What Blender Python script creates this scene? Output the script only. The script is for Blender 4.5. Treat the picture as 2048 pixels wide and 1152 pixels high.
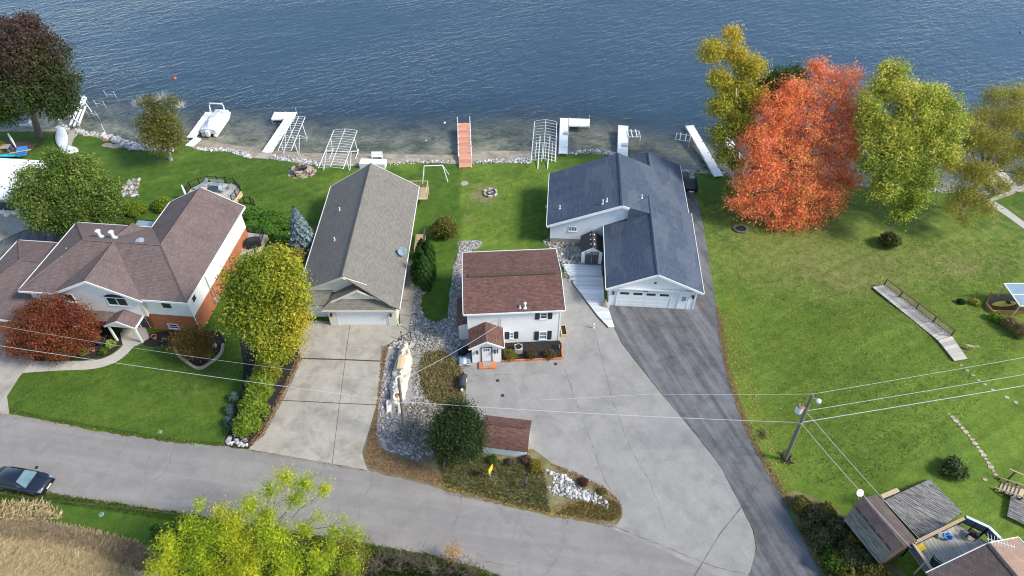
import bpy, math, random
import numpy as np
from mathutils import Vector, Matrix

for o in list(bpy.data.objects):
    bpy.data.objects.remove(o)
SC = bpy.context.scene
COL = SC.collection
rng = random.Random(7)

# ------------------------------------------------------------------ camera
CAM_H = 52.0
cam = bpy.data.cameras.new('camera')
cam.sensor_width = 36.0
cam.lens = 24.0
cam.clip_end = 3000
cam_o = bpy.data.objects.new('camera', cam)
cam_o.location = (0, 0, CAM_H)
cam_o.rotation_euler = (math.radians(45), 0, 0)
COL.objects.link(cam_o)
SC.camera = cam_o

# ------------------------------------------------------------------ sky + sun
SUN_EL, SUN_AZ = 40.0, -16.0            # azimuth measured from +X towards +Y
w = bpy.data.worlds.new('World')
SC.world = w
w.use_nodes = True
nt = w.node_tree
bg = nt.nodes['Background']
sky = nt.nodes.new('ShaderNodeTexSky')
sky.sky_type = 'NISHITA'
sky.sun_disc = False
sky.sun_elevation = math.radians(SUN_EL)
sky.sun_rotation = math.radians(90 - SUN_AZ)
sky.dust_density = 0.7
sky.air_density = 1.0
nt.links.new(sky.outputs[0], bg.inputs[0])
bg.inputs[1].default_value = 0.145
sd = bpy.data.lights.new('sun', 'SUN')
sd.energy = 2.7
sd.angle = math.radians(13.0)
sd.color = (1.0, 0.935, 0.83)
so = bpy.data.objects.new('sun', sd)
COL.objects.link(so)
_e, _a = math.radians(SUN_EL), math.radians(SUN_AZ)
so.rotation_euler = Vector((math.cos(_e) * math.cos(_a), math.cos(_e) * math.sin(_a), math.sin(_e))).to_track_quat('Z', 'Y').to_euler()
so.location = (60, -40, 80)
SC.view_settings.view_transform = 'Standard'
SC.view_settings.look = 'None'
SC.view_settings.exposure = 0.88
SC.view_settings.gamma = 1.0
SC.view_settings.use_curve_mapping = False
SC.cycles.max_bounces = 5
SC.cycles.diffuse_bounces = 2
SC.cycles.glossy_bounces = 2
SC.cycles.transparent_max_bounces = 12
SC.cycles.use_denoising = True
SC.cycles.pixel_filter_type = 'BLACKMAN_HARRIS'
SC.cycles.filter_width = 1.1

# ------------------------------------------------------------------ plan: where survey points of the photograph stand on the ground
_c = math.sqrt(.5)
FPX = 24.0 / 36.0 * 2048

def P(px, py, z=0.0):
    u, v = px - 1024, 576 - py
    t = (z - CAM_H) / (-_c * FPX + _c * v)
    return Vector((u * t, (_c * FPX + _c * v) * t, z))

def PV(px, py, Y):
    """the point at distance Y (vertical plane) on the sight line"""
    u, v = px - 1024, 576 - py
    t = Y / (_c * FPX + _c * v)
    return Vector((u * t, Y, CAM_H + (-_c * FPX + _c * v) * t))

WATER_Z = -1.0
_sh = [(-400, 255), (0, 258), (120, 258), (165, 262), (225, 276), (270, 287), (330, 288), (380, 276), (410, 280), (470, 291), (540, 300), (610, 306),
       (720, 307), (830, 309), (917, 311), (950, 303), (1060, 302), (1118, 304), (1180, 301), (1230, 308), (1262, 322), (1310, 334), (1360, 338), (1400, 341),
       (1500, 349), (1700, 365), (1950, 384), (2048, 376), (2500, 370)]
_shw = sorted([tuple(P(a, b, WATER_Z))[:2] for a, b in _sh])
SHX = np.array([-1500.0] + [a for a, b in _shw] + [1500.0])
SHY = np.array([_shw[0][1]] + [b for a, b in _shw] + [_shw[-1][1]])

def ys(x):
    return np.interp(x, SHX, SHY)

def sst(t):
    t = np.clip(t, 0, 1)
    return t * t * (3 - 2 * t)

def gz(x, y):
    x = np.asarray(x, float); y = np.asarray(y, float)
    d = ys(x) - y
    inland = np.interp(d, [0, 1.2, 3.0, 6, 11, 16], [-1.0, -.86, -.55, -.28, -.05, 0.0])
    off = -1 - np.interp(-d, [0, 2, 6, 10, 14, 20, 40], [0.0, .22, .55, 1.0, 2.3, 4.2, 7.0])
    z = np.where(d >= 0, inland, off)
    z = z + 1.9 * sst((x - 23) / 12) * sst((54 - y) / 12)
    return z

def GZ(x, y):
    return float(gz(x, y))

def g(px, py, dz=0.0):
    z = 0.0
    for _ in range(14):
        p = P(px, py, z)
        z = GZ(p.x, p.y)
    p.z = z + dz
    return p

def h_at(base, py):
    """height above base whose image row is py"""
    lo, hi = 0.0, 40.0
    for _ in range(40):
        m = (lo + hi) / 2
        dz = base.z + m - CAM_H
        row = 576 - FPX * (_c * base.y + _c * dz) / (_c * base.y - _c * dz)
        if row > py: lo = m
        else: hi = m
    return lo

# ------------------------------------------------------------------ node helpers
def new_mat(name):
    m = bpy.data.materials.new(name)
    m.use_nodes = True
    n = m.node_tree.nodes
    return m, n, m.node_tree.links, n['Principled BSDF']

def N(n, t, **kw):
    x = n.new(t)
    for k, v in kw.items():
        if k.startswith('i_'):
            x.inputs[k[2:].replace('_', ' ')].default_value = v
        else:
            setattr(x, k, v)
    return x

def rgba(c):
    return (c[0], c[1], c[2], 1)

def ramp(n, stops, interp='LINEAR'):
    r = n.new('ShaderNodeValToRGB')
    r.color_ramp.interpolation = interp
    e = r.color_ramp.elements
    while len(e) < len(stops):
        e.new(0.5)
    for el, (p, c) in zip(e, stops):
        el.position = p
        el.color = rgba(c) if len(c) == 3 else c
    return r

def noise(n, l, vec, scale, detail=4, rough=.55, dist=0.0):
    t = N(n, 'ShaderNodeTexNoise')
    t.inputs['Scale'].default_value = scale
    t.inputs['Detail'].default_value = detail
    t.inputs['Roughness'].default_value = rough
    t.inputs['Distortion'].default_value = dist
    if vec is not None:
        l.new(vec, t.inputs['Vector'])
    return t

def mix(n, l, fac, a, b, mode='MIX'):
    m = n.new('ShaderNodeMix')
    m.data_type = 'RGBA'
    m.blend_type = mode
    for sock, val in ((m.inputs[0], fac), (m.inputs[6], a), (m.inputs[7], b)):
        if hasattr(val, 'is_output'):
            l.new(val, sock)
        elif isinstance(val, (int, float)):
            sock.default_value = val
        else:
            sock.default_value = rgba(val)
    return m.outputs[2]

def bump(n, l, h, strength, dist, bsdf, prev=None):
    b = n.new('ShaderNodeBump')
    b.inputs['Strength'].default_value = strength
    b.inputs['Distance'].default_value = dist
    l.new(h, b.inputs['Height'])
    if prev is not None:
        l.new(prev, b.inputs['Normal'])
    if bsdf is not None:
        l.new(b.outputs[0], bsdf.inputs['Normal'])
    return b.outputs[0]

def mapr(n, l, val, a, b, c, d):
    m = n.new('ShaderNodeMapRange')
    l.new(val, m.inputs[0])
    m.inputs[1].default_value = a; m.inputs[2].default_value = b
    m.inputs[3].default_value = c; m.inputs[4].default_value = d
    return m.outputs[0]

def gpos(n):
    return n.new('ShaderNodeNewGeometry').outputs['Position']

def pmat(name, col, rough=.7, var=.12, scale=6.0, metal=0.0, bmp=0.0, bscale=None, spec=.35, dirt=None):
    """plain painted / plastic / stone surface with uneven tone"""
    m, n, l, b = new_mat(name)
    p = gpos(n)
    t = noise(n, l, p, scale, 5, .6)
    t2 = noise(n, l, p, scale * .17, 3, .6)
    f = mapr(n, l, t.outputs[0], .3, .7, 1 - var, 1 + var)
    f2 = mapr(n, l, t2.outputs[0], .3, .7, 1 - var * .8, 1 + var * .8)
    mm = n.new('ShaderNodeMath'); mm.operation = 'MULTIPLY'
    l.new(f, mm.inputs[0]); l.new(f2, mm.inputs[1])
    c = mix(n, l, 1.0, col, (0, 0, 0), 'MULTIPLY')
    nd = c.node
    cc = n.new('ShaderNodeCombineColor')
    for i in range(3): l.new(mm.outputs[0], cc.inputs[i])
    l.new(cc.outputs[0], nd.inputs[7])
    out = c
    if dirt:
        dn = noise(n, l, p, dirt[1], 6, .7, .4)
        out = mix(n, l, mapr(n, l, dn.outputs[0], .48, .72, 0, dirt[2]), c, dirt[0])
    l.new(out, b.inputs['Base Color'])
    b.inputs['Roughness'].default_value = rough
    b.inputs['Metallic'].default_value = metal
    b.inputs['Specular IOR Level'].default_value = spec
    if bmp:
        t3 = noise(n, l, p, bscale or scale * 3, 4, .6)
        bump(n, l, t3.outputs[0], bmp, .02, b)
    return m

def uvn(n):
    return n.new('ShaderNodeUVMap').outputs[0]

def shingle(name, c1, c2, cm, w=.33, h=.145, patch=None, streak=.10):
    m, n, l, b = new_mat(name)
    uv = uvn(n)
    bt = N(n, 'ShaderNodeTexBrick')
    l.new(uv, bt.inputs['Vector'])
    bt.inputs['Scale'].default_value = 1.0
    bt.inputs['Brick Width'].default_value = w
    bt.inputs['Row Height'].default_value = h
    bt.inputs['Mortar Size'].default_value = .012
    bt.inputs['Mortar Smooth'].default_value = .3
    bt.inputs['Bias'].default_value = 0.0
    bt.offset = .5
    bt.inputs['Color1'].default_value = rgba(c1)
    bt.inputs['Color2'].default_value = rgba(c2)
    bt.inputs['Mortar'].default_value = rgba(cm)
    gr = noise(n, l, uv, 30, 3, .7)
    c = mix(n, l, mapr(n, l, gr.outputs[0], .3, .7, 0, .45), bt.outputs[0], cm)
    big = noise(n, l, uv, .35, 4, .6, .3)
    sca = N(n, 'ShaderNodeMapping'); sca.inputs['Scale'].default_value = (1.6, .12, 1)
    l.new(uv, sca.inputs[0])
    st = noise(n, l, sca.outputs[0], 1.0, 4, .6)
    cc = n.new('ShaderNodeCombineColor')
    f1 = mapr(n, l, big.outputs[0], .3, .7, 1 - streak, 1 + streak)
    f2 = mapr(n, l, st.outputs[0], .3, .7, 1 - streak, 1 + streak)
    mm = n.new('ShaderNodeMath'); mm.operation = 'MULTIPLY'
    l.new(f1, mm.inputs[0]); l.new(f2, mm.inputs[1])
    for i in range(3): l.new(mm.outputs[0], cc.inputs[i])
    c = mix(n, l, 1.0, c, cc.outputs[0], 'MULTIPLY')
    if patch:
        # whole courses of bleached shingles: noise read once for every shingle
        sn = N(n, 'ShaderNodeVectorMath', operation='SNAP')
        sn.inputs[1].default_value = (w * 1.0, h * 2, 1)
        l.new(uv, sn.inputs[0])
        mp = N(n, 'ShaderNodeMapping'); mp.inputs['Scale'].default_value = (.14, .42, 1); mp.inputs['Rotation'].default_value = (0, 0, .3)
        l.new(sn.outputs[0], mp.inputs[0])
        pn = noise(n, l, mp.outputs[0], 1.0, 2, .5)
        f = mapr(n, l, pn.outputs[0], patch[1], patch[1] + .03, 0, patch[2])
        c = mix(n, l, f, c, patch[0])
    l.new(c, b.inputs['Base Color'])
    b.inputs['Roughness'].default_value = .85
    b.inputs['Specular IOR Level'].default_value = .25
    h1 = mapr(n, l, bt.outputs['Fac'], 0, 1, 1, 0)
    sx = N(n, 'ShaderNodeSeparateXYZ'); l.new(uv, sx.inputs[0])
    dv = n.new('ShaderNodeMath'); dv.operation = 'DIVIDE'; dv.inputs[1].default_value = h; l.new(sx.outputs[1], dv.inputs[0])
    fr = n.new('ShaderNodeMath'); fr.operation = 'FRACT'; l.new(dv.outputs[0], fr.inputs[0])
    iv = mapr(n, l, fr.outputs[0], 0, 1, 1, 0)
    ad = n.new('ShaderNodeMath'); ad.operation = 'ADD'; l.new(h1, ad.inputs[0]); l.new(iv, ad.inputs[1])
    bump(n, l, ad.outputs[0], .7, .006, b)
    return m

def siding(name, col, h=.16, dirt=(.5, .48, .42)):
    m, n, l, b = new_mat(name)
    uv = uvn(n)
    sx = N(n, 'ShaderNodeSeparateXYZ'); l.new(uv, sx.inputs[0])
    dv = n.new('ShaderNodeMath'); dv.operation = 'DIVIDE'; dv.inputs[1].default_value = h; l.new(sx.outputs[1], dv.inputs[0])
    fr = n.new('ShaderNodeMath'); fr.operation = 'FRACT'; l.new(dv.outputs[0], fr.inputs[0])
    p = gpos(n)
    t = noise(n, l, p, .6, 5, .6)
    c = mix(n, l, mapr(n, l, t.outputs[0], .45, .75, 0, .14), col, dirt)
    mp = N(n, 'ShaderNodeMapping'); mp.inputs['Scale'].default_value = (3.0, 3.0, .25); l.new(p, mp.inputs[0])
    t2 = noise(n, l, mp.outputs[0], 1.0, 4, .6)
    c = mix(n, l, mapr(n, l, t2.outputs[0], .52, .75, 0, .1), c, dirt)
    l.new(c, b.inputs['Base Color'])
    b.inputs['Roughness'].default_value = .55
    bump(n, l, mapr(n, l, fr.outputs[0], 0, 1, 1, 0), .8, .012, b)
    return m

def brickmat(name, c1, c2, cm):
    m, n, l, b = new_mat(name)
    uv = uvn(n)
    bt = N(n, 'ShaderNodeTexBrick'); l.new(uv, bt.inputs['Vector'])
    bt.inputs['Scale'].default_value = 1.0
    bt.inputs['Brick Width'].default_value = .22
    bt.inputs['Row Height'].default_value = .075
    bt.inputs['Mortar Size'].default_value = .008
    bt.inputs['Color1'].default_value = rgba(c1); bt.inputs['Color2'].default_value = rgba(c2); bt.inputs['Mortar'].default_value = rgba(cm)
    t = noise(n, l, uv, 1.3, 5, .6)
    c = mix(n, l, mapr(n, l, t.outputs[0], .4, .75, 0, .45), bt.outputs[0], tuple(x * .45 for x in c1))
    l.new(c, b.inputs['Base Color'])
    b.inputs['Roughness'].default_value = .9
    bump(n, l, mapr(n, l, bt.outputs['Fac'], 0, 1, 1, 0), .6, .01, b)
    return m

def woodmat(name, c1, c2, rough=.8, along=(6, .5, 6), worn=None):
    m, n, l, b = new_mat(name)
    tc = n.new('ShaderNodeTexCoord').outputs['Object']
    oi = n.new('ShaderNodeObjectInfo')
    ad = N(n, 'ShaderNodeVectorMath', operation='ADD'); l.new(tc, ad.inputs[0])
    mu = N(n, 'ShaderNodeVectorMath', operation='SCALE'); mu.inputs[0].default_value = (37, 53, 71); l.new(oi.outputs['Random'], mu.inputs['Scale'])
    l.new(mu.outputs[0], ad.inputs[1])
    mp = N(n, 'ShaderNodeMapping'); mp.inputs['Scale'].default_value = along; l.new(ad.outputs[0], mp.inputs[0])
    t = noise(n, l, mp.outputs[0], 2.0, 6, .65, .6)
    r = ramp(n, [(.3, c1), (.7, c2)])
    l.new(t.outputs[0], r.inputs[0])
    f = mapr(n, l, oi.outputs['Random'], 0, 1, .78, 1.18)
    cc = n.new('ShaderNodeCombineColor')
    for i in range(3): l.new(f, cc.inputs[i])
    c = mix(n, l, 1.0, r.outputs[0], cc.outputs[0], 'MULTIPLY')
    if worn:
        wn = noise(n, l, mp.outputs[0], 1.1, 6, .7, .8)
        c = mix(n, l, mapr(n, l, wn.outputs[0], .46, .6, 0, worn[1]), c, worn[0])
    l.new(c, b.inputs['Base Color'])
    b.inputs['Roughness'].default_value = rough
    bump(n, l, t.outputs[0], .3, .01, b)
    return m

def leafmat(name, trans=.48, rough=.6):
    m, n, l, b = new_mat(name)
    a = N(n, 'ShaderNodeAttribute'); a.attribute_name = 'col'
    l.new(a.outputs['Color'], b.inputs['Base Color'])
    b.inputs['Roughness'].default_value = rough
    b.inputs['Specular IOR Level'].default_value = .2
    tr = n.new('ShaderNodeBsdfTranslucent')
    l.new(a.outputs['Color'], tr.inputs[0])
    ms = n.new('ShaderNodeMixShader'); ms.inputs[0].default_value = trans
    l.new(b.outputs[0], ms.inputs[1]); l.new(tr.outputs[0], ms.inputs[2])
    l.new(ms.outputs[0], n['Material Output'].inputs[0])
    return m

def glassmat(name, col, rough=.06):
    m, n, l, b = new_mat(name)
    t = noise(n, l, gpos(n), .9, 3, .5)
    c = mix(n, l, t.outputs[0], tuple(x * .6 for x in col), tuple(x * 1.5 for x in col))
    l.new(c, b.inputs['Base Color'])
    b.inputs['Roughness'].default_value = rough
    b.inputs['Specular IOR Level'].default_value = .7
    return m

# ------------------------------------------------------------------ mesh helpers
class MB:
    def __init__(s):
        s.v = []; s.f = []
    def add(s, vs, fs):
        o = len(s.v)
        s.v += [tuple(p) for p in vs]
        s.f += [tuple(i + o for i in f) for f in fs]
        return s
    def box(s, x0, x1, y0, y1, z0, z1):
        return s.add([(x0, y0, z0), (x1, y0, z0), (x1, y1, z0), (x0, y1, z0), (x0, y0, z1), (x1, y0, z1), (x1, y1, z1), (x0, y1, z1)],
                     [(3, 2, 1, 0), (4, 5, 6, 7), (0, 1, 5, 4), (1, 2, 6, 5), (2, 3, 7, 6), (3, 0, 4, 7)])
    def bar(s, p, q, w, h, up=(0, 0, 1)):
        p, q = Vector(p), Vector(q)
        d = (q - p).normalized(); up = Vector(up)
        if abs(d.dot(up)) > .98: up = Vector((0, 1, 0))
        r = d.cross(up).normalized(); u = r.cross(d)
        vs = []
        for c in (p, q):
            for a, b in ((-1, -1), (1, -1), (1, 1), (-1, 1)):
                vs.append(c + r * (a * w / 2) + u * (b * h / 2))
        return s.add(vs, [(0, 1, 2, 3), (7, 6, 5, 4), (0, 4, 5, 1), (1, 5, 6, 2), (2, 6, 7, 3), (3, 7, 4, 0)])
    def tube(s, pts, r, n=6, caps=True):
        pts = [Vector(p) for p in pts]
        rs = r if isinstance(r, (list, tuple)) else [r] * len(pts)
        vs, fs = [], []
        ref = None
        for i, p in enumerate(pts):
            d = (pts[min(i + 1, len(pts) - 1)] - pts[max(i - 1, 0)])
            if d.length < 1e-9: d = Vector((0, 0, 1))
            d.normalize()
            if ref is None or abs(d.dot(ref)) > .98:
                ref = Vector((0, 0, 1)) if abs(d.z) < .9 else Vector((1, 0, 0))
            a = d.cross(ref).normalized(); b = d.cross(a)
            ref = a.cross(d)
            for k in range(n):
                t = 2 * math.pi * k / n
                vs.append(p + (a * math.cos(t) + b * math.sin(t)) * rs[i])
        for i in range(len(pts) - 1):
            for k in range(n):
                k2 = (k + 1) % n
                fs.append((i * n + k, i * n + k2, (i + 1) * n + k2, (i + 1) * n + k))
        if caps:
            fs.append(tuple(reversed(range(n)))); fs.append(tuple(range((len(pts) - 1) * n, len(pts) * n)))
        return s.add(vs, fs)
    def prism(s, poly, z0, z1):
        poly = [tuple(p)[:2] for p in poly]
        a = sum(poly[i][0] * poly[(i + 1) % len(poly)][1] - poly[(i + 1) % len(poly)][0] * poly[i][1] for i in range(len(poly)))
        if a < 0: poly = poly[::-1]
        n = len(poly)
        vs = [(x, y, z0) for x, y in poly] + [(x, y, z1) for x, y in poly]
        fs = [tuple(reversed(range(n))), tuple(range(n, 2 * n))]
        fs += [(i, (i + 1) % n, n + (i + 1) % n, n + i) for i in range(n)]
        return s.add(vs, fs)
    def slab(s, poly, t):
        """3-D polygon with a thickness t below it"""
        poly = [Vector(p) for p in poly]
        nrm = Vector((0, 0, 0))
        for i in range(len(poly)):
            nrm += poly[i].cross(poly[(i + 1) % len(poly)])
        if nrm.z < 0: poly = poly[::-1]
        n = len(poly)
        vs = poly + [p - Vector((0, 0, t)) for p in poly]
        fs = [tuple(range(n)), tuple(reversed(range(n, 2 * n)))]
        fs += [(i, n + i, n + (i + 1) % n, (i + 1) % n) for i in range(n)]
        return s.add(vs, fs)
    def lathe(s, prof, c=(0, 0, 0), n=12, axis='z'):
        vs, fs = [], []
        for r, z in prof:
            for k in range(n):
                t = 2 * math.pi * k / n
                p = (r * math.cos(t), r * math.sin(t), z)
                if axis == 'x': p = (p[2], p[0], p[1])
                if axis == 'y': p = (p[0], p[2], p[1])
                vs.append((c[0] + p[0], c[1] + p[1], c[2] + p[2]))
        m = len(prof)
        for i in range(m - 1):
            for k in range(n):
                k2 = (k + 1) % n
                fs.append((i * n + k, i * n + k2, (i + 1) * n + k2, (i + 1) * n + k))
        fs.append(tuple(reversed(range(n)))); fs.append(tuple(range((m - 1) * n, m * n)))
        return s.add(vs, fs)
    def loft(s, rings, caps=True):
        n = len(rings[0]); vs = [p for r in rings for p in r]; fs = []
        for i in range(len(rings) - 1):
            for k in range(n):
                k2 = (k + 1) % n
                fs.append((i * n + k, i * n + k2, (i + 1) * n + k2, (i + 1) * n + k))
        if caps:
            fs.append(tuple(reversed(range(n)))); fs.append(tuple(range((len(rings) - 1) * n, len(rings) * n)))
        return s.add(vs, fs)
    def build(s, name, mat, parent=None, smooth=False, loc=None, rz=0.0, kind=None):
        me = bpy.data.meshes.new(name)
        me.from_pydata(s.v, [], s.f)
        me.update()
        auto_uv(me)
        if smooth:
            me.polygons.foreach_set('use_smooth', [True] * len(me.polygons))
        me.materials.append(mat)
        return link(name, me, parent, loc, rz, kind)

def auto_uv(me):
    uvl = me.uv_layers.new(name='UVMap')
    nl = len(me.loops)
    if nl == 0: return
    vi = np.empty(nl, np.int32); me.loops.foreach_get('vertex_index', vi)
    co = np.empty(len(me.vertices) * 3, np.float32); me.vertices.foreach_get('co', co); co = co.reshape(-1, 3)
    lt = np.empty(len(me.polygons), np.int32); me.polygons.foreach_get('loop_total', lt)
    nm = np.empty(len(me.polygons) * 3, np.float32); me.polygons.foreach_get('normal', nm); nm = nm.reshape(-1, 3)
    t = np.stack([-nm[:, 1], nm[:, 0], np.zeros(len(nm), np.float32)], 1)
    L = np.linalg.norm(t, axis=1)
    flat = L < .02
    t[flat] = (1, 0, 0); L[flat] = 1
    t /= L[:, None]
    b = np.cross(nm, t)
    T = np.repeat(t, lt, 0); B = np.repeat(b, lt, 0)
    p = co[vi]
    uv = np.stack([(p * T).sum(1), (p * B).sum(1)], 1).astype(np.float32)
    uvl.data.foreach_set('uv', uv.ravel())

def link(name, me, parent=None, loc=None, rz=0.0, kind=None):
    o = bpy.data.objects.new(name, me)
    COL.objects.link(o)
    if parent is not None: o.parent = parent
    if loc is not None: o.location = loc
    if rz: o.rotation_euler = (0, 0, rz)
    if kind: o['kind'] = kind
    return o

def tag(o, label, cat, group=None):
    o['label'] = label; o['category'] = cat
    if group: o['group'] = group
    return o

def thing(name, label, cat, loc=(0, 0, 0), rz=0.0, group=None):
    o = bpy.data.objects.new(name, None)
    o.empty_display_size = .3
    COL.objects.link(o)
    o.location = loc; o.rotation_euler = (0, 0, rz)
    return tag(o, label, cat, group)

def copy_tree(o, parent=None):
    c = o.copy(); COL.objects.link(c)
    c.parent = parent
    for ch in list(o.children):
        copy_tree(ch, c)
    return c

def to_local(t, p):
    """world point -> local point of a thing placed by location and z rotation"""
    p = Vector(p) - Vector(t.location)
    a = -t.rotation_euler[2]
    return Vector((p.x * math.cos(a) - p.y * math.sin(a), p.x * math.sin(a) + p.y * math.cos(a), p.z))

def smooth_poly(pts, k=4):
    """closed Catmull-Rom through 2-D/3-D points"""
    n = len(pts); out = []
    pts = [Vector(p) for p in pts]
    for i in range(n):
        a, b, c, d = pts[i - 1], pts[i], pts[(i + 1) % n], pts[(i + 2) % n]
        for j in range(k):
            t = j / k
            out.append(.5 * ((2 * b) + (c - a) * t + (2 * a - 5 * b + 4 * c - d) * t * t + (3 * b - a - 3 * c + d) * t ** 3))
    return out

def smooth_line(pts, k=4):
    pts = [Vector(p) for p in pts]
    pts = [pts[0] * 2 - pts[1]] + pts + [pts[-1] * 2 - pts[-2]]
    out = []
    for i in range(1, len(pts) - 2):
        a, b, c, d = pts[i - 1], pts[i], pts[i + 1], pts[i + 2]
        for j in range(k):
            t = j / k
            out.append(.5 * ((2 * b) + (c - a) * t + (2 * a - 5 * b + 4 * c - d) * t * t + (3 * b - a - 3 * c + d) * t ** 3))
    out.append(pts[-2])
    return out

def jitter_poly(pts, amp, seg=.5, seed=1):
    """cut the outline short and make it uneven"""
    r = random.Random(seed); out = []
    n = len(pts)
    for i in range(n):
        a, b = Vector(pts[i]), Vector(pts[(i + 1) % n])
        m = max(1, int((b - a).length / seg))
        for j in range(m):
            p = a.lerp(b, j / m)
            out.append(p + Vector((r.uniform(-amp, amp), r.uniform(-amp, amp), 0)))
    return out

def in_poly(x, y, poly):
    x = np.asarray(x); y = np.asarray(y)
    ins = np.zeros(x.shape, bool)
    n = len(poly)
    for i in range(n):
        x1, y1 = poly[i][0], poly[i][1]; x2, y2 = poly[(i + 1) % n][0], poly[(i + 1) % n][1]
        if y1 == y2: continue
        cnd = ((y1 > y) != (y2 > y)) & (x < (x2 - x1) * (y - y1) / (y2 - y1) + x1)
        ins ^= cnd
    return ins

def sheet(name, mat, poly, dz, thick=.0, kind='structure', parent=None):
    """a flat sheet laid on level ground: top dz above z=0, sides going below the ground"""
    m = MB().prism([(p[0], p[1]) for p in poly], -.12, dz)
    return m.build(name, mat, parent, kind=kind)
# ------------------------------------------------------------------ materials
M = {}
M['white'] = pmat('white_paint', (.78, .78, .76), .5, .05, 3)
M['whitemetal'] = pmat('white_metal', (.72, .74, .75), .4, .06, 3, metal=.0)
M['galv'] = pmat('galvanised', (.55, .57, .58), .4, .15, 8, metal=.6)
M['cream'] = pmat('cream_trim', (.70, .64, .52), .6, .06, 3)
M['black'] = pmat('black_metal', (.015, .015, .017), .5, .2, 8)
M['blackcover'] = pmat('black_fabric', (.02, .02, .024), .75, .3, 6, bmp=.4)
M['charcoal'] = pmat('charcoal_paint', (.045, .048, .055), .6, .12, 5)
M['slate'] = pmat('slate_door', (.085, .09, .11), .55, .08, 4)
M['sid_white'] = siding('white_siding', (.80, .80, .77))
M['sid_house'] = siding('warm_white_siding', (.82, .80, .73))
M['sid_cream'] = siding('cream_siding', (.74, .72, .62))
M['sid_shade'] = siding('shade_tinted_siding', (.68, .72, .76))  # blue tint stands in for skylit shade on the walls
M['brick'] = brickmat('red_brick', (.54, .155, .05), (.44, .11, .036), (.36, .22, .15))
M['sh_mauve'] = shingle('mauve_shingles', (.205, .148, .134), (.145, .106, .099), (.10, .076, .071))
M['sh_grey'] = shingle('grey_shingles', (.245, .222, .185), (.170, .157, .135), (.125, .117, .103), streak=.05)
M['sh_red'] = shingle('red_brown_shingles', (.225, .110, .084), (.115, .062, .053), (.075, .042, .037))
M['sh_blue'] = shingle('blue_slate_shingles', (.088, .112, .155), (.062, .082, .122), (.045, .058, .086), patch=((.19, .21, .225), .52, .17), streak=.08)
M['sh_brown'] = shingle('weathered_brown_shingles', (.155, .115, .10), (.10, .078, .072), (.07, .055, .05))
M['sh_tan'] = shingle('tan_shingles', (.36, .25, .19), (.30, .20, .15), (.22, .15, .11))
M['sh_shed'] = shingle('charcoal_shed_roof', (.062, .062, .066), (.05, .05, .055), (.035, .035, .038), w=.6, h=.25)
M['glass'] = glassmat('window_glass', (.03, .04, .045))
M['glassblue'] = glassmat('sky_glass', (.22, .30, .34), .15)
M['doorblue'] = pmat('dark_blue_door', (.02, .03, .07), .4)
M['conc'] = None
M['wood_deck'] = woodmat('grey_deck_wood', (.36, .33, .27), (.52, .49, .42), along=(1.2, 8, 8))
M['wood_white'] = woodmat('white_deck_paint', (.60, .64, .66), (.76, .79, .80), .6, along=(.8, 9, 9), worn=((.38, .40, .40), .35))
M['wood_old'] = woodmat('old_weathered_wood', (.075, .068, .062), (.20, .185, .17), .95, along=(1.0, 7, 7), worn=((.36, .35, .33), .8))
M['wood_brown'] = woodmat('brown_stained_wood', (.07, .045, .028), (.14, .095, .06), along=(4, 4, 4))
M['wood_tan'] = woodmat('tan_lumber', (.42, .30, .17), (.58, .44, .28), along=(4, 4, 4))
M['wood_pole'] = woodmat('pole_wood', (.10, .085, .072), (.20, .175, .15), along=(9, 9, .5))
M['dock_white'] = pmat('white_dock_deck', (.80, .80, .78), .6, .05, 5)
M['dock_red'] = woodmat('salmon_dock_boards', (.50, .22, .13), (.60, .29, .185), along=(8, 1, 8))
M['stone'] = pmat('pale_stone', (.50, .46, .40), .85, .3, 4, bmp=.5)
M['stonetan'] = pmat('tan_stone', (.40, .33, .25), .85, .25, 4, bmp=.5)
M['stonedark'] = pmat('burnt_stone', (.14, .115, .10), .9, .4, 5, bmp=.5)
M['terracotta'] = pmat('terracotta', (.40, .17, .09), .8, .15, 6)
M['orangebrick'] = pmat('orange_brick', (.55, .18, .06), .8, .18, 9)
M['tarp'] = pmat('dirty_cream_tarp', (.60, .55, .46), .7, .12, 2.5, bmp=.6, bscale=3, dirt=((.35, .30, .22), 2.0, .6))
M['boatwrap'] = pmat('boat_cover', (.62, .65, .70), .6, .06, 2, bmp=.3, bscale=2)
M['plasticblue'] = pmat('blue_plastic', (.05, .25, .60), .45)
M['turq'] = pmat('turquoise_plastic', (.03, .50, .55), .45)
M['yellow'] = pmat('yellow_paint', (.80, .55, .03), .5, .06)
M['kayak'] = pmat('yellow_plastic', (.80, .52, .07), .45, .08)
M['orange'] = pmat('orange_buoy', (.75, .09, .05), .5)
M['green'] = pmat('green_buoy', (.02, .30, .18), .5)
M['bark'] = pmat('bark', (.17, .13, .10), .95, .3, 6, bmp=.8, bscale=14)
M['barkpale'] = pmat('pale_bark', (.48, .45, .40), .9, .3, 4, bmp=.4)
M['leaf'] = leafmat('leaves')
M['needle'] = leafmat('needles', .15, .7)
M['litter'] = leafmat('fallen_leaf', .1, .9)
M['rock'] = leafmat('river_rock', 0.0, .85)
M['straw'] = leafmat('dry_grass', .25, .8)

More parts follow.
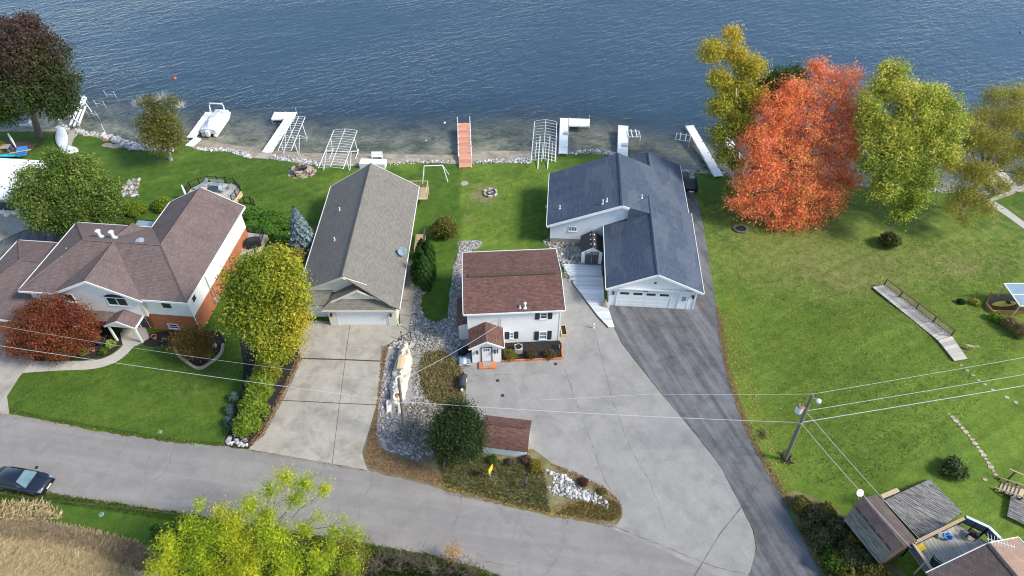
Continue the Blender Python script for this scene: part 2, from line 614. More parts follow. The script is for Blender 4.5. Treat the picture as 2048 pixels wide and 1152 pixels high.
def groundmat(name, cols, scale, rough=.95, bmp=.6, bscale=18, stains=None, streak=None, speck=.22):
    m, n, l, b = new_mat(name)
    p = gpos(n)
    t = noise(n, l, p, scale, 8, .7, .3)
    r = ramp(n, [(.28 + .44 * i / (len(cols) - 1), c) for i, c in enumerate(cols)])
    l.new(t.outputs[0], r.inputs[0])
    fine = noise(n, l, p, bscale * .55, 5, .8)
    f = mapr(n, l, fine.outputs[0], .25, .75, 1 - speck, 1 + speck)
    cc = n.new('ShaderNodeCombineColor')
    for i in range(3): l.new(f, cc.inputs[i])
    c = mix(n, l, 1.0, r.outputs[0], cc.outputs[0], 'MULTIPLY')
    if streak:
        mp = N(n, 'ShaderNodeMapping', vector_type='TEXTURE'); mp.inputs['Rotation'].default_value = (0, 0, streak[1]); mp.inputs['Scale'].default_value = (14, 1.0, 1); l.new(p, mp.inputs[0])
        sn = noise(n, l, mp.outputs[0], streak[2], 5, .65, .15)
        c = mix(n, l, mapr(n, l, sn.outputs[0], .38, .68, 0, streak[3]), c, streak[0])
    if stains:
        sn = noise(n, l, p, stains[1], 6, .7, .5)
        c = mix(n, l, mapr(n, l, sn.outputs[0], .48, .72, 0, stains[2]), c, stains[0])
    l.new(c, b.inputs['Base Color'])
    b.inputs['Roughness'].default_value = rough
    b.inputs['Specular IOR Level'].default_value = .2
    t3 = noise(n, l, p, bscale, 4, .7)
    bump(n, l, t3.outputs[0], bmp, .03, b)
    return m

M['road'] = groundmat('road_asphalt', [(.242, .224, .204), (.272, .252, .230), (.298, .277, .254)], .5, bmp=.3, bscale=25, stains=((.17, .16, .152), .6, .5), streak=((.20, .19, .18), -.16, .9, .7), speck=.28)
M['asph'] = groundmat('grey_asphalt', [(.265, .25, .23), (.305, .29, .268), (.35, .333, .308)], .6, bmp=.3, bscale=25, stains=((.17, .165, .155), .33, .62), streak=((.25, .243, .23), -1.1, .9, .5), speck=.28)
M['dark'] = groundmat('dark_sealed_asphalt', [(.07, .071, .074), (.10, .10, .105), (.14, .14, .142)], .7, bmp=.35, bscale=22, stains=((.045, .045, .05), .5, .6), streak=((.23, .23, .23), -1.25, 1.3, .75), speck=.35)
M['conc'] = groundmat('driveway_concrete', [(.315, .285, .235), (.375, .345, .29), (.42, .39, .33)], .5, bmp=.2, bscale=20, stains=((.19, .17, .135), .45, .8), speck=.18)
M['path'] = groundmat('path_concrete', [(.40, .37, .32), (.50, .47, .42)], .8, bmp=.15, bscale=20)
M['joint'] = groundmat('joint_dirt', [(.05, .045, .04), (.09, .08, .07)], 2)
M['mulch'] = groundmat('dark_mulch', [(.018, .016, .016), (.045, .04, .038)], 3, bmp=1, bscale=14)
M['gravelbase'] = groundmat('gravel_soil', [(.16, .15, .135), (.30, .29, .27), (.42, .41, .39)], 7, bmp=1, bscale=8)
M['verge'] = groundmat('brown_verge', [(.10, .075, .05), (.19, .145, .09), (.17, .16, .07)], 1.2, bmp=1, bscale=12)
M['scrub'] = groundmat('scrub_soil', [(.08, .085, .03), (.19, .165, .075), (.29, .25, .13)], .9, bmp=1, bscale=10)
M['fieldsoil'] = groundmat('field_straw', [(.42, .33, .19), (.56, .46, .28), (.64, .54, .35)], .8, bmp=1, bscale=8)
M['sand'] = groundmat('beach_sand', [(.20, .16, .12), (.34, .29, .22), (.42, .37, .30)], 1.0, bmp=.6, bscale=10, stains=((.10, .07, .05), .6, .6))

# lawn: mown grass, colour from how lush or dry each place is, plus painted shade
def lawnmat():
    m, n, l, b = new_mat('lawn_grass')
    p = gpos(n)
    a = N(n, 'ShaderNodeAttribute'); a.attribute_name = 'lawn'
    s = N(n, 'ShaderNodeSeparateColor'); l.new(a.outputs['Color'], s.inputs[0])
    t = noise(n, l, p, .22, 6, .65, .6)
    t2 = noise(n, l, p, 1.1, 5, .7, .3)
    lush_or_shade = mix(n, l, mapr(n, l, t2.outputs[0], .3, .7, 0, 1), (.044, .100, .012), (.088, .152, .020))
    mid = mix(n, l, mapr(n, l, t2.outputs[0], .3, .7, 0, 1), (.110, .185, .021), (.185, .255, .039))
    dry = mix(n, l, mapr(n, l, t2.outputs[0], .3, .7, 0, 1), (.19, .18, .062), (.31, .26, .11))
    ad = n.new('ShaderNodeMath'); ad.operation = 'ADD'; l.new(s.outputs[0], ad.inputs[0])
    l.new(mapr(n, l, t.outputs[0], .3, .7, -.32, .32), ad.inputs[1])
    c = mix(n, l, mapr(n, l, ad.outputs[0], .15, .85, 0, 1), lush_or_shade, mid)
    ad2 = n.new('ShaderNodeMath'); ad2.operation = 'ADD'; l.new(s.outputs[1], ad2.inputs[0])
    l.new(mapr(n, l, t2.outputs[0], .3, .7, -.25, .25), ad2.inputs[1])
    c = mix(n, l, mapr(n, l, ad2.outputs[0], .2, .9, 0, 1), c, dry)
    bare = mix(n, l, t2.outputs[0], (.20, .145, .09), (.34, .27, .18))
    c = mix(n, l, s.outputs[2], c, bare)
    # mower tracks, each lawn its own way
    mp = N(n, 'ShaderNodeMapping', vector_type='TEXTURE'); mp.inputs['Rotation'].default_value = (0, 0, .5); mp.inputs['Scale'].default_value = (20, 1, 1); l.new(p, mp.inputs[0])
    mow = noise(n, l, mp.outputs[0], 1.3, 3, .6, .1)
    sp = noise(n, l, p, 2.6, 6, .8, .4)
    c = mix(n, l, mapr(n, l, sp.outputs[0], .6, .72, 0, .5), c, dry)
    c = mix(n, l, mapr(n, l, sp.outputs[0], .26, .38, .55, 0), c, (.02, .045, .008))
    fine = noise(n, l, p, 7, 5, .85)
    mm = n.new('ShaderNodeMath'); mm.operation = 'MULTIPLY'
    l.new(mapr(n, l, fine.outputs[0], .25, .75, .5, 1.5), mm.inputs[0]); l.new(mapr(n, l, mow.outputs[0], .3, .7, .87, 1.13), mm.inputs[1])
    f = mm.outputs[0]
    cc = n.new('ShaderNodeCombineColor')
    for i in range(3): l.new(f, cc.inputs[i])
    c = mix(n, l, 1.0, c, cc.outputs[0], 'MULTIPLY')
    l.new(c, b.inputs['Base Color'])
    b.inputs['Roughness'].default_value = .9
    b.inputs['Specular IOR Level'].default_value = .15
    t3 = noise(n, l, p, 12, 4, .75)
    bump(n, l, t3.outputs[0], .9, .09, b)
    return m
M['lawn'] = lawnmat()

def lakebedmat():
    m, n, l, b = new_mat('lake_bed')
    p = gpos(n)
    mp = N(n, 'ShaderNodeMapping'); mp.inputs['Scale'].default_value = (.9, 1.5, 1); mp.inputs['Rotation'].default_value = (0, 0, .25); l.new(p, mp.inputs[0])
    t = noise(n, l, mp.outputs[0], 1.2, 6, .7, 1.2)
    t2 = noise(n, l, p, .22, 4, .6, .4)
    sand = mix(n, l, mapr(n, l, t.outputs[0], .35, .65, 0, 1), (.17, .155, .11), (.40, .36, .27))
    weed = mix(n, l, mapr(n, l, t.outputs[0], .4, .6, 0, 1), (.05, .058, .036), (.16, .16, .105))
    c = mix(n, l, mapr(n, l, t2.outputs[0], .42, .62, 0, 1), sand, weed)
    l.new(c, b.inputs['Base Color'])
    b.inputs['Roughness'].default_value = 1
    return m
M['bed'] = lakebedmat()

def watermat():
    m, n, l, b = new_mat('lake_water')
    n.remove(b)
    p = gpos(n)
    def wave(scl, rot, sc, det, dist):
        mp = N(n, 'ShaderNodeMapping', vector_type='TEXTURE'); mp.inputs['Scale'].default_value = (1 / scl[0], 1 / scl[1], 1); mp.inputs['Rotation'].default_value = (0, 0, rot); l.new(p, mp.inputs[0])
        return noise(n, l, mp.outputs[0], sc, det, .55, dist)
    w1 = wave((.36, 1.15, 1), .42, .95, 2, .6)
    w2 = wave((.42, 1.2, 1), .75, 1.7, 2, .5)
    w3 = wave((.6, 1.0, 1), -.1, 4.5, 2, .2)
    big = wave((.35, 1, 1), .3, .045, 4, .8)
    ad = n.new('ShaderNodeMath'); ad.operation = 'ADD'
    l.new(w1.outputs[0], ad.inputs[0])
    l.new(mapr(n, l, w2.outputs[0], 0, 1, 0, .55), ad.inputs[1])
    ad2 = n.new('ShaderNodeMath'); ad2.operation = 'ADD'
    l.new(ad.outputs[0], ad2.inputs[0]); l.new(mapr(n, l, w3.outputs[0], 0, 1, 0, .10), ad2.inputs[1])
    a = N(n, 'ShaderNodeAttribute'); a.attribute_name = 'lawn'
    s = N(n, 'ShaderNodeSeparateColor'); l.new(a.outputs['Color'], s.inputs[0])
    st = mapr(n, l, big.outputs[0], .32, .68, .4, 1.35)
    hm = n.new('ShaderNodeMath'); hm.operation = 'MULTIPLY'; l.new(ad2.outputs[0], hm.inputs[0]); l.new(st, hm.inputs[1])
    hm2 = n.new('ShaderNodeMath'); hm2.operation = 'MULTIPLY'; l.new(hm.outputs[0], hm2.inputs[0]); l.new(mapr(n, l, s.outputs[0], 0, .6, .35, 1), hm2.inputs[1])
    nb = bump(n, l, hm2.outputs[0], 1.0, .18, None)
    lw = N(n, 'ShaderNodeLayerWeight'); lw.inputs['Blend'].default_value = .5; l.new(nb, lw.inputs['Normal'])
    pw5 = n.new('ShaderNodeMath'); pw5.operation = 'POWER'; pw5.inputs[1].default_value = 4.6; l.new(lw.outputs['Facing'], pw5.inputs[0])
    fres = mapr(n, l, pw5.outputs[0], 0, 1, .022, 1.0)
    gl = N(n, 'ShaderNodeBsdfGlossy'); gl.inputs['Roughness'].default_value = .13; l.new(nb, gl.inputs['Normal'])
    tr = N(n, 'ShaderNodeBsdfTransparent'); tr.inputs['Color'].default_value = (.90, .94, .91, 1)
    df = N(n, 'ShaderNodeBsdfDiffuse'); df.inputs['Color'].default_value = (.037, .072, .110, 1); l.new(nb, df.inputs['Normal'])
    t = noise(n, l, p, .35, 4, .6, .5)
    ad3 = n.new('ShaderNodeMath'); ad3.operation = 'ADD'; ad3.use_clamp = True
    l.new(s.outputs[0], ad3.inputs[0]); l.new(mapr(n, l, t.outputs[0], .3, .7, -.08, .08), ad3.inputs[1])
    m1 = N(n, 'ShaderNodeMixShader'); l.new(ad3.outputs[0], m1.inputs[0])
    l.new(tr.outputs[0], m1.inputs[1]); l.new(df.outputs[0], m1.inputs[2])
    m2 = N(n, 'ShaderNodeMixShader')
    l.new(fres, m2.inputs[0]); l.new(m1.outputs[0], m2.inputs[1]); l.new(gl.outputs[0], m2.inputs[2])
    l.new(m2.outputs[0], n['Material Output'].inputs['Surface'])
    return m
M['water'] = watermat()

# ------------------------------------------------------------------ ground, lake bed, water
def w2px(x, y, z):
    dep = _c * y - _c * (z - CAM_H)
    return 1024 + FPX * x / dep, 576 - FPX * (_c * y + _c * (z - CAM_H)) / dep

def strip_grid(name, xs, ds, mat, attr=None, kind='structure'):
    xs = np.asarray(xs, float); ds = np.asarray(ds, float)
    X, D = np.meshgrid(xs, ds, indexing='ij')
    Y = ys(X) - D
    Z = gz(X, Y)
    nx, nd = X.shape
    co = np.stack([X, Y, Z], 2).reshape(-1, 3)
    i = np.arange(nx - 1)[:, None] * nd + np.arange(nd - 1)[None, :]
    q = np.stack([i, i + 1, i + nd + 1, i + nd], 2).reshape(-1, 4)
    q = q[:, ::-1] if ds[1] < ds[0] else q
    me = bpy.data.meshes.new(name)
    me.from_pydata(co.tolist(), [], q.tolist())
    me.update()
    if me.polygons[0].normal.z < 0:
        me.flip_normals()
    me.polygons.foreach_set('use_smooth', [True] * len(me.polygons))
    if attr is not None:
        at = me.color_attributes.new('lawn', 'FLOAT_COLOR', 'POINT')
        c = attr(co)
        at.data.foreach_set('color', c.astype(np.float32).ravel())
    me.materials.append(mat)
    return link(name, me, kind=kind)

def lawn_attr(co):
    px, py = w2px(co[:, 0], np.maximum(co[:, 1], 2), co[:, 2])
    lush_or_shade = np.full(len(co), .55)      # 0 dark lush or painted shade, 1 yellow green
    dry = np.zeros(len(co)); bare = np.zeros(len(co))
    def blob(cx, cy, rx, ry, s=1.0):
        return s * np.exp(-(((px - cx) / rx) ** 2 + ((py - cy) / ry) ** 2))
    left = sst((925 - px) / 8)
    lush_or_shade = lush_or_shade - .42 * left
    lush_or_shade += .30 * blob(700, 345, 90, 40) + .25 * blob(640, 380, 60, 60) + .5 * blob(800, 330, 40, 14) + .22 * blob(250, 800, 180, 60) + .25 * blob(340, 310, 60, 30)
    mid = sst((px - 918) / 6) * sst((1105 - px) / 25)
    lush_or_shade += mid * (.12 - .45 * sst((px - 1010) / 80) * sst((py - 330) / 60))  # darker towards the blue roofed house: its cast shadow painted into the grass
    right = sst((px - 1395) / 20)
    lush_or_shade += right * (.05 + .10 * sst((py - 560) / 150))
    dry += right * (.27 * sst((640 - py) / 130) + .03)
    dry += .3 * blob(1700, 560, 160, 40) + .2 * blob(1600, 500, 120, 40) + .15 * blob(1900, 520, 120, 30)
    lush_or_shade -= right * .55 * blob(1440, 400, 60, 60) + right * .3 * sst((470 - py) / 60)  # dark blob paints the red maple's cast shadow on the lawn
    dry -= right * .45 * sst((430 - py) / 60)
    # trodden and scorched places
    for cx, cy, rx, ry, s in ((962, 392, 26, 18, .8), (975, 372, 30, 10, .4), (938, 438, 12, 8, .6), (1000, 400, 25, 8, .25), (340, 322, 22, 7, .5), (395, 345, 25, 8, .3), (470, 338, 25, 7, .3),
                              (380, 780, 40, 20, .35), (200, 760, 30, 10, .3), (1890, 795, 30, 8, .35), (1760, 790, 20, 8, .4), (1730, 905, 16, 8, .6), (1925, 542, 26, 8, .6), (1690, 570, 14, 6, .4)):
        dry += blob(cx, cy, rx, ry, s)
    for cx, cy, rx, ry, s in ((964, 395, 14, 10, .6), (938, 438, 7, 5, .5), (1735, 903, 8, 4, .5), (1935, 700, 14, 5, .5), (1745, 572, 8, 4, .6), (440, 745, 20, 6, .2)):
        bare += blob(cx, cy, rx, ry, s)
    # bottom left: grass under the field edge; rough grass by the lower verge
    low = sst((py - 990) / 20) * sst((420 - px) / 30)
    lush_or_shade = lush_or_shade - .15 * low
    return np.stack([np.clip(lush_or_shade, 0, 1), np.clip(dry, 0, 1), np.clip(bare, 0, 1), np.ones(len(co))], 1)

_xs = np.concatenate([[-1500, -700, -300, -160, -110], np.arange(-84, 84.1, .7), [110, 160, 300, 700, 1500]])
_bw = np.concatenate([[0, .8, 1.6, 2.4], np.arange(3, 66, .7), [70, 80, 100, 140, 300, 1000]])
strip_grid('lawn_ground', _xs, _bw[1:], M['lawn'], lawn_attr)
strip_grid('beach', _xs, [0, .4, .8], M['sand'])
strip_grid('lake_bed', _xs, -np.concatenate([[0, 1], np.arange(2, 44, 1.5), [60, 100, 300, 900]]), M['bed'])
def water_attr(co):
    off = co[:, 1] - ys(co[:, 0])
    v = np.interp(off, [-2, 0, 3, 7, 10, 13, 18, 28], [.01, .04, .15, .40, .64, .82, .93, .985])
    return np.stack([v, v, v, np.ones(len(v))], 1)
wo = strip_grid('lake_water', _xs, -np.concatenate([[-2.5, -1, 0, 1], np.arange(2, 44, 1.5), [60, 100, 300, 900]]), M['water'], water_attr)
for v_ in wo.data.vertices: v_.co.z = WATER_Z

# a wider sandy beach where the photo shows one
def gsheet(name, mat, pxpoly, dz=.02, seg=.6, amp=.08, kind='structure', smooth=True, seed=3):
    """uneven sheet that follows the terrain: a fan of points inside the outline"""
    poly = [g(a, b) for a, b in pxpoly]
    if smooth: poly = smooth_poly(poly, 4)
    poly = jitter_poly(poly, amp, seg, seed)
    import mathutils.geometry as mg
    pts = [Vector((p.x, p.y)) for p in poly]
    n0 = len(pts)
    xs = np.array([p.x for p in pts]); yy = np.array([p.y for p in pts])
    step = 1.0
    gx, gy = np.meshgrid(np.arange(xs.min() + .3, xs.max(), step), np.arange(yy.min() + .3, yy.max(), step))
    ins = in_poly(gx.ravel(), gy.ravel(), [(p.x, p.y) for p in pts])
    extra = [Vector((a, b)) for a, b in zip(gx.ravel()[ins], gy.ravel()[ins])]
    r = mg.delaunay_2d_cdt(pts + extra, [], [list(range(n0))], 1, 1e-4)
    vs = [(v.x, v.y, GZ(v.x, v.y) + dz) for v in r[0]]
    m = MB(); m.add(vs, [tuple(f) for f in r[2]])
    o = m.build(name, mat, kind=kind)
    if len(o.data.polygons) and sum(p.normal.z for p in o.data.polygons) < 0: o.data.flip_normals()
    return o

gsheet('sand_beach', M['sand'], [(378, 285), (395, 279), (470, 292), (540, 301), (610, 307), (720, 308), (830, 310), (917, 312), (950, 304), (1062, 303), (1062, 322), (1000, 322), (948, 324), (917, 328), (830, 325), (770, 328), (720, 332),
                                 (640, 332), (582, 325), (538, 318), (494, 314), (454, 302), (410, 302), (385, 296)], .03)

# paved surfaces (level ground)
def flat(pts, k=0):
    r = [P(a, b, 0) for a, b in pts]
    return smooth_poly(r, k) if k else r
road_px = [(-500, 738), (-200, 790), (0, 825), (110, 846), (230, 868), (350, 886), (447, 893), (495, 899), (610, 918), (735, 941), (800, 956), (890, 981), (1000, 1009), (1100, 1033), (1225, 1050), (1330, 1092), (1420, 1130), (1500, 1158), (1800, 1270), (1800, 1420),
           (1300, 1270), (1150, 1205), (1000, 1151), (870, 1112), (735, 1088), (365, 1027), (95, 986), (0, 972), (-200, 945), (-500, 900)]
road = sheet('road', M['road'], jitter_poly(flat(road_px), .11, .35, 5), .020)
light_px = [(1100, 575), (1128, 556), (1150, 566), (1180, 600), (1226, 654), (1245, 690), (1300, 760), (1345, 815), (1400, 880), (1440, 932), (1475, 1000), (1505, 1060), (1512, 1095), (1502, 1172), (1430, 1150), (1330, 1104), (1225, 1058), (1244, 1034), (1240, 1003), (1205, 975), (1150, 948),
            (1105, 926), (1066, 898), (1050, 900), (975, 880), (950, 840), (933, 800), (930, 750), (922, 735), (940, 700), (1000, 650)]
sheet('asphalt_driveway', M['asph'], jitter_poly(flat(light_px), .04, .5, 6), .026)
dark_px = [(1210, 605), (1300, 560), (1340, 420), (1352, 340), (1372, 345), (1392, 388), (1408, 460), (1425, 568), (1437, 627), (1441, 680), (1455, 750), (1480, 830), (1510, 900), (1545, 962), (1570, 1003), (1598, 1062), (1622, 1112), (1645, 1156), (1720, 1290), (1600, 1300), (1490, 1160), (1500, 1142), (1513, 1095), (1506, 1060), (1476, 1000), (1441, 932), (1401, 880), (1346, 815), (1301, 760), (1246, 690), (1227, 654)]
sheet('dark_asphalt_driveway', M['dark'], jitter_poly(flat(dark_px), .04, .5, 7), .032)
# left neighbour's drive
sheet('concrete_drive', M['conc'], flat([(-400, 640), (0, 640), (70, 690), (64, 724), (40, 752), (14, 792), (19, 829), (0, 826), (-200, 791), (-400, 760)]), .030)
sheet('far_concrete_apron', M['conc'], flat([(-300, 380), (120, 380), (110, 430), (60, 455), (0, 482), (-300, 520)]), .020)
sheet('far_asphalt_drive', M['dark'], flat([(-300, 522), (0, 484), (60, 457), (112, 432), (150, 440), (140, 500), (-300, 620)]), .016)
# concrete driveway of the grey house: slabs with open joints on a dirt bed
sheet('driveway_bed', M['joint'], flat([(598, 640), (800, 650), (818, 663), (771, 694), (764, 722), (757, 790), (735, 872), (724, 905), (729, 926), (736, 941), (497, 899), (522, 870), (560, 800), (583, 755), (598, 716)]), .022)
def sempty(name):
    o = bpy.data.objects.new(name, None); o['kind'] = 'structure'; COL.objects.link(o)
    return o
drv = sempty('concrete_driveway')
def slabs(parent, px, top, mat, name='slab'):
    for i, q in enumerate(px):
        m = MB().prism([P(a, b, 0).to_2d() for a, b in q], -.1, top + .002 * (i % 3))
        m.build(name, mat, parent)
slabs(drv, [[(604, 640), (700, 645), (690, 718.5), (600, 715.5), (597, 690)], [(701, 645), (800, 651), (818, 663), (770, 693), (763, 721.5), (691, 718.5)],
            [(599, 718.5), (690, 721), (679, 806), (558.5, 800), (583, 756)], [(691, 721), (763, 724), (757, 789), (753, 809.5), (680, 806)],
            [(558, 801.5), (678.5, 807.5), (664, 928), (497, 899), (522, 870)], [(679.5, 807.5), (752.5, 811), (735, 871), (724, 905), (729, 926), (736, 941), (665, 928)]], .036, M['conc'])
walk = sempty('side_walk')
slabs(walk, [[(801, 650), (818, 662), (822, 633), (800, 630)], [(800, 629), (822, 632), (826, 604), (800, 601)], [(800, 600), (826, 603), (832, 574), (800, 571)], [(800, 570), (832, 573), (836, 520), (805, 520)]], .042, M['conc'])
pw = sempty('front_path')
_up = smooth_line([Vector((a, b, 0)) for a, b in ((65, 722), (120, 723), (187, 721), (219, 712), (242, 696), (252, 681))], 3)
_lo = smooth_line([Vector((a, b, 0)) for a, b in ((45, 746), (120, 741), (177, 739), (215, 731), (245, 716), (271, 689))], 3)
for i in range(0, len(_up) - 1):
    a, b, c2, d = _up[i], _up[i + 1], _lo[i + 1], _lo[i]
    k = .06
    MB().prism([P(*q[:2]).to_2d() for q in (a.lerp(b, k * .4), b, c2, d.lerp(c2, k * .4))], -.1, .038 + .002 * (i % 2)).build('slab', M['path'], pw)
MB().prism([P(*q).to_2d() for q in ((246, 692), (272, 692), (300, 676), (284, 640), (235, 640))], -.1, .06).build('porch_slab', M['path'], pw)

# planting beds, gravel beds, verges
gsheet('mulch_bed', M['mulch'], [(66, 720), (120, 721), (187, 718), (217, 710), (240, 694), (250, 680), (240, 650), (150, 640), (70, 690)], .014)
gsheet('mulch_bed', M['mulch'], [(288, 690), (300, 668), (350, 660), (420, 660), (446, 676), (446, 700), (428, 720), (400, 733), (374, 721), (354, 700), (330, 694)], .014)
gsheet('mulch_shade_strip', M['mulch'], [(480, 670), (515, 660), (560, 700), (600, 690), (598, 720), (580, 760), (556, 805), (520, 872), (496, 897), (450, 890), (458, 860), (482, 800), (486, 730)], .014)  # mulch under the hedge; its black left side also paints the hedge's shade
gsheet('gravel_bed', M['gravelbase'], [(920, 483), (962, 482), (954, 498), (926, 512), (940, 560), (940, 700), (930, 745), (905, 720), (893, 690), (897, 608), (905, 546), (916, 500)], .014)
gsheet('gravel_bed', M['gravelbase'], [(820, 576), (857, 576), (845, 592), (841, 610), (848, 634), (870, 646), (897, 640), (915, 715), (928, 738), (928, 800), (890, 830), (885, 900), (840, 925), (770, 905), (752, 880), (757, 800), (766, 720), (775, 692), (818, 664)], .012)
gsheet('rock_bed', M['gravelbase'], [(1086, 484), (1110, 474), (1165, 470), (1210, 480), (1200, 530), (1128, 528), (1156, 570), (1135, 562), (1115, 510)], .012)
gsheet('leafy_verge', M['verge'], [(764, 690), (775, 694), (766, 740), (757, 815), (752, 870), (770, 900), (840, 912), (900, 920), (895, 985), (800, 963), (738, 946), (720, 915), (732, 872), (750, 800)], .0165)
gsheet('scrub_patch', M['scrub'], [(880, 700), (925, 735), (928, 800), (880, 815), (845, 790), (835, 740), (850, 705)], .022)
gsheet('verge_island', M['scrub'], [(880, 900), (900, 905), (975, 896), (1068, 892), (1106, 921), (1150, 946), (1205, 974), (1244, 1000), (1250, 1036), (1224, 1056), (1100, 1041), (1000, 1016), (890, 987), (862, 930)], .0195)
gsheet('field', M['fieldsoil'], [(-300, 1000), (-100, 1010), (40, 1040), (130, 1052), (260, 1085), (330, 1130), (320, 1240), (-300, 1240)], .018)
gsheet('scrub_ground', M['scrub'], [(1580, 985), (1640, 1000), (1700, 1040), (1760, 1110), (1830, 1180), (1700, 1190), (1645, 1150), (1600, 1060)], .018)
gsheet('stone_path', M['path'], [(1968, 408), (1984, 414), (2048, 458), (2120, 508), (2120, 490), (2048, 444), (1990, 404)], .03, amp=.02)
gsheet('boat_ramp', M['conc'], [(140, 258), (160, 256), (162, 262), (148, 278), (140, 300), (132, 300), (136, 272)], .03, amp=.02)

# cracks and seams in the paving: thin dark fillings, slightly sunk looking
def ribbon(pts, w_, z, seed, amp=.05):
    r = random.Random(seed); m = MB()
    pp = []
    for a, b in zip(pts[:-1], pts[1:]):
        k = max(2, int((b - a).length / .35))
        for i in range(k): pp.append(a.lerp(b, i / k) + Vector((r.uniform(-amp, amp), r.uniform(-amp, amp), 0)))
    pp.append(pts[-1])
    vs, fs = [], []
    for i, p in enumerate(pp):
        d = (pp[min(i + 1, len(pp) - 1)] - pp[max(i - 1, 0)]).normalized(); s_ = Vector((-d.y, d.x, 0)) * w_ * r.uniform(.15, 1.0) / 2
        vs += [(p.x - s_.x, p.y - s_.y, z), (p.x + s_.x, p.y + s_.y, z)]
    m.add(vs, [(2 * i, 2 * i + 1, 2 * i + 3, 2 * i + 2) for i in range(len(pp) - 1) if r.random() > (.18 if amp > .01 else 0)])
    return m
M['crack'] = groundmat('crack_fill', [(.075, .072, .07), (.12, .115, .11)], 2)
cr = MB()
for i, (pl, w_, z, am) in enumerate(((((1128, 735), (1140, 770), (1165, 840), (1190, 905), (1205, 950), (1222, 985)), .05, .0305, .05), (((1188, 660), (1200, 705), (1222, 790), (1250, 870), (1280, 935), (1300, 965)), .045, .0305, .05), (((945, 752), (1040, 748), (1130, 744)), .035, .0305, .04), (((1222, 1052), (1330, 1095), (1430, 1135), (1500, 1150)), .06, .0365, .06),
        (((333, 852), (322, 880), (305, 905), (292, 940), (288, 985)), .035, .0245, .12), (((258, 870), (245, 900), (215, 935), (200, 955), (150, 990)), .04, .0245, .1), (((352, 885), (345, 910), (330, 940), (300, 970)), .035, .0245, .14), (((120, 848), (100, 880), (70, 930)), .03, .0245, .06), (((495, 900), (600, 919), (700, 937)), .03, .0245, .07), (((745, 945), (740, 975), (720, 1010), (716, 1040)), .04, .0245, .12),
        (((925, 990), (915, 1030), (900, 1075), (905, 1100)), .04, .0245, .1), (((1040, 1020), (1030, 1060), (1018, 1100)), .025, .0245, .05), (((1137, 1040), (1130, 1070), (1120, 1110), (1090, 1150)), .035, .0245, .07), (((990, 1008), (1040, 1050), (1080, 1090), (1120, 1130)), .02, .0245, .04), (((870, 1110), (960, 1120), (1060, 1140)), .035, .0245, .09), (((1300, 965), (1318, 1010), (1330, 1060)), .03, .0305, .06), (((1522, 957), (1480, 1018), (1440, 1068), (1389, 1152), (1375, 1175)), .07, .0385, .006))):
    if w_ == 0: continue
    q = ribbon([P(a, b, 0) for a, b in pl], w_, z, 400 + i, am); cr.add(q.v, q.f)
o = cr.build('paving_cracks', M['crack'], kind='stuff')
if sum(p.normal.z for p in o.data.polygons) < 0: o.data.flip_normals()
gm = MB()
for i, pl in enumerate((((390, 887), (394, 891)), ((396, 887), (397, 892)), ((400, 888), (405, 892), (407, 888)))):
    q = ribbon([P(a, b, 0) for a, b in pl], .1, .0255, 450 + i, .01); gm.add(q.v, q.f)
M['greenpaint'] = pmat('green_marking_paint', (.16, .50, .25), .7, .2)
o = gm.build('road_marking', M['greenpaint'], kind='structure')
if sum(p.normal.z for p in o.data.polygons) < 0: o.data.flip_normals()
# ------------------------------------------------------------------ building helpers
def ray_local(t, px, py):
    u, v = px - 1024, 576 - py
    d = Vector((u, _c * FPX + _c * v, -_c * FPX + _c * v))
    o = to_local(t, (0, 0, CAM_H))
    e = to_local(t, Vector((0, 0, CAM_H)) + d)
    return o, (e - o)

def on_v(t, v0, px, py):
    o, d = ray_local(t, px, py)
    return o + d * ((v0 - o.y) / d.y)

def on_u(t, u0, px, py):
    o, d = ray_local(t, px, py)
    return o + d * ((u0 - o.x) / d.x)

def on_z(t, z0, px, py):
    o, d = ray_local(t, px, py)
    return o + d * ((z0 - o.z) / d.z)

def F3(o, r, n, a, b, c):
    """point on a wall: a along r, height b, c outwards"""
    return Vector(o) + Vector(r) * a + Vector((0, 0, b)) + Vector(n) * c

def panel(o, r, n, a0, a1, b0, b1, c0, c1):
    vs = [F3(o, r, n, a, b, c) for c in (c0, c1) for a, b in ((a0, b0), (a1, b0), (a1, b1), (a0, b1))]
    return MB().add(vs, [(0, 3, 2, 1), (4, 5, 6, 7), (0, 1, 5, 4), (1, 2, 6, 5), (2, 3, 7, 6), (3, 0, 4, 7)])

FRONT = (Vector((1, 0, 0)), Vector((0, -1, 0)))
RIGHT = (Vector((0, 1, 0)), Vector((1, 0, 0)))
LEFT = (Vector((0, -1, 0)), Vector((-1, 0, 0)))
BACK = (Vector((-1, 0, 0)), Vector((0, 1, 0)))

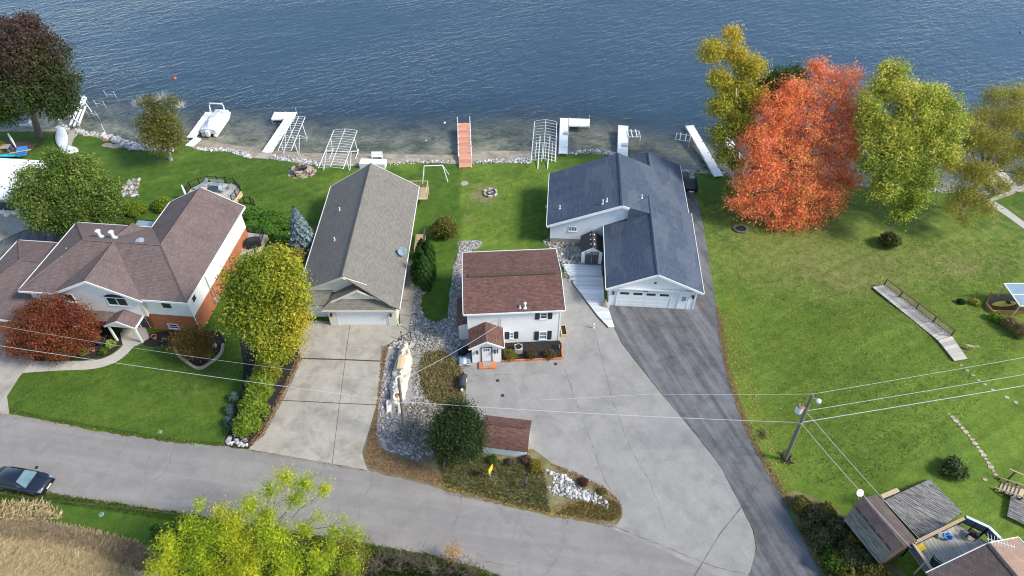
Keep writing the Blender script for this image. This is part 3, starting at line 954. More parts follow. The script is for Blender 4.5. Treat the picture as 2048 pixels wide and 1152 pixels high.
def window(parent, o, face, a0, a1, b0, b1, frame='white', glass='glass', mull=0, rail=0, sill=True, fw=.09, name='window'):
    r, n = face
    m = MB()
    for q in ((a0, a0 + fw, b0, b1), (a1 - fw, a1, b0, b1), (a0 + fw, a1 - fw, b0, b0 + fw), (a0 + fw, a1 - fw, b1 - fw, b1)):
        p = panel(o, r, n, q[0], q[1], q[2], q[3], -.02, .05); m.add(p.v, p.f)
    for i in range(mull):
        c = a0 + (a1 - a0) * (i + 1) / (mull + 1)
        p = panel(o, r, n, c - fw * .45, c + fw * .45, b0 + fw, b1 - fw, -.02, .045); m.add(p.v, p.f)
    for i in range(rail):
        c = b0 + (b1 - b0) * (i + 1) / (rail + 1)
        p = panel(o, r, n, a0 + fw, a1 - fw, c - fw * .35, c + fw * .35, -.02, .042); m.add(p.v, p.f)
    w_ = m.build(name, M[frame], parent)
    panel(o, r, n, a0 + fw * .6, a1 - fw * .6, b0 + fw * .6, b1 - fw * .6, -.03, .015).build('pane', M[glass], w_)
    if sill:
        panel(o, r, n, a0 - .05, a1 + .05, b0 - .07, b0 - .003, -.02, .09).build('sill', M[frame], w_)
    return w_

def garage_door(parent, o, face, a0, a1, b1, rows=4, cols=4, lites=False):
    r, n = face
    m = MB()
    for q in ((a0 - .12, a0, 0, b1 + .12), (a1, a1 + .12, 0, b1 + .12), (a0, a1, b1, b1 + .12)):
        p = panel(o, r, n, q[0], q[1], q[2], q[3], -.02, .06); m.add(p.v, p.f)
    d = m.build('garage_door', M['white'], parent)
    h = b1 / rows
    for i in range(rows):
        s_ = panel(o, r, n, a0 + .005, a1 - .005, i * h + .008, (i + 1) * h - .008, -.02, .008).build('door_section', M['white'], d)
        pass
    w_ = (a1 - a0) / cols
    for i in range(rows):
        for j in range(cols):
            if lites and i == rows - 1:
                panel(o, r, n, a0 + j * w_ + .22, a0 + (j + 1) * w_ - .22, i * h + .12, (i + 1) * h - .12, -.01, .016).build('door_pane', M['glass'], d)
            else:
                panel(o, r, n, a0 + j * w_ + .1, a0 + (j + 1) * w_ - .1, i * h + .1, (i + 1) * h - .1, -.01, .018).build('door_panel', M['white'], d)
    return d

def house_door(parent, o, face, a0, a1, b0, b1, col='white', frame='white', lites=None, glass='glass'):
    r, n = face
    m = MB()
    for q in ((a0 - .09, a0, b0, b1 + .09), (a1, a1 + .09, b0, b1 + .09), (a0, a1, b1, b1 + .09)):
        p = panel(o, r, n, *q, -.02, .05); m.add(p.v, p.f)
    d = m.build('door', M[frame], parent)
    panel(o, r, n, a0 + .004, a1 - .004, b0 + .02, b1 - .004, -.02, .02).build('door_leaf', M[col], d)
    if lites:
        x0, x1, z0, z1, nx, nz = lites
        for i in range(nx):
            for j in range(nz):
                wx, wz = (x1 - x0) / nx, (z1 - z0) / nz
                panel(o, r, n, a0 + x0 + i * wx + .02, a0 + x0 + (i + 1) * wx - .02, b0 + z0 + j * wz + .02, b0 + z0 + (j + 1) * wz - .02, .0, .026).build('door_pane', M[glass], d)
    hp = F3(o, r, n, a1 - .1, b0 + 1.0, .06)
    MB().lathe([(.02, -.05), (.035, -.02), (.04, .02), (.02, .04)], hp, 8, 'y' if abs(n.y) > .5 else 'x').build('handle', M['galv'], d)
    return d

def lantern(parent, o, face, a, b):
    r, n = face
    m = MB()
    p = panel(o, r, n, a - .07, a + .07, b - .12, b + .12, -.02, .03); m.add(p.v, p.f)
    p = panel(o, r, n, a - .1, a + .1, b - .16, b + .16, .08, .26); m.add(p.v, p.f)
    p = panel(o, r, n, a - .02, a + .02, b + .1, b + .16, .03, .08); m.add(p.v, p.f)
    return m.build('wall_lantern', M['charcoal'], parent)

def fascia(parent, pts, mat='white', h=.22, w=.06, name='fascia'):
    for a, b in zip(pts[:-1], pts[1:]):
        a, b = Vector(a), Vector(b)
        MB().bar(a - Vector((0, 0, h / 2 - .04)), b - Vector((0, 0, h / 2 - .04)), w, h).build(name, M[mat], parent)

def ridge_cap(parent, a, b, mat, w=.3):
    a, b = Vector(a), Vector(b)
    d = (b - a).normalized(); s = d.cross(Vector((0, 0, 1))).normalized()
    nrm = s.cross(d)
    m = MB()
    k = max(2, int((b - a).length / .45))
    for i in range(k):
        p, q = a.lerp(b, i / k), a.lerp(b, (i + .96) / k)
        vs = []
        for c in (p, q):
            vs += [c - s * w / 2 - Vector((0, 0, .02)), c + nrm * .07, c + s * w / 2 - Vector((0, 0, .02)), c - nrm * .05]
        m.add(vs, [(0, 1, 5, 4), (1, 2, 6, 5), (2, 3, 7, 6), (3, 0, 4, 7), (3, 2, 1, 0), (4, 5, 6, 7)])
    return m.build('ridge_cap', mat, parent)

def pipe_vent(parent, p, h=.5, r=.07, mat='white', cap=False, name='roof_vent'):
    m = MB().lathe([(r * 2.2, -.08), (r * 2.0, .02), (r, .05), (r, h)] + ([(r * 1.6, h), (r * 1.6, h + .12), (r * .4, h + .18)] if cap else [(r * .7, h)]), p, 10)
    return m.build(name, M[mat], parent, smooth=False)

def wall_poly(parent, name, mat, pts, z0, z1):
    return MB().prism(pts, z0, z1).build(name, mat, parent)

def gable_wall(parent, mat, a, b, z0, peak, thick, face_n, name='gable_wall'):
    """triangle a-b at height z0 with peak point, given thickness along face normal (backwards)"""
    a, b, p = Vector(a), Vector(b), Vector(peak)
    n = Vector(face_n) * thick
    vs = [a, b, p, a - n, b - n, p - n]
    return MB().add(vs, [(0, 1, 2), (5, 4, 3), (0, 3, 4, 1), (1, 4, 5, 2), (2, 5, 3, 0)]).build(name, mat, parent)

# ================================================================== 1. brick and siding house at the left
L = thing('brick_house', 'cream siding over red brick house with mauve hipped roof, at the left', 'house', (-30.97, 44.98, 0), math.radians(-5.5))
ZE, ZR = 5.0, 7.3
J = (-4.28, 5.4, ZR); HL = (-12.3, 5.4, ZR)
roof = MB()
roof.slab([(0, 0, ZE), J, HL, (-17, 0, ZE), (-13.6, 0, ZE), (-9.1, 5.3, ZE + 5.3 * .426), (-4.6, 0, ZE)], .16)
roof.slab([(-17, 0, ZE), HL, (-17, 10.4, ZE)], .16)
roof.slab([(-17, 10.4, ZE), HL, J, (-8.56, 10.4, ZE)], .16)
roof.slab([(-8.56, 10.4, ZE), J, (-4.28, 14.8, ZR), (-8.56, 14.8, ZE)], .16)
roof.slab([(0, 0, ZE), (0, 14.8, ZE), (-4.28, 14.8, ZR), J], .16)
Lr = roof.build('roof', M['sh_mauve'], L)
gr = MB()
gp, gb = (-9.1, -.15, 7.22), (-9.1, 5.3, 7.3)
gr.slab([(-13.75, -.15, 4.94), gp, gb, (-13.6, .1, 5.07)], .15)
gr.slab([(-4.45, -.15, 4.94), gp, gb, (-4.6, .1, 5.07)], .15)
gr.build('gable_roof', M['sh_mauve'], Lr)
for a, b in ((J, (0, 0, ZE)), (HL, (-17, 0, ZE)), (HL, (-17, 10.4, ZE)), (HL, J), (J, (-4.28, 14.8, ZR)), (gp, gb)):
    ridge_cap(Lr, Vector(a) + Vector((0, 0, .03)), Vector(b) + Vector((0, 0, .03)), M['sh_mauve'])
bg_ = MB()   # small gable on the lake side
q0 = on_z(L, 6.1, 263, 446); 
bg_.slab([(q0.x, q0.y + .1, 6.05), (q0.x, 6.6, 6.75), (q0.x - 1.5, q0.y + .1, 5.1)], .12)
bg_.slab([(q0.x, q0.y + .1, 6.05), (q0.x, 6.6, 6.75), (q0.x + 1.5, q0.y + .1, 5.1)], .12)
bg_.build('dormer_roof', M['sh_mauve'], Lr)
fascia(L, [(.04, 0, ZE), (.04, 14.8, ZE)]); fascia(L, [(-4.5, -.04, ZE), (0, -.04, ZE)]); fascia(L, [(-17, -.04, ZE), (-13.7, -.04, ZE)])
fascia(L, [(-17.04, 0, ZE), (-17.04, 10.4, ZE)]); fascia(L, [(-17, 10.44, ZE), (-8.6, 10.44, ZE)]); fascia(L, [(-8.6, 10.5, ZE), (-8.6, 14.8, ZE)])
fascia(L, [(-13.8, -.2, 4.92), (-9.1, -.2, 7.20), (-4.4, -.2, 4.92)], h=.26)
fascia(L, [(-8.56, 14.84, ZE), (-4.28, 14.84, ZR), (0, 14.84, ZE)])
poly = [(-.45, .6), (-.45, 14.4), (-8.15, 14.4), (-8.15, 10.0), (-16.6, 10.0), (-16.6, .6)]
wall_poly(L, 'brick_wall', M['brick'], [(-.5, .65), (-.5, 14.35), (-8.1, 14.35), (-8.1, 9.95), (-16.55, 9.95), (-16.55, .65)], -.3, 2.35)
wall_poly(L, 'upper_wall', M['sid_house'], poly, 2.35, 4.86)
MB().prism([(-13.2, .2), (-5.0, .2), (-5.0, .597), (-13.2, .597)], 2.4, 4.82).build('bay_wall', M['sid_house'], L)
gable_wall(L, M['sid_house'], (-13.2, .2, 4.82), (-5.0, .2, 4.82), 4.82, (-9.1, .2, 6.92), .35, (0, -1, 0))
gable_wall(L, M['sid_house'], (-.45, 14.4, 4.86), (-8.15, 14.4, 4.86), 4.86, (-4.28, 14.4, 7.0), .3, (0, 1, 0))
MB().box(-5.1, -4.9, .16, .25, 2.4, 4.84).build('corner_trim', M['cream'], L)
MB().box(-.55, -.4, .54, .66, 2.4, 4.82).build('corner_trim', M['white'], L)
def pxwin(t, v0, x0, y0, x1, y1, **k):
    a, b = on_v(t, v0, x0, y1), on_v(t, v0, x1, y0)
    return window(t, (0, v0, 0), FRONT, a.x, b.x, a.z, b.z, **k)
o_ = (0, .2, 0)
a = on_v(L, .2, 143, 603); b = on_v(L, .2, 153, 588)
window(L, o_, FRONT, a.x - .55, a.x + .55, a.z, a.z + 1.1)
c_ = on_v(L, .2, 234, 602)
window(L, o_, FRONT, c_.x - 1.05, c_.x + 1.05, c_.z - .62, c_.z + .5, mull=1)
ar = MB(); n_ = 12
vs = [(c_.x - 1.05, .17, c_.z + .52), (c_.x + 1.05, .17, c_.z + .52)] + [(c_.x + 1.05 * math.cos(math.pi * i / n_), .17, c_.z + .52 + .45 * math.sin(math.pi * i / n_)) for i in range(1, n_)]
ar.add(vs + [(x, .23, z) for x, y, z in vs], [tuple(range(n_ + 1)), tuple(reversed(range(n_ + 1, 2 * n_ + 2)))] + [(i, (i + 1) % (n_ + 1), n_ + 1 + (i + 1) % (n_ + 1), n_ + 1 + i) for i in range(n_ + 1)])
ar.build('arched_pane', M['glass'], L)
at_ = MB().tube([(c_.x + 1.1 * math.cos(math.pi * i / n_), .17, c_.z + .52 + .5 * math.sin(math.pi * i / n_)) for i in range(n_ + 1)], .05, 6)
at_.build('arch_trim', M['white'], L)
c_ = on_v(L, .6, 333, 610); window(L, (0, .6, 0), FRONT, c_.x - .55, c_.x + .55, c_.z - .5, c_.z + .5)
c_ = on_v(L, .65, 347, 652); window(L, (0, .65, 0), FRONT, c_.x - .55, c_.x + .55, c_.z - .35, c_.z + .35, rail=1)
c_ = on_u(L, -.45, 387, 596); window(L, (-.45, 0, 0), RIGHT, c_.y - .4, c_.y + .4, c_.z - .5, c_.z + .5)
# brick trellis, downspout, service mast
tr_ = MB(); c_ = on_v(L, .6, 303, 655)
for i in range(5): tr_.bar((c_.x - .4 + i * .2, .58, .25), (c_.x - .4 + i * .2, .58, 1.9), .03, .03)
for i in range(6): tr_.bar((c_.x - .42, .55, .4 + i * .22), (c_.x + .42, .55, .4 + i * .22), .03, .03)
tr_.build('trellis', M['wood_brown'], L)
MB().tube([(-.38, .5, 4.8), (-.38, .5, .1), (-.2, .3, .05)], .05, 6).build('downspout', M['white'], L)
c_ = on_u(L, -.42, 432, 606)
MB().tube([(-.36, c_.y, .5), (-.36, c_.y, 4.4), (-.1, c_.y, 4.55)], .045, 6).build('service_mast', M['galv'], L)
MB().box(-.45, -.2, c_.y - .2, c_.y + .2, .5, 1.1).build('meter_box', M['galv'], L)
MB().tube([(-.36, c_.y + .5, .9), (-.36, c_.y + .5, 2.6)], .04, 6).build('conduit', M['galv'], L)
# roof vents
for px, py, z, h, r, cap in ((199.5, 470, 7.1, .75, .16, True), (226, 472, 7.1, .75, .16, True)):
    q = on_z(L, z, px, py); zz = ZE + (10.4 - q.y) * .46
    pipe_vent(L, (q.x, q.y, zz), h, r, 'whitemetal', cap, 'flue')
q = on_z(L, 7.1, 280, 482); MB().lathe([(.3, 0), (.3, .12), (.42, .14), (.42, .26), (.1, .36)], (q.x, q.y, 6.95), 14).build('turbine_vent', M['galv'], L)
q = on_z(L, 6.1, 134, 499); pipe_vent(L, (q.x, q.y, 5.95), .35, .06)
q = on_z(L, 6.8, 369, 441); pipe_vent(L, (q.x, q.y, 6.65), .4, .07)
# sun room glass roof behind
q = on_z(L, 3.0, 291, 455)
sr = MB().slab([(q.x - 1.2, q.y - .6, 3.2), (q.x + .8, q.y - .6, 3.2), (q.x + .8, q.y + .9, 3.2), (q.x - 1.2, q.y + .9, 3.2)], .06).build('sunroom_roof', M['glassblue'], L)
for i in range(3):
    x = q.x - 1.2 + i * 1.0
    MB().bar((x, q.y - .6, 3.24), (x, q.y + .9, 2.99), .07, .06).build('glazing_bar', M['white'], sr)
MB().prism([(q.x - 1.15, 9.9), (q.x + .75, 9.9), (q.x + .75, q.y + .8), (q.x - 1.15, q.y + .8)], 0, 2.86).build('sunroom_wall', M['white'], L)
# pent roof, porch
pr = MB(); pr.slab([(-13.3, .25, 2.7), (-8.4, .25, 2.7), (-8.4, -.75, 2.3), (-13.3, -.75, 2.3)], .12)
pr.build('pent_roof', M['sh_mauve'], L)
wdw = window(L, (0, .62, 0), FRONT, -9.9, -8.9, .4, 1.6)
ph = on_z(L, 3.2, 232, 643)
px0, px1 = ph.x - 1.55, ph.x + 1.55
pf = ph.y
po = MB(); po.slab([(ph.x, pf, 3.2), (ph.x, .3, 3.2), (px0, .3, 2.4), (px0, pf, 2.4)], .12); po.slab([(ph.x, pf, 3.2), (ph.x, .3, 3.2), (px1, .3, 2.4), (px1, pf, 2.4)], .12)
pr_ = po.build('porch_roof', M['sh_mauve'], L)
gable_wall(L, M['white'], (px0 + .1, pf + .05, 2.3), (px1 - .1, pf + .05, 2.3), 2.3, (ph.x, pf + .05, 3.08), .08, (0, -1, 0), 'porch_gable')
fascia(pr_, [(px0, pf - .04, 2.4), (ph.x, pf - .04, 3.2), (px1, pf - .04, 2.4)], h=.2); fascia(pr_, [(px1 + .04, pf, 2.4), (px1 + .04, .3, 2.4)])
for x in (px0 + .25, px1 - .25):
    MB().box(x - .09, x + .09, pf + .1, pf + .28, .03, 2.3).build('porch_post', M['white'], L)
house_door(L, (0, .65, 0), FRONT, ph.x + .35, ph.x + 1.25, .1, 2.15, 'doorblue', 'white', (.2, .7, 1.1, 1.7, 2, 2))
# low wing of the same house
LW = MB(); zl, zt = 2.75, 4.6
def LP(px, py, z): return tuple(on_z(L, z, px, py))
u0, u1, v0_, v1_ = -24.2, -16.4, -1.9, 9.4
rv = 4.6
LW.slab([(u0, v0_, zl), (u1, v0_, zl), (u1, rv, zt), (u0 + 4.3, rv, zt)], .15)
LW.slab([(u0, v1_, zl), (u0 + 4.3, rv, zt), (u1, rv, zt), (u1, v1_, zl)], .15)
LW.slab([(u0, v0_, zl), (u0 + 4.3, rv, zt), (u0, v1_, zl)], .15)
lw = LW.build('wing_roof', M['sh_mauve'], L)
ridge_cap(lw, (u0 + 4.3, rv, zt + .03), (u1, rv, zt + .03), M['sh_mauve']); ridge_cap(lw, (u0 + 4.3, rv, zt + .03), (u0, v0_, zl + .03), M['sh_mauve']); ridge_cap(lw, (u0 + 4.3, rv, zt + .03), (u0, v1_, zl + .03), M['sh_mauve'])
fascia(L, [(u0, v1_ + .04, zl), (u1 - .6, v1_ + .04, zl)]); fascia(L, [(u0 - .04, v0_, zl), (u0 - .04, v1_, zl)]); fascia(L, [(u0, v0_ - .04, zl), (u1, v0_ - .04, zl)])
wall_poly(L, 'wing_wall', M['brick'], [(u0 + .4, v0_ + .5), (u1 - .2, v0_ + .5), (u1 - .2, v1_ - .4), (u0 + .4, v1_ - .4)], -.3, 2.62)

# ================================================================== 2. grey roofed house
G = thing('grey_gabled_house', 'long cream house with grey shingle gable roof and double garage', 'house', (-16.4, 46.2, 0))
XL, XR, YB = -5.3, 5.25, 20.2
ze, zr = 2.75, 6.1
gf = 1.25    # front of the main gable
rf = MB()
rf.slab([(0, gf, zr), (0, YB, zr), (XL, YB, ze), (XL, gf + 1.1, ze)], .16)
rf.slab([(0, gf, zr), (0, YB, zr), (XR, YB, ze), (XR, .1, ze), (XR - .9, .1, ze + .57)], .16)
Gr = rf.build('roof', M['sh_grey'], G)
ridge_cap(Gr, (0, gf, zr + .03), (0, YB, zr + .03), M['sh_grey'])
# bump-out over the double garage: clipped gable with a skirt roof
bx0, bx1, bxc = -2.45, 4.85, 1.2
by, bgy = .0, 1.0
zk = 3.25; zp = 4.72
bp = MB()
s_ = (zp - ze + .1) / (bxc - bx0)
xk0 = bx0 + (zk - 2.62) / s_; xk1 = bx1 - (zk - 2.62) / s_
bp.slab([(bx0, by, 2.62), (bx1, by, 2.62), (xk1, bgy, zk), (xk0, bgy, zk)], .14)                                    # front skirt
bp.slab([(bx0, by, 2.62), (xk0, bgy, zk), (xk0, bgy - .25, zk), (bxc, bgy - .25, zp), (bxc, 4.2, zp), (bx0, 3.0, 2.62)], .14)
bp.slab([(bx1, by, 2.62), (xk1, bgy, zk), (xk1, bgy - .25, zk), (bxc, bgy - .25, zp), (bxc, 4.2, zp), (bx1, 3.0, 2.62)], .14)
bpo = bp.build('bump_roof', M['sh_grey'], Gr)
ridge_cap(bpo, (bx1, by, 2.65), (xk1, bgy, zk + .03), M['sh_grey'], .22); ridge_cap(bpo, (bx0, by, 2.65), (xk0, bgy, zk + .03), M['sh_grey'], .22)
gable_wall(G, M['sid_cream'], (xk0 + .1, bgy, zk - .05), (xk1 - .1, bgy, zk - .05), zk, (bxc, bgy, zp - .2), .1, (0, -1, 0))
fascia(G, [(xk0 - .25, bgy - .3, zk - .12), (bxc, bgy - .3, zp), (xk1 + .25, bgy - .3, zk - .12)], 'cream', h=.2)
fascia(G, [(bx0, by - .04, 2.62), (bx1, by - .04, 2.62)], 'cream', h=.16)
# left part: gable wall with skirt roof over the single garage door
pt = MB().slab([(XL + .1, .75, 2.62), (bx0 + .1, .75, 2.62), (bx0 + .9, 2.0, 3.55), (XL + .6, 2.0, 3.55)], .13)
pt.build('skirt_roof', M['sh_grey'], G)
gable_wall(G, M['sid_cream'], (XL + .7, 2.0, 3.2), (2.2, 2.0, 3.2), 3.2, (0, 2.0, 5.9), .15, (0, -1, 0))
fascia(G, [(XL, gf + 1.0, ze), (0, gf - .1, zr), (2.1, gf - .1 + .3, zr - 2.1 * .638)], 'cream', h=.24)
fascia(G, [(XL - .04, gf + 1.1, ze), (XL - .04, YB, ze)], 'white', h=.18); fascia(G, [(XR + .04, .1, ze), (XR + .04, YB, ze)], 'white', h=.18)
fascia(G, [(XL, YB + .04, ze), (0, YB + .04, zr), (XR, YB + .04, ze)], 'cream')
wall_poly(G, 'wall', M['sid_cream'], [(XL + .45, 1.6), (bx0 + .35, 1.6), (bx0 + .35, .45), (XR - .55, .45), (XR - .55, YB - .4), (XL + .45, YB - .4)], -.3, 2.56)
gable_wall(G, M['sid_cream'], (XR - .55, YB - .4, 2.56), (XL + .45, YB - .4, 2.56), 2.56, (0, YB - .4, 5.75), .2, (0, 1, 0))
garage_door(G, (0, .45, 0), FRONT, -1.15, 3.75, 2.12, 4, 8)
garage_door(G, (0, 1.6, 0), FRONT, -4.65, -2.35, 2.12, 4, 4)
for x0_, x1_ in ((-2.06, -1.3), (3.9, 4.66)):
    MB().box(x0_, x1_, .36, .452, 0, 2.45).build('pier', M['cream'], G)
lantern(G, (0, .36, 0), FRONT, -1.7, 1.75); lantern(G, (0, .36, 0), FRONT, 4.25, 1.75)
MB().tube([(XR - .5, .5, 2.5), (XR - .42, .42, 2.3), (XR - .42, .42, .1), (XR - .1, .42, .04)], .05, 6).build('downspout', M['white'], G)
for px, py, z in ((679, 417, 4.6), (671, 486, 4.3)):
    q = on_z(G, z, px, py); pipe_vent(G, (q.x, q.y, zr + q.x * .632 - .02), .4, .07)
for i in range(3):
    q = on_z(G, 4.0, 680 + i * 20, 380 + 8 * i)
# satellite dish on the right slope
q = on_z(G, 4.2, 803, 496)
dz_ = zr - q.x * .638
dish = MB()
rings = []
dc = Vector((q.x, q.y, dz_ + .65)); dn = Vector((.15, -.75, .62)).normalized()
da = dn.cross(Vector((0, 0, 1))).normalized(); db = da.cross(dn)
for rr, dd in ((.02, -.10), (.2, -.085), (.36, -.04), (.47, .0), (.47, .02), (.36, -.02), (.2, -.065), (.02, -.08)):
    rings.append([dc + dn * dd + (da * math.cos(k * math.pi / 10) + db * math.sin(k * math.pi / 10)) * rr for k in range(20)])
dish.loft(rings)
dp = thing('satellite_dish', 'pale blue round satellite dish on the grey roof', 'satellite dish', (-16.4 + q.x, 46.2 + q.y, dz_))
dish.v = [(x - q.x, y - q.y, z - dz_) for x, y, z in dish.v]
dish.build('reflector', M['glassblue'], dp, smooth=True)
MB().tube([(0, .1, .55), (0, .12, .3), (.0, .0, .0)], .03, 6).build('mount', M['galv'], dp)
MB().tube([(0, .05, .5), (.0, -.45, .55), (.0, -.52, .72)], .02, 6).build('arm', M['galv'], dp)
MB().box(-.05, .05, -.58, -.48, .68, .8).build('receiver', M['white'], dp)
MB().tube([(0, .1, .4), (.35, -.1, -.24)], .018, 5).build('strut', M['galv'], dp)
MB().tube([(0, .1, .4), (-.25, -.2, .16)], .018, 5).build('strut', M['galv'], dp)
# side stoop, steps and handrail of the grey house
st = thing('side_deck', 'small tan side deck with brown rails against the grey house wall', 'deck', (-10.7, 57.6, 0))
MB().box(-.4, .75, 0, 2.6, .5, .6).build('platform', M['wood_tan'], st)
for i in range(3): MB().box(-.4, .75, -.3 - i * .3, -.02 - i * .3, .34 - i * .15, .40 - i * .15).build('step', M['wood_tan'], st)
for y in (0.05, 1.3, 2.55): MB().box(.66, .75, y - .05, y + .05, 0, 1.5).build('post', M['wood_brown'], st)
MB().box(.65, .76, 0, 2.6, 1.5, 1.56).build('handrail', M['wood_brown'], st)
for i in range(12): MB().box(.69, .72, .15 + i * .2, .18 + i * .2, .62, 1.5).build('baluster', M['wood_brown'], st)
st2 = thing('side_stoop', 'concrete stoop with short brown railing beside the arborvitae', 'stoop', (-10.75, 52.2, 0))
MB().box(-.2, 1.05, 0, 1.6, -.2, .35).build('landing', M['conc'], st2)
for x in (-.1, .95): MB().box(x - .04, x + .04, 1.5, 1.58, .35, 1.3).build('post', M['wood_brown'], st2)
MB().box(-.15, 1.0, 1.49, 1.59, 1.3, 1.36).build('handrail', M['wood_brown'], st2)
for i in range(5): MB().box(.05 + i * .17, .08 + i * .17, 1.52, 1.56, .36, 1.3).build('baluster', M['wood_brown'], st2)
bd = thing('back_deck', 'tan lake side deck rail at the far right corner of the grey house', 'deck', (-11.2, 66.3, 0))
MB().box(-3.5, .9, 0, 2.4, .9, 1.0).build('platform', M['wood_tan'], bd)
MB().box(-3.5, .9, 2.3, 2.4, 1.9, 1.97).build('handrail', M['wood_tan'], bd); MB().box(.8, .9, 0, 2.3, 1.9, 1.97).build('handrail', M['wood_tan'], bd)
for i in range(26): MB().box(-3.4 + i * .165, -3.36 + i * .165, 2.33, 2.37, 1.0, 1.9).build('baluster', M['wood_tan'], bd)
for x in (-3.4, -1.4, .8): MB().box(x - .05, x + .05, 2.28, 2.38, -.4, 1.9).build('post', M['wood_tan'], bd)
for i in range(13): MB().box(.83, .87, .1 + i * .17, .14 + i * .17, 1.0, 1.9).build('baluster', M['wood_tan'], bd)

# ================================================================== 3. white house with red-brown roof
W = thing('white_house', 'white two storey house with red brown shingle roof and black shutters', 'house', (-4.56, 43.6, 0), math.radians(3.4))
rz_ = 5.85; e_ = 4.85
rv_ = 4.15; bk = 8.7; wu = 9.6
rf = MB(); rf.slab([(0, 0, e_), (wu, 0, e_), (wu, rv_, rz_), (0, rv_, rz_)], .15); rf.slab([(0, bk, e_), (wu, bk, e_), (wu, rv_, rz_), (0, rv_, rz_)], .15)
Wr = rf.build('roof', M['sh_red'], W)
m = MB()
for i in range(44): m.box(.55 + i * .195, .55 + i * .195 + .18, rv_ - .2, rv_ + .2, rz_ - .02, rz_ + .11)
m.build('ridge_vent', M['wood_brown'], Wr, kind='stuff')  # real vent; the dark brown stands in for the shadow of its shingles
fascia(W, [(0, -.04, e_), (wu, -.04, e_)], h=.18); fascia(W, [(0, bk + .04, e_), (wu, bk + .04, e_)], h=.18)
fascia(W, [(-.04, 0, e_), (-.04, rv_, rz_), (-.04, bk, e_)], h=.2); fascia(W, [(wu + .04, 0, e_), (wu + .04, rv_, rz_), (wu + .04, bk, e_)], h=.2)
wall_poly(W, 'wall', M['sid_white'], [(.3, .35), (wu - .3, .35), (wu - .3, bk - .35), (.3, bk - .35)], -.3, e_ - .14)
for x, nx in ((.3, -1), (wu - .3, 1)):
    gable_wall(W, M['sid_white'], (x, .35, e_ - .14), (x, bk - .35, e_ - .14), 0, (x, rv_, rz_ - .12), .1, (nx, 0, 0))
for sx in (.3, wu - .42):
    MB().box(sx, sx + .12, .31, .348, -.1, e_ - .15).build('corner_trim', M['white'], W)
for (x0, y0, x1, y1) in ((1079.5, 624.5, 1095.5, 637.5), (1077.5, 662.5, 1094.5, 678.5), (1019, 664, 1027.5, 676.5)):
    a, b = on_v(W, .35, x0, y1), on_v(W, .35, x1, y0)
    w_ = window(W, (0, .35, 0), FRONT, a.x, b.x, a.z, b.z, rail=1, glass='glassblue' if y0 > 630 else 'glass')
    sw = .42
    for s0 in (a.x - sw - .03, b.x + .03):
        sh = panel((0, .35, 0), FRONT[0], FRONT[1], s0, s0 + sw, a.z - .05, b.z + .05, -.01, .05).build('shutter', M['black'], w_)
        for k in range(7):
            zz = a.z + (b.z - a.z) * (k + .5) / 7
            m = panel((0, .35, 0), FRONT[0], FRONT[1], s0 + .05, s0 + sw - .05, zz - .04, zz + .04, .05, .065)
            if k == 0: acc = MB()
            acc.add(m.v, m.f)
        acc.build('louvre', M['charcoal'], w_, kind='stuff')
for px, py, h, r in ((1050, 612, .55, .09), (1040, 612, .3, .06)):
    q = on_z(W, 5.2, px, py); pipe_vent(W, (q.x, q.y, e_ + q.y * (rz_ - e_) / rv_), h, r, 'whitemetal', h > .5)
# service mast on the wall, and its weather head
q = on_v(W, .3, 1001, 655)
MB().tube([(q.x, .28, 2.3), (q.x, .28, 3.7), (q.x - .15, .1, 3.85)], .03, 6).build('service_mast', M['galv'], W)
ant = MB()
for k in range(5): ant.tube([(q.x - .3 + k * .12, .1, 3.9), (q.x - .35 + k * .12, -.3, 4.0)], .012, 4)
ant.tube([(q.x - .9, -.05, 3.95), (q.x + .2, -.1, 3.95)], .015, 4)
ant.build('antenna', M['galv'], W, kind='stuff')
# lean-to on the left
MB().slab([(.28, .9, 2.75), (.28, 4.6, 2.75), (-.75, 4.6, 2.35), (-.75, .9, 2.35)], .1).build('lean_to_roof', M['sh_red'], W)
MB().prism([(-.62, 1.1), (.29, 1.1), (.29, 4.5), (-.62, 4.5)], -.2, 2.27).build('lean_to_wall', M['sid_white'], W)
# entry porch
ex0, ex1, ef = .62, 3.42, -1.95
er = MB(); xc = (ex0 + ex1) / 2
er.slab([(xc, ef - .25, 3.35), (xc, .34, 3.35), (ex0 - .28, .34, 2.4), (ex0 - .28, ef - .25, 2.4)], .12); er.slab([(xc, ef - .25, 3.35), (xc, .34, 3.35), (ex1 + .28, .34, 2.4), (ex1 + .28, ef - .25, 2.4)], .12)
ero = er.build('entry_roof', M['sh_red'], W)
fascia(ero, [(ex0 - .28, ef - .28, 2.4), (xc, ef - .28, 3.35), (ex1 + .28, ef - .28, 2.4)], h=.18)
fascia(ero, [(ex1 + .31, ef - .25, 2.4), (ex1 + .31, .3, 2.4)], h=.14)
wall_poly(W, 'entry_wall', M['sid_white'], [(ex0, ef), (ex1, ef), (ex1, .346), (ex0, .346)], -.2, 2.34)
gable_wall(W, M['sid_white'], (ex0, ef, 2.34), (ex1, ef, 2.34), 0, (xc, ef, 3.2), .1, (0, -1, 0))
house_door(W, (0, ef, 0), FRONT, xc - .46, xc + .46, .22, 2.2, 'white', 'charcoal', (.16, .76, 1.5, 1.84, 3, 2))
lantern(W, (0, ef, 0), FRONT, xc - .88, 1.75); lantern(W, (0, ef, 0), FRONT, xc + .78, 1.75)
for k in range(3):
    MB().box(xc + 1.0, xc + 1.12, ef - .03, ef + .01, 1.35 + k * .2, 1.5 + k * .2).build('house_number', M['charcoal'], W)
bs = MB().box(xc - .78, xc + .78, ef - .85, ef - .01, -.1, .2).build('brick_step', M['orangebrick'], W)
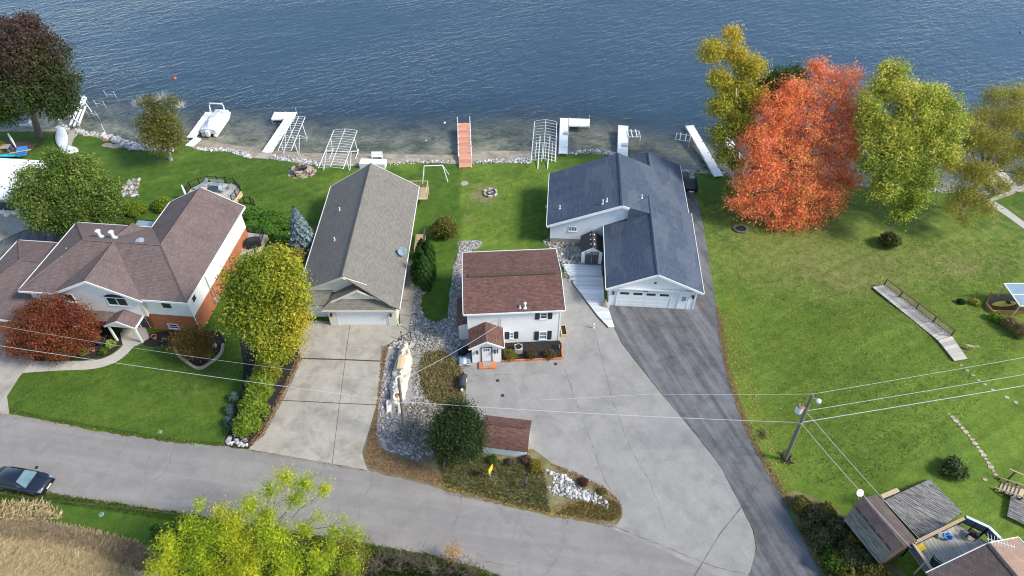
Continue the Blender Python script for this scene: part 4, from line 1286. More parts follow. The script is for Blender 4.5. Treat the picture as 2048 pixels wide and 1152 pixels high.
MB().box(xc - .42, xc + .42, ef - .6, ef - .1, .2, .222).build('door_mat', M['glassblue'], bs)
# planter border
q1 = to_local(W, P(1124, 719, 0)); 
pl = thing('planter_bed', 'orange brick edged planting bed along the white house front', 'planter', W.location, W.rotation_euler[2])
MB().box(ex1 + .05, q1.x, q1.y + .15, .33, -.1, .12).build('soil', M['mulch'], pl)
nb = 22
for i in range(nb):
    x0 = ex1 + .05 + (q1.x - ex1 - .05) * i / nb
    MB().box(x0, x0 + (q1.x - ex1 - .05) / nb - .015, q1.y, q1.y + .14, -.05, .2).build('edging_brick', M['orangebrick'], pl)
for i in range(8):
    y0 = q1.y + .15 + (.3 - q1.y - .15) * i / 8
    MB().box(q1.x, q1.x + .14, y0, y0 + (.3 - q1.y - .15) / 8 - .015, -.05, .2).build('edging_brick', M['orangebrick'], pl)

# ================================================================== 4. blue roofed house with garage
B = thing('blue_roofed_house', 'house with siding tinted blue for shade, dark blue shingle roof and attached garage', 'house', (9.55, 48.95, 0), math.radians(-4.0))
ze = 2.95; zg = 5.25; zm = 6.25; um = 1.7; sm = .41
rf = MB()
rf.slab([(0, 0, ze), (4.9, 0, zg), (4.9, 12.8, zg), (0, 12.8, ze)], .16)
rf.slab([(9.8, 0, ze), (4.9, 0, zg), (4.9, 12.8, zg), (10.0, 12.8, ze)], .16)
Br = rf.build('garage_roof', M['sh_blue'], B)
ridge_cap(Br, (4.9, 0, zg + .03), (4.9, 12.8, zg + .03), M['sh_blue'])
rf = MB()
rf.slab([(-6.35, 9.5, ze), (um, 9.5, zm), (um, 19.5, zm), (-6.35, 19.5, ze)], .16)
rf.slab([(um, 9.5, zm), (2.5, 9.6, zm - sm * .8), (4.9, 12.9, zm - sm * 3.2), (9.7, 12.9, zm - sm * 8), (9.7, 22.3, zm - sm * 8), (5.6, 22.3, zm - sm * 3.9), (5.6, 19.5, zm - sm * 3.9), (um, 19.5, zm)], .16)
rf.slab([(5.6, 22.3, zm - sm * 3.9), (5.6, 19.3, zm - sm * 3.9), (1.7, 19.3, zm - sm * 3.9 - 1.6), (1.7, 22.3, zm - sm * 3.9 - 1.6)], .14)
mr = rf.build('main_roof', M['sh_blue'], B)
ck = MB(); ck.slab([(2.5, 9.62, zm - sm * .8 - .02), (4.88, 12.85, zg - .03), (4.88, 9.62, zg - .03)], .1)
ck.add([(2.45, 9.62, zm - .4), (2.45, 9.62, 4.0), (4.9, 9.62, zg - .06)], [(0, 1, 2)])
ck.build('cricket', M['sh_blue'], mr)
ridge_cap(mr, (um, 9.5, zm + .03), (um, 19.5, zm + .03), M['sh_blue'], .36); ridge_cap(mr, (5.6, 19.6, zm - sm * 3.9 + .03), (5.6, 22.3, zm - sm * 3.9 + .03), M['sh_blue'])
fascia(B, [(-.04, 0, ze), (-.04, 10.0, ze)], h=.18); fascia(B, [(9.86, 0, ze), (10.04, 12.8, ze)], h=.18); fascia(B, [(0, -.04, ze), (4.9, -.04, zg), (9.8, -.04, ze)], h=.24)
fascia(B, [(-6.39, 9.5, ze), (-6.39, 19.5, ze)], h=.18); fascia(B, [(-6.35, 9.46, ze), (um, 9.46, zm), (2.5, 9.5, zm - .33)], h=.3); fascia(B, [(9.74, 12.9, ze + .02), (9.74, 22.3, ze + .02)], h=.2)
wall_poly(B, 'garage_wall', M['sid_shade'], [(.5, .5), (9.3, .5), (9.3, 12.6), (.5, 12.6)], -.3, ze - .12)
gable_wall(B, M['sid_white'], (.5, .47, ze - .12), (9.3, .47, ze - .12), 0, (4.9, .47, zg - .2), .2, (0, -1, 0))
MB().box(.35, 9.45, .2, .52, ze - .2, ze - .09).build('soffit', M['white'], B)
wall_poly(B, 'main_wall', M['sid_shade'], [(-5.9, 10.0), (9.2, 10.0), (9.2, 19.1), (-5.9, 19.1)], .75, ze - .12)
wall_poly(B, 'foundation', M['conc'], [(-5.86, 10.04), (9.16, 10.04), (9.16, 19.06), (-5.86, 19.06)], -.6, .75)
wall_poly(B, 'porch_wall', M['sid_shade'], [(2.1, 19.1), (9.2, 19.1), (9.2, 21.9), (2.1, 21.9)], -.6, ze - .12)
gable_wall(B, M['sid_shade'], (-5.9, 10.0, ze - .12), (9.2, 10.0, ze - .12), 0, (um, 10.0, zm - .3), .2, (0, -1, 0))
gable_wall(B, M['sid_shade'], (9.2, 19.1, ze - .12), (-5.9, 19.1, ze - .12), 0, (um, 19.1, zm - .3), .2, (0, 1, 0))
for x in (.47, 9.2): MB().box(x, x + .13, .44, .498, 0, ze - .13).build('corner_trim', M['white'], B)
MB().box(-5.93, -5.8, 9.96, 9.998, .75, ze - .13).build('corner_trim', M['white'], B)
garage_door(B, (0, .5, 0), FRONT, 1.35, 6.75, 2.2, 4, 4, lites=True)
house_door(B, (0, .5, 0), FRONT, 7.65, 8.55, .05, 2.1, 'white', 'white', (.22, .7, 1.15, 1.85, 1, 1), 'glassblue')
lantern(B, (0, .5, 0), FRONT, .85, 2.0); lantern(B, (0, .5, 0), FRONT, 8.95, 2.0)
MB().lathe([(.12, 0), (.14, -.05), (.1, -.12)], (4.9, .42, 3.75), 10).build('gable_light', M['charcoal'], B)
for k in range(4): MB().box(3.9 + k * .12, 3.97 + k * .12, .41, .44, 2.36, 2.48).build('house_number', M['charcoal'], B)
a = on_v(B, 10.0, 1137, 461.5); b = on_v(B, 10.0, 1154, 455)
window(B, (0, 10.0, 0), FRONT, a.x, b.x, a.z, b.z + .1, mull=2, rail=1, fw=.07)
for px, py, z, h in ((1120.5, 402, 4.6, .45), (1206, 402, 5.8, .55), (1214, 400, 5.8, .45), (1284, 391, 5.6, .4)):
    q = on_z(B, z, px, py)
    pipe_vent(B, (q.x, q.y, zm - sm * abs(q.x - um)), h, .07, 'whitemetal')
MB().lathe([(.02, 0), (.09, .05), (.12, .3), (.09, .34)], (-6.5, 14.4, 1.6), 8).build('wall_vent', M['white'], B)

# small storage shed between house and garage
sh_c = P(1182, 527, 0)
S = thing('resin_shed', 'small white shed with dark roof and grey double doors', 'shed', (sh_c.x, sh_c.y, 0), math.radians(-3))
hw, dpth = 1.12, 2.5
wall_poly(S, 'wall', M['white'], [(-hw, 0), (hw, 0), (hw, dpth), (-hw, dpth)], 0, 1.75)
gable_wall(S, M['white'], (-hw, -.002, 1.75), (hw, -.002, 1.75), 0, (0, -.002, 2.45), .08, (0, -1, 0))
rf = MB(); rf.slab([(0, -.14, 2.6), (0, dpth + .1, 2.6), (-hw - .12, dpth + .1, 1.78), (-hw - .12, -.14, 1.78)], .08); rf.slab([(0, -.14, 2.6), (0, dpth + .1, 2.6), (hw + .12, dpth + .1, 1.78), (hw + .12, -.14, 1.78)], .08)
sr_ = rf.build('roof', M['sh_shed'], S)
for k in range(3):
    for s in (-1, 1):
        MB().slab([(s * .14, .35 + k * .8, 2.55), (s * .14, .5 + k * .8, 2.55), (s * .28, .55 + k * .8, 2.46), (s * .28, .4 + k * .8, 2.46)], .03).build('skylight', M['white'], sr_)
for s in (-1, 1):
    x0, x1 = (0.02, .74) if s > 0 else (-.74, -.02)
    d_ = MB().box(x0, x1, -.05, -.004, .05, 1.78).build('shed_door', M['slate'], S)
    MB().box(x0 + .1, x1 - .1, -.075, -.05, 1.42, 1.7).build('transom_frame', M['white'], d_)
    for i in range(4):
        for j in range(2):
            wx = (abs(x1 - x0) - .26) / 4
            MB().box(x0 + .13 + i * wx + .015, x0 + .13 + (i + 1) * wx - .015, -.085, -.076, 1.44 + j * .12, 1.55 + j * .12).build('pane', M['glass'], d_)
    MB().box(s * .07 - .02, s * .07 + .02, -.1, -.05, .85, 1.1).build('handle', M['black'], d_)
# white deck boards between the drives
D = thing('white_plank_deck', 'white painted plank deck with slanting edge beside the garage', 'deck', (0, 0, 0))
dk = [P(1124, 528, .12), P(1204, 530, .12), P(1209, 600, .12), P(1217, 617, .12), P(1229, 654, .12), P(1217, 654, .12), P(1196, 632, .12), P(1150, 572, .12)]
ylo, yhi = min(p.y for p in dk), max(p.y for p in dk)
bw = .24; y = ylo; k = 0
dkp = [(p.x, p.y) for p in dk]
while y < yhi - .05:
    y0, y1 = y + .012, min(y + bw - .012, yhi)
    def span(yy):
        xs_ = []
        for i in range(len(dkp)):
            (xa, ya), (xb, yb) = dkp[i], dkp[(i + 1) % len(dkp)]
            if (ya > yy) != (yb > yy): xs_.append(xa + (yy - ya) / (yb - ya) * (xb - xa))
        return (min(xs_), max(xs_)) if len(xs_) >= 2 else None
    s0, s1 = span(y0 + .003), span(y1 - .003)
    if s0 and s1:
        zt_ = .12 + .004 * (k % 3)
        vs = [(s0[0], y0, .05), (s0[1], y0, .05), (s1[1], y1, .05), (s1[0], y1, .05), (s0[0], y0, zt_), (s0[1], y0, zt_), (s1[1], y1, zt_), (s1[0], y1, zt_)]
        MB().add(vs, [(3, 2, 1, 0), (4, 5, 6, 7), (0, 1, 5, 4), (1, 2, 6, 5), (2, 3, 7, 6), (3, 0, 4, 7)]).build('plank', M['wood_white'], D)
    y += bw; k += 1
m = MB(); e = dk[4:] + [dk[0]]
for a, b in zip(e[1:-1], e[2:]): m.bar(a + Vector((-.03, -.03, -.05)), b + Vector((-.03, -.03, -.05)), .05, .16)
m.build('edge_board', M['charcoal'], D)
# ================================================================== 5. little shed by the road
c5 = P(965, 905, 0); c6 = P(1052, 916, 0)
ya = math.atan2(c6.y - c5.y, c6.x - c5.x)
R5 = thing('roadside_shed', 'low white shed with red brown gambrel roof beside the road', 'shed', (c5.x, c5.y, 0), ya)
wl = (c6 - c5).length; dp5 = 2.7
wall_poly(R5, 'wall', M['sid_white'], [(0, 0), (wl, 0), (wl, dp5), (0, dp5)], -.1, 1.45)
prof = [(-.22, 1.35), (.35, 2.25), (dp5 / 2, 2.6), (dp5 - .35, 2.25), (dp5 + .22, 1.35)]
rr = MB()
for (ya_, za_), (yb_, zb_) in zip(prof[:-1], prof[1:]):
    rr.slab([(-.15, ya_, za_), (wl + .15, ya_, za_), (wl + .15, yb_, zb_), (-.15, yb_, zb_)], .08)
r5 = rr.build('roof', M['sh_red'], R5)
for x in (0.02, wl - .06):
    vs = [(x, p[0] if 0 < i < 4 else (0.05 if i == 0 else dp5 - .05), p[1] - .06) for i, p in enumerate(prof)]
    MB().add(vs + [(x + .04, b, c) for a, b, c in vs], [(0, 1, 2, 3, 4), (9, 8, 7, 6, 5), (0, 5, 6, 1), (1, 6, 7, 2), (2, 7, 8, 3), (3, 8, 9, 4), (4, 9, 5, 0)]).build('gable_wall', M['sid_white'], R5)
m = MB()
for i in range(26): m.box(.1 + i * (wl - .2) / 26, .1 + (i + .8) * (wl - .2) / 26, dp5 / 2 - .14, dp5 / 2 + .14, 2.575, 2.66)
m.build('ridge_cap', M['sh_red'], r5, kind='stuff')
MB().box(wl, wl + .05, .4, 1.5, .0, 1.4).build('side_door', M['wood_old'], R5)
# ================================================================== 6. bottom right: weathered shed, old deck, deck of the near house
def frame_from(pa, pb):
    d = pb - pa
    return math.atan2(d.y, d.x)
zb = 1.7
# weathered shed: ridge runs from A to Bq
A_, B_ = P(1729, 998, zb + 3.1), P(1806, 1089, zb + 3.1)
K = thing('weathered_shed', 'weathered shed with brown shingle roof and grey shake side', 'shed', (A_.x, A_.y, 0), frame_from(A_, B_))
kl = (B_ - A_).length
def kz(px, py, z): return to_local(K, P(px, py, z))
c_, d_ = kz(1755, 988, zb + 2.5), kz(1832, 1080, zb + 2.5)
e_2, f_ = kz(1708, 1010, zb + 2.6), kz(1783, 1103, zb + 2.6)
g_, h_ = kz(1689, 1043, zb + .3), kz(1760, 1129, zb + .3)
yr = (c_.y + d_.y) / 2; yl = (e_2.y + f_.y) / 2; yb = (g_.y + h_.y) / 2
rf = MB(); rf.slab([(-.1, 0, zb + 3.1), (kl + .1, 0, zb + 3.1), (kl + .1, yr, zb + 2.5), (-.1, yr, zb + 2.5)], .1)
rf.slab([(-.1, 0, zb + 3.1), (kl + .1, 0, zb + 3.1), (kl + .1, yl, zb + 2.6), (-.1, yl, zb + 2.6)], .1)
kr = rf.build('roof', M['sh_brown'], K)
n_c = 9
for i in range(n_c):
    t0, t1 = i / n_c, (i + 1.12) / n_c
    ya_, za_ = yl + (yb - yl) * t0, zb + 2.56 + (.3 - 2.56) * t0
    yb2, zb2 = yl + (yb - yl) * min(t1, 1), zb + 2.56 + (.3 - 2.56) * min(t1, 1) - .03
    MB().slab([(0, ya_, za_), (kl, ya_, za_), (kl, yb2, zb2 + .07), (0, yb2, zb2 + .07)], .03).build('shake_course', M['wood_old'], K)
for i in range(5):
    x = .4 + i * (kl - .8) / 4
    MB().box(x - .25, x + .25, yl - .04, yl + .05, zb + 2.6, zb + 2.68).build('roof_bracket', M['black'], kr)
for x in (0.0, kl - .08):
    vs = [(x, yr - .1, zb - .8), (x, yr - .1, zb + 2.4), (x, 0, zb + 2.98), (x, yl + .05, zb + 2.5), (x, yb + .1, zb + .2), (x, yb + .1, zb - .8)]
    MB().add(vs + [(x + .08, b, c) for a, b, c in vs], [tuple(range(6)), tuple(reversed(range(6, 12)))] + [(i, (i + 1) % 6, 6 + (i + 1) % 6, 6 + i) for i in range(6)]).build('end_wall', M['wood_brown'], K)
MB().box(.08, kl - .08, yr - .18, yr - .1, zb - .8, zb + 2.38).build('side_wall', M['wood_brown'], K)
# second small dish on the shed corner
q = P(1720, 986, zb + 3.6)
sd_ = thing('small_dish', 'white round dish on a pole at the weathered shed corner', 'satellite dish', (q.x, q.y, zb + 2.9))
dn = Vector((.1, -.7, .7)).normalized(); da = dn.cross(Vector((0, 0, 1))).normalized(); db = da.cross(dn)
MB().loft([[Vector((0, 0, .7)) + dn * dd + (da * math.cos(k * math.pi / 9) + db * math.sin(k * math.pi / 9)) * rr for k in range(18)] for rr, dd in ((.02, -.07), (.18, -.05), (.29, 0), (.29, .02), (.18, -.03), (.02, -.05))]).build('reflector', M['white'], sd_, smooth=True)
MB().tube([(0, .08, .65), (0, .1, .4), (0.15, -.1, -.1)], .03, 6).build('mount', M['galv'], sd_)
MB().tube([(0, .05, .6), (0, -.3, .62)], .015, 5).build('arm', M['galv'], sd_)

def plank_deck(t, poly, direction, width, mat, z, thick=.05, gap=.02, name='plank', r=random.Random(4), zj=.01, end_j=.0):
    """boards laid along `direction` over a convex outline (local xy)"""
    a = math.atan2(direction[1], direction[0])
    c, s = math.cos(-a), math.sin(-a)
    rp = [(x * c - y * s, x * s + y * c) for x, y in poly]
    lo, hi = min(p[1] for p in rp), max(p[1] for p in rp)
    y = lo
    c2, s2 = math.cos(a), math.sin(a)
    while y < hi - .02:
        y0, y1 = y + gap / 2, min(y + width - gap / 2, hi - .002)
        ends = []
        for yy in (y0 + .002, y1 - .002):
            xs_ = []
            for i in range(len(rp)):
                (xa, ya), (xb, yb_) = rp[i], rp[(i + 1) % len(rp)]
                if (ya > yy) != (yb_ > yy): xs_.append(xa + (yy - ya) / (yb_ - ya) * (xb - xa))
            ends.append((min(xs_), max(xs_)) if len(xs_) > 1 else None)
        if ends[0] and ends[1] and y1 > y0:
            j0, j1 = r.uniform(-end_j, end_j), r.uniform(-end_j, end_j)
            zt = z + r.uniform(-zj, zj)
            L_ = ends[0][1] - ends[0][0]
            # local board mesh along x so that the grain runs with it
            cx, cy = (ends[0][0] + ends[0][1]) / 2, (y0 + y1) / 2
            vs = []
            for zz in (-thick, 0):
                for xx, yy in ((ends[0][0] + j0, y0), (ends[0][1] + j1, y0), (ends[1][1] + j1, y1), (ends[1][0] + j0, y1)):
                    vs.append((xx - cx, yy - cy, zz))
            o = MB().add(vs, [(3, 2, 1, 0), (4, 5, 6, 7), (0, 1, 5, 4), (1, 2, 6, 5), (2, 3, 7, 6), (3, 0, 4, 7)]).build(name, M[mat], t)
            o.location = (cx * c2 - cy * s2, cx * s2 + cy * c2, zt)
            o.rotation_euler = (0, 0, a)
        y += width

zd = zb + .45
od_w = [P(a, b, zd) for a, b in ((1768, 1001), (1860, 958), (1924, 1024), (1846, 1081))]
O_ = od_w[0]
OD = thing('old_plank_deck', 'weathered grey plank deck with peeling paint beside the brown shed', 'deck', (O_.x, O_.y, 0))
d_dir = P(1891, 1058, zd) - P(1783, 995, zd)
plank_deck(OD, [(p.x - O_.x, p.y - O_.y) for p in od_w], (d_dir.x, d_dir.y), .19, 'wood_old', zd, .06, .025, end_j=.0)
m = MB()
for a, b in ((0, 1), (1, 2)): m.bar(od_w[a] - O_.xyz.to_2d().to_3d() - Vector((0, 0, .14)), od_w[b] - O_.xyz.to_2d().to_3d() - Vector((0, 0, .14)), .06, .2)
m.build('rim_board', M['wood_old'], OD)
for p in od_w: MB().box(p.x - O_.x - .06, p.x - O_.x + .06, p.y - O_.y - .06, p.y - O_.y + .06, .3, zd - .07).build('post', M['wood_old'], OD)
b0, b1 = P(1764, 993, zd + .45), P(1797, 979, zd + .45)
bn = thing('deck_bench', 'narrow pale wooden bench at the head of the old deck', 'bench', (b0.x, b0.y, 0))
MB().bar((0, 0, zd + .42), b1 - b0 + Vector((0, 0, zd + .42)), .34, .06).build('seat', M['wood_tan'], bn)
for f in (.15, .85):
    q = (b1 - b0) * f
    MB().box(q.x - .05, q.x + .05, q.y - .1, q.y + .1, GZ(b0.x + q.x, b0.y + q.y) - .1, zd + .39).build('leg', M['wood_old'], bn)

# deck of the near house
zf = zb + 1.0
fd = [P(a, b, zf) for a, b in ((1816, 1098), (1917, 1048), (1935, 1058), (1996, 1082), (1996, 1110), (1873, 1200), (1860, 1185))]
fd = [P(1816, 1098, zf), P(1917, 1048, zf), P(2010, 1108, zf), P(1900, 1190, zf)]
O2 = fd[0]
FD = thing('house_deck', 'grey board deck with tan rails at the bottom right house', 'deck', (O2.x, O2.y, 0))
dd2 = P(1900, 1140, zf) - P(1870, 1095, zf)
plank_deck(FD, [(p.x - O2.x, p.y - O2.y) for p in fd], (dd2.x, dd2.y), .2, 'wood_deck', zf, .05, .02)
def lo2(p): return Vector((p.x - O2.x, p.y - O2.y, p.z))
def railing(t, pa, pb, h, mat, top='wood_tan', n=10, panel_mat=None):
    a, b = lo2(pa), lo2(pb)
    MB().bar(a + Vector((0, 0, h)), b + Vector((0, 0, h)), .22, .06).build('handrail', M[top], t)
    MB().bar(a + Vector((0, 0, .12)), b + Vector((0, 0, .12)), .05, .08).build('bottom_rail', M[mat], t)
    for i in range(3):
        q = a.lerp(b, i / 2); MB().box(q.x - .05, q.x + .05, q.y - .05, q.y + .05, q.z - 1.2, q.z + h - .04).build('post', M[mat], t)
    if panel_mat:
        MB().bar(a + Vector((0, 0, h * .5)), b + Vector((0, 0, h * .5)), .03, h * .75).build('privacy_panel', M[panel_mat], t)
    else:
        for i in range(n):
            q = a.lerp(b, (i + .5) / n); MB().box(q.x - .02, q.x + .02, q.y - .02, q.y + .02, q.z + .1, q.z + h - .03).build('baluster', M[mat], t)
M['bluepanel'] = pmat('blue_grey_screen', (.10, .135, .20), .6, .15, 4)
railing(FD, P(1816, 1098, zf), P(1917, 1048, zf), .95, 'wood_brown', n=22)
railing(FD, P(1816, 1098, zf), P(1868, 1172, zf), .95, 'wood_tan', panel_mat='bluepanel')
railing(FD, P(1921, 1045, zf), P(1966, 1066, zf), .95, 'wood_brown', 'wood_white', n=12, panel_mat='bluepanel')
railing(FD, P(1966, 1066, zf), P(1996, 1096, zf), .95, 'wood_brown', 'wood_white', n=12, panel_mat='bluepanel')
for i, (px, py, rz, lab) in enumerate(((1942, 1073, 2.4, 'black deck chair near the rail of the near house deck'), (1866, 1134, .7, 'black folding chair by the brown roof edge on the deck'))):
    q = P(px, py, zf)
    ch = thing('deck_chair', lab, 'chair', (q.x, q.y, zf + .012), rz)
    MB().box(-.3, .3, -.3, .3, .38, .44).build('seat', M['blackcover'], ch)
    MB().slab([(-.3, .28, .44), (.3, .28, .44), (.3, .45, 1.0), (-.3, .45, 1.0)], .06).build('backrest', M['blackcover'], ch)
    for sx in (-.28, .28):
        for sy in (-.27, .27): MB().box(sx - .025, sx + .025, sy - .025, sy + .025, 0, .38).build('leg', M['black'], ch)
        MB().box(sx - .04, sx + .04, -.3, .3, .62, .66).build('armrest', M['black'], ch)
q = P(1838, 1100, zf); yb_ = thing('yellow_cooler', 'bright yellow box on the deck by the tan rail', 'box', (q.x, q.y, zf + .012), .45)
MB().box(-.3, .3, -.2, .2, 0, .32).build('body', M['yellow'], yb_); MB().box(-.32, .32, -.22, .22, .325, .4).build('lid', M['yellow'], yb_); MB().box(-.12, .12, -.24, -.221, .2, .25).build('handle', M['black'], yb_)
q = P(1893, 1076, zf); bb = thing('blue_basket', 'round blue basket on the grey boards of the house deck', 'basket', (q.x, q.y, zf + .012))
MB().lathe([(.2, 0), (.3, .28), (.32, .3), (.27, .28), (.18, .04)], (0, 0, 0), 14).build('shell', M['plasticblue'], bb)
MB().tube([(.3 * math.cos(t * math.pi / 8), 0, .3 + .2 * math.sin(t * math.pi / 8)) for t in range(9)], .015, 5).build('handle', M['white'], bb)
q = P(1880, 1073, zf); wb = thing('white_bin', 'white square bin next to the blue basket on the deck', 'bin', (q.x, q.y, zf + .012), .5)
MB().lathe([(.26, 0), (.3, .3), (.32, .31), (.28, .29), (.24, .03)], (0, 0, 0), 4).build('shell', M['white'], wb); MB().box(-.2, .2, -.2, .2, .2, .24).build('contents', M['glassblue'], wb)

# roof of the near house
zr2 = zb + 4.2; ze2 = zb + 2.6
pk = P(1977, 1087, zr2); pk2 = P(2060, 1185, zr2)
NH = thing('near_house', 'near house roof, brown and tan shingles, at the bottom right corner', 'house', (pk.x, pk.y, 0), frame_from(pk, pk2))
lp = to_local(NH, P(1862, 1158, ze2)); rp_ = to_local(NH, P(2030, 1068, ze2))
rl = 9.0
rf = MB(); rf.slab([(0, 0, zr2), (rl, 0, zr2), (rl, lp.y, ze2), (0, lp.y, ze2)], .14); n1 = rf.build('roof', M['sh_brown'], NH)
rf = MB(); rf.slab([(0, 0, zr2), (rl, 0, zr2), (rl, rp_.y, ze2), (0, rp_.y, ze2)], .14); rf.build('roof_slope', M['sh_tan'], NH)
ridge_cap(n1, (0, 0, zr2 + .03), (rl, 0, zr2 + .03), M['sh_brown'])
fascia(NH, [(-.04, lp.y, ze2), (-.04, 0, zr2), (-.04, rp_.y, ze2)], h=.2); fascia(NH, [(0, rp_.y + .04, ze2), (rl, rp_.y + .04, ze2)], h=.18)
wall_poly(NH, 'wall', M['sid_cream'], [(.5, lp.y + .4), (rl - .4, lp.y + .4), (rl - .4, rp_.y - .4), (.5, rp_.y - .4)], 0, ze2 - .13)
gable_wall(NH, M['sid_cream'], (.5, lp.y + .4, ze2 - .13), (.5, rp_.y - .4, ze2 - .13), 0, (.5, 0, zr2 - .25), .1, (-1, 0, 0))
an = thing('tv_antenna', 'white rooftop television antenna on the near house gable', 'antenna', (pk.x, pk.y, zr2))
MB().tube([(0, 0, -.1), (0, 0, .55)], .025, 6).build('mast', M['white'], an)
MB().tube([(-.3, .1, .55), (1.3, -.5, .55)], .022, 6).build('boom', M['white'], an)
for i in range(9):
    f = i / 8; q = Vector((-.25, .08, .57)).lerp(Vector((1.25, -.48, .57)), f); hl = .42 - .22 * f
    MB().tube([q + Vector((.35, .93, 0)) * hl, q - Vector((.35, .93, 0)) * hl], .012, 5).build('element', M['white'], an)
# side stairs and ramp at the right edge
zs = zb + .3
s0, s1 = P(1992, 966, zs), P(2046, 990, zs + .3)
ST = thing('wooden_side_stair', 'short brown wooden stair with rails at the right edge', 'stairs', (s0.x, s0.y, 0), frame_from(s0, s1))
sl = (s1 - s0).length
for i in range(7):
    x = .1 + i * (sl - .2) / 7
    MB().box(x, x + .3, -.55, .55, zs - .2 + i * .09, zs - .13 + i * .09).build('tread', M['wood_tan'], ST)
for y in (-.6, .6):
    MB().bar((0, y, zs + .1), (sl, y, zs + .75), .1, .08).build('handrail', M['wood_tan'], ST)
    for i in range(4):
        x = .1 + i * (sl - .2) / 3; MB().box(x - .05, x + .05, y - .05, y + .05, zs - .6, zs + .12 + .62 * i / 3).build('post', M['wood_brown'], ST)
MB().bar((.2, 1.0, zs + 1.1), (sl + 1, 1.5, zs + 1.0), .1, .1).build('top_rail', M['wood_tan'], ST)
MB().box(.6, .7, 1.0, 1.1, zs - .6, zs + 1.06).build('post', M['wood_brown'], ST)
s2 = P(2038, 1008, zs + .3)
RP = thing('grey_landing', 'grey board landing at the right edge beside the brown stair', 'landing', (s2.x, s2.y, 0), -.6)
plank_deck(RP, [(-.6, -1.6), (1.6, -1.6), (1.6, .9), (-.6, .9)], (1, 0.0), .18, 'wood_old', zs + .25, .05, .025)
for x in (-.5, 1.5):
    for y in (-1.5, .8): MB().box(x - .05, x + .05, y - .05, y + .05, .5, zs + .19).build('post', M['wood_brown'], RP)

# long garden stair on the slope
def gl(px, py, dz): return g(px, py, dz)
aL, aR = g(1744, 577, .12), g(1768, 573, .12)
bL, bR = g(1874, 683, .12), g(1901, 675, .12)
cL, cR = g(1907, 724, .12), g(1933, 720, .12)
GS = thing('garden_stair', 'long grey wooden garden stair with brown baluster rail on the right lawn', 'stairs', (aL.x, aL.y, 0))
off = Vector((aL.x, aL.y, 0))
nt_ = 22
for i in range(nt_):
    f0, f1 = i / nt_, (i + .84) / nt_
    pts = [aL.lerp(bL, f0), aR.lerp(bR, f0), aR.lerp(bR, f1), aL.lerp(bL, f1)]
    zt = max(p.z for p in pts) + .05
    cen = sum(pts, Vector()) / 4
    poly = [((p.x - cen.x), (p.y - cen.y)) for p in pts]
    o = MB().prism(poly, -.05, 0).build('tread', M['wood_deck'], GS); o.location = (cen.x - off.x, cen.y - off.y, zt)
for i in range(6):
    f0, f1 = i / 6 + .008, (i + 1) / 6
    pts = [bL.lerp(cL, f0), bR.lerp(cR, f0), bR.lerp(cR, f1), bL.lerp(cL, f1)]
    cen = sum(pts, Vector()) / 4
    o = MB().prism([(p.x - cen.x, p.y - cen.y) for p in pts], -.05, 0).build('landing_board', M['wood_deck'], GS); o.location = (cen.x - off.x, cen.y - off.y, bL.z + .1)
for a, b in ((aL, bL), (aR, bR)):
    MB().bar(a - off - Vector((0, 0, .08)), b - off - Vector((0, 0, .08)), .06, .26).build('stringer', M['wood_brown'], GS)
for a, b in ((bL, cL), (bR, cR)):
    MB().bar(a - off - Vector((0, 0, .06)), b - off - Vector((0, 0, .06)), .06, .2).build('stringer', M['wood_brown'], GS)
ra, rb = aR.lerp(aL, .04) - off, bR.lerp(bL, .04) - off
MB().bar(ra + Vector((0, 0, .95)), rb + Vector((0, 0, .95)), .14, .05).build('handrail', M['wood_brown'], GS)
MB().bar(ra + Vector((0, 0, .22)), rb + Vector((0, 0, .22)), .05, .08).build('bottom_rail', M['wood_brown'], GS)
for i in range(5):
    q = ra.lerp(rb, i / 4); MB().box(q.x - .055, q.x + .055, q.y - .055, q.y + .055, q.z - .3, q.z + 1.0).build('post', M['wood_brown'], GS)
bm = MB().box(-.022, .022, -.022, .022, 0, .7); bo = None
for i in range(56):
    q = ra.lerp(rb, (i + .5) / 56)
    if bo is None:
        bo = bm.build('baluster', M['wood_tan'], GS); o = bo
    else:
        o = bo.copy(); COL.objects.link(o); o.parent = GS
    o.location = (q.x, q.y, q.z + .23)
# stepping stones
SP = sempty('stepping_stone_path')
r_ = random.Random(11)
for i, (px, py, sz) in enumerate([(1922, 731, .17), (1934, 741, .2), (1946, 751, .18), (1957, 761, .16), (1970, 769, .2), (1985, 780, .2), (2014, 795, .24), (2031, 805, .22)] +
                                 [(1898 + 92 * f + 6 * math.sin(3 * f), 828 + 122 * f ** 1.05, .15 + .06 * (k % 3)) for k, f in enumerate(np.linspace(0, 1, 17))] + [(1970, 959, .2)]):
    p = g(px, py)
    pts = [(sz * r_.uniform(.75, 1.1) * math.cos(t * math.pi / 4 + .3), sz * .8 * r_.uniform(.7, 1.1) * math.sin(t * math.pi / 4 + .3)) for t in range(8)]
    o = MB().prism(pts, -.1, .04).build('stepping_stone', M['stonetan'], SP); o.location = p

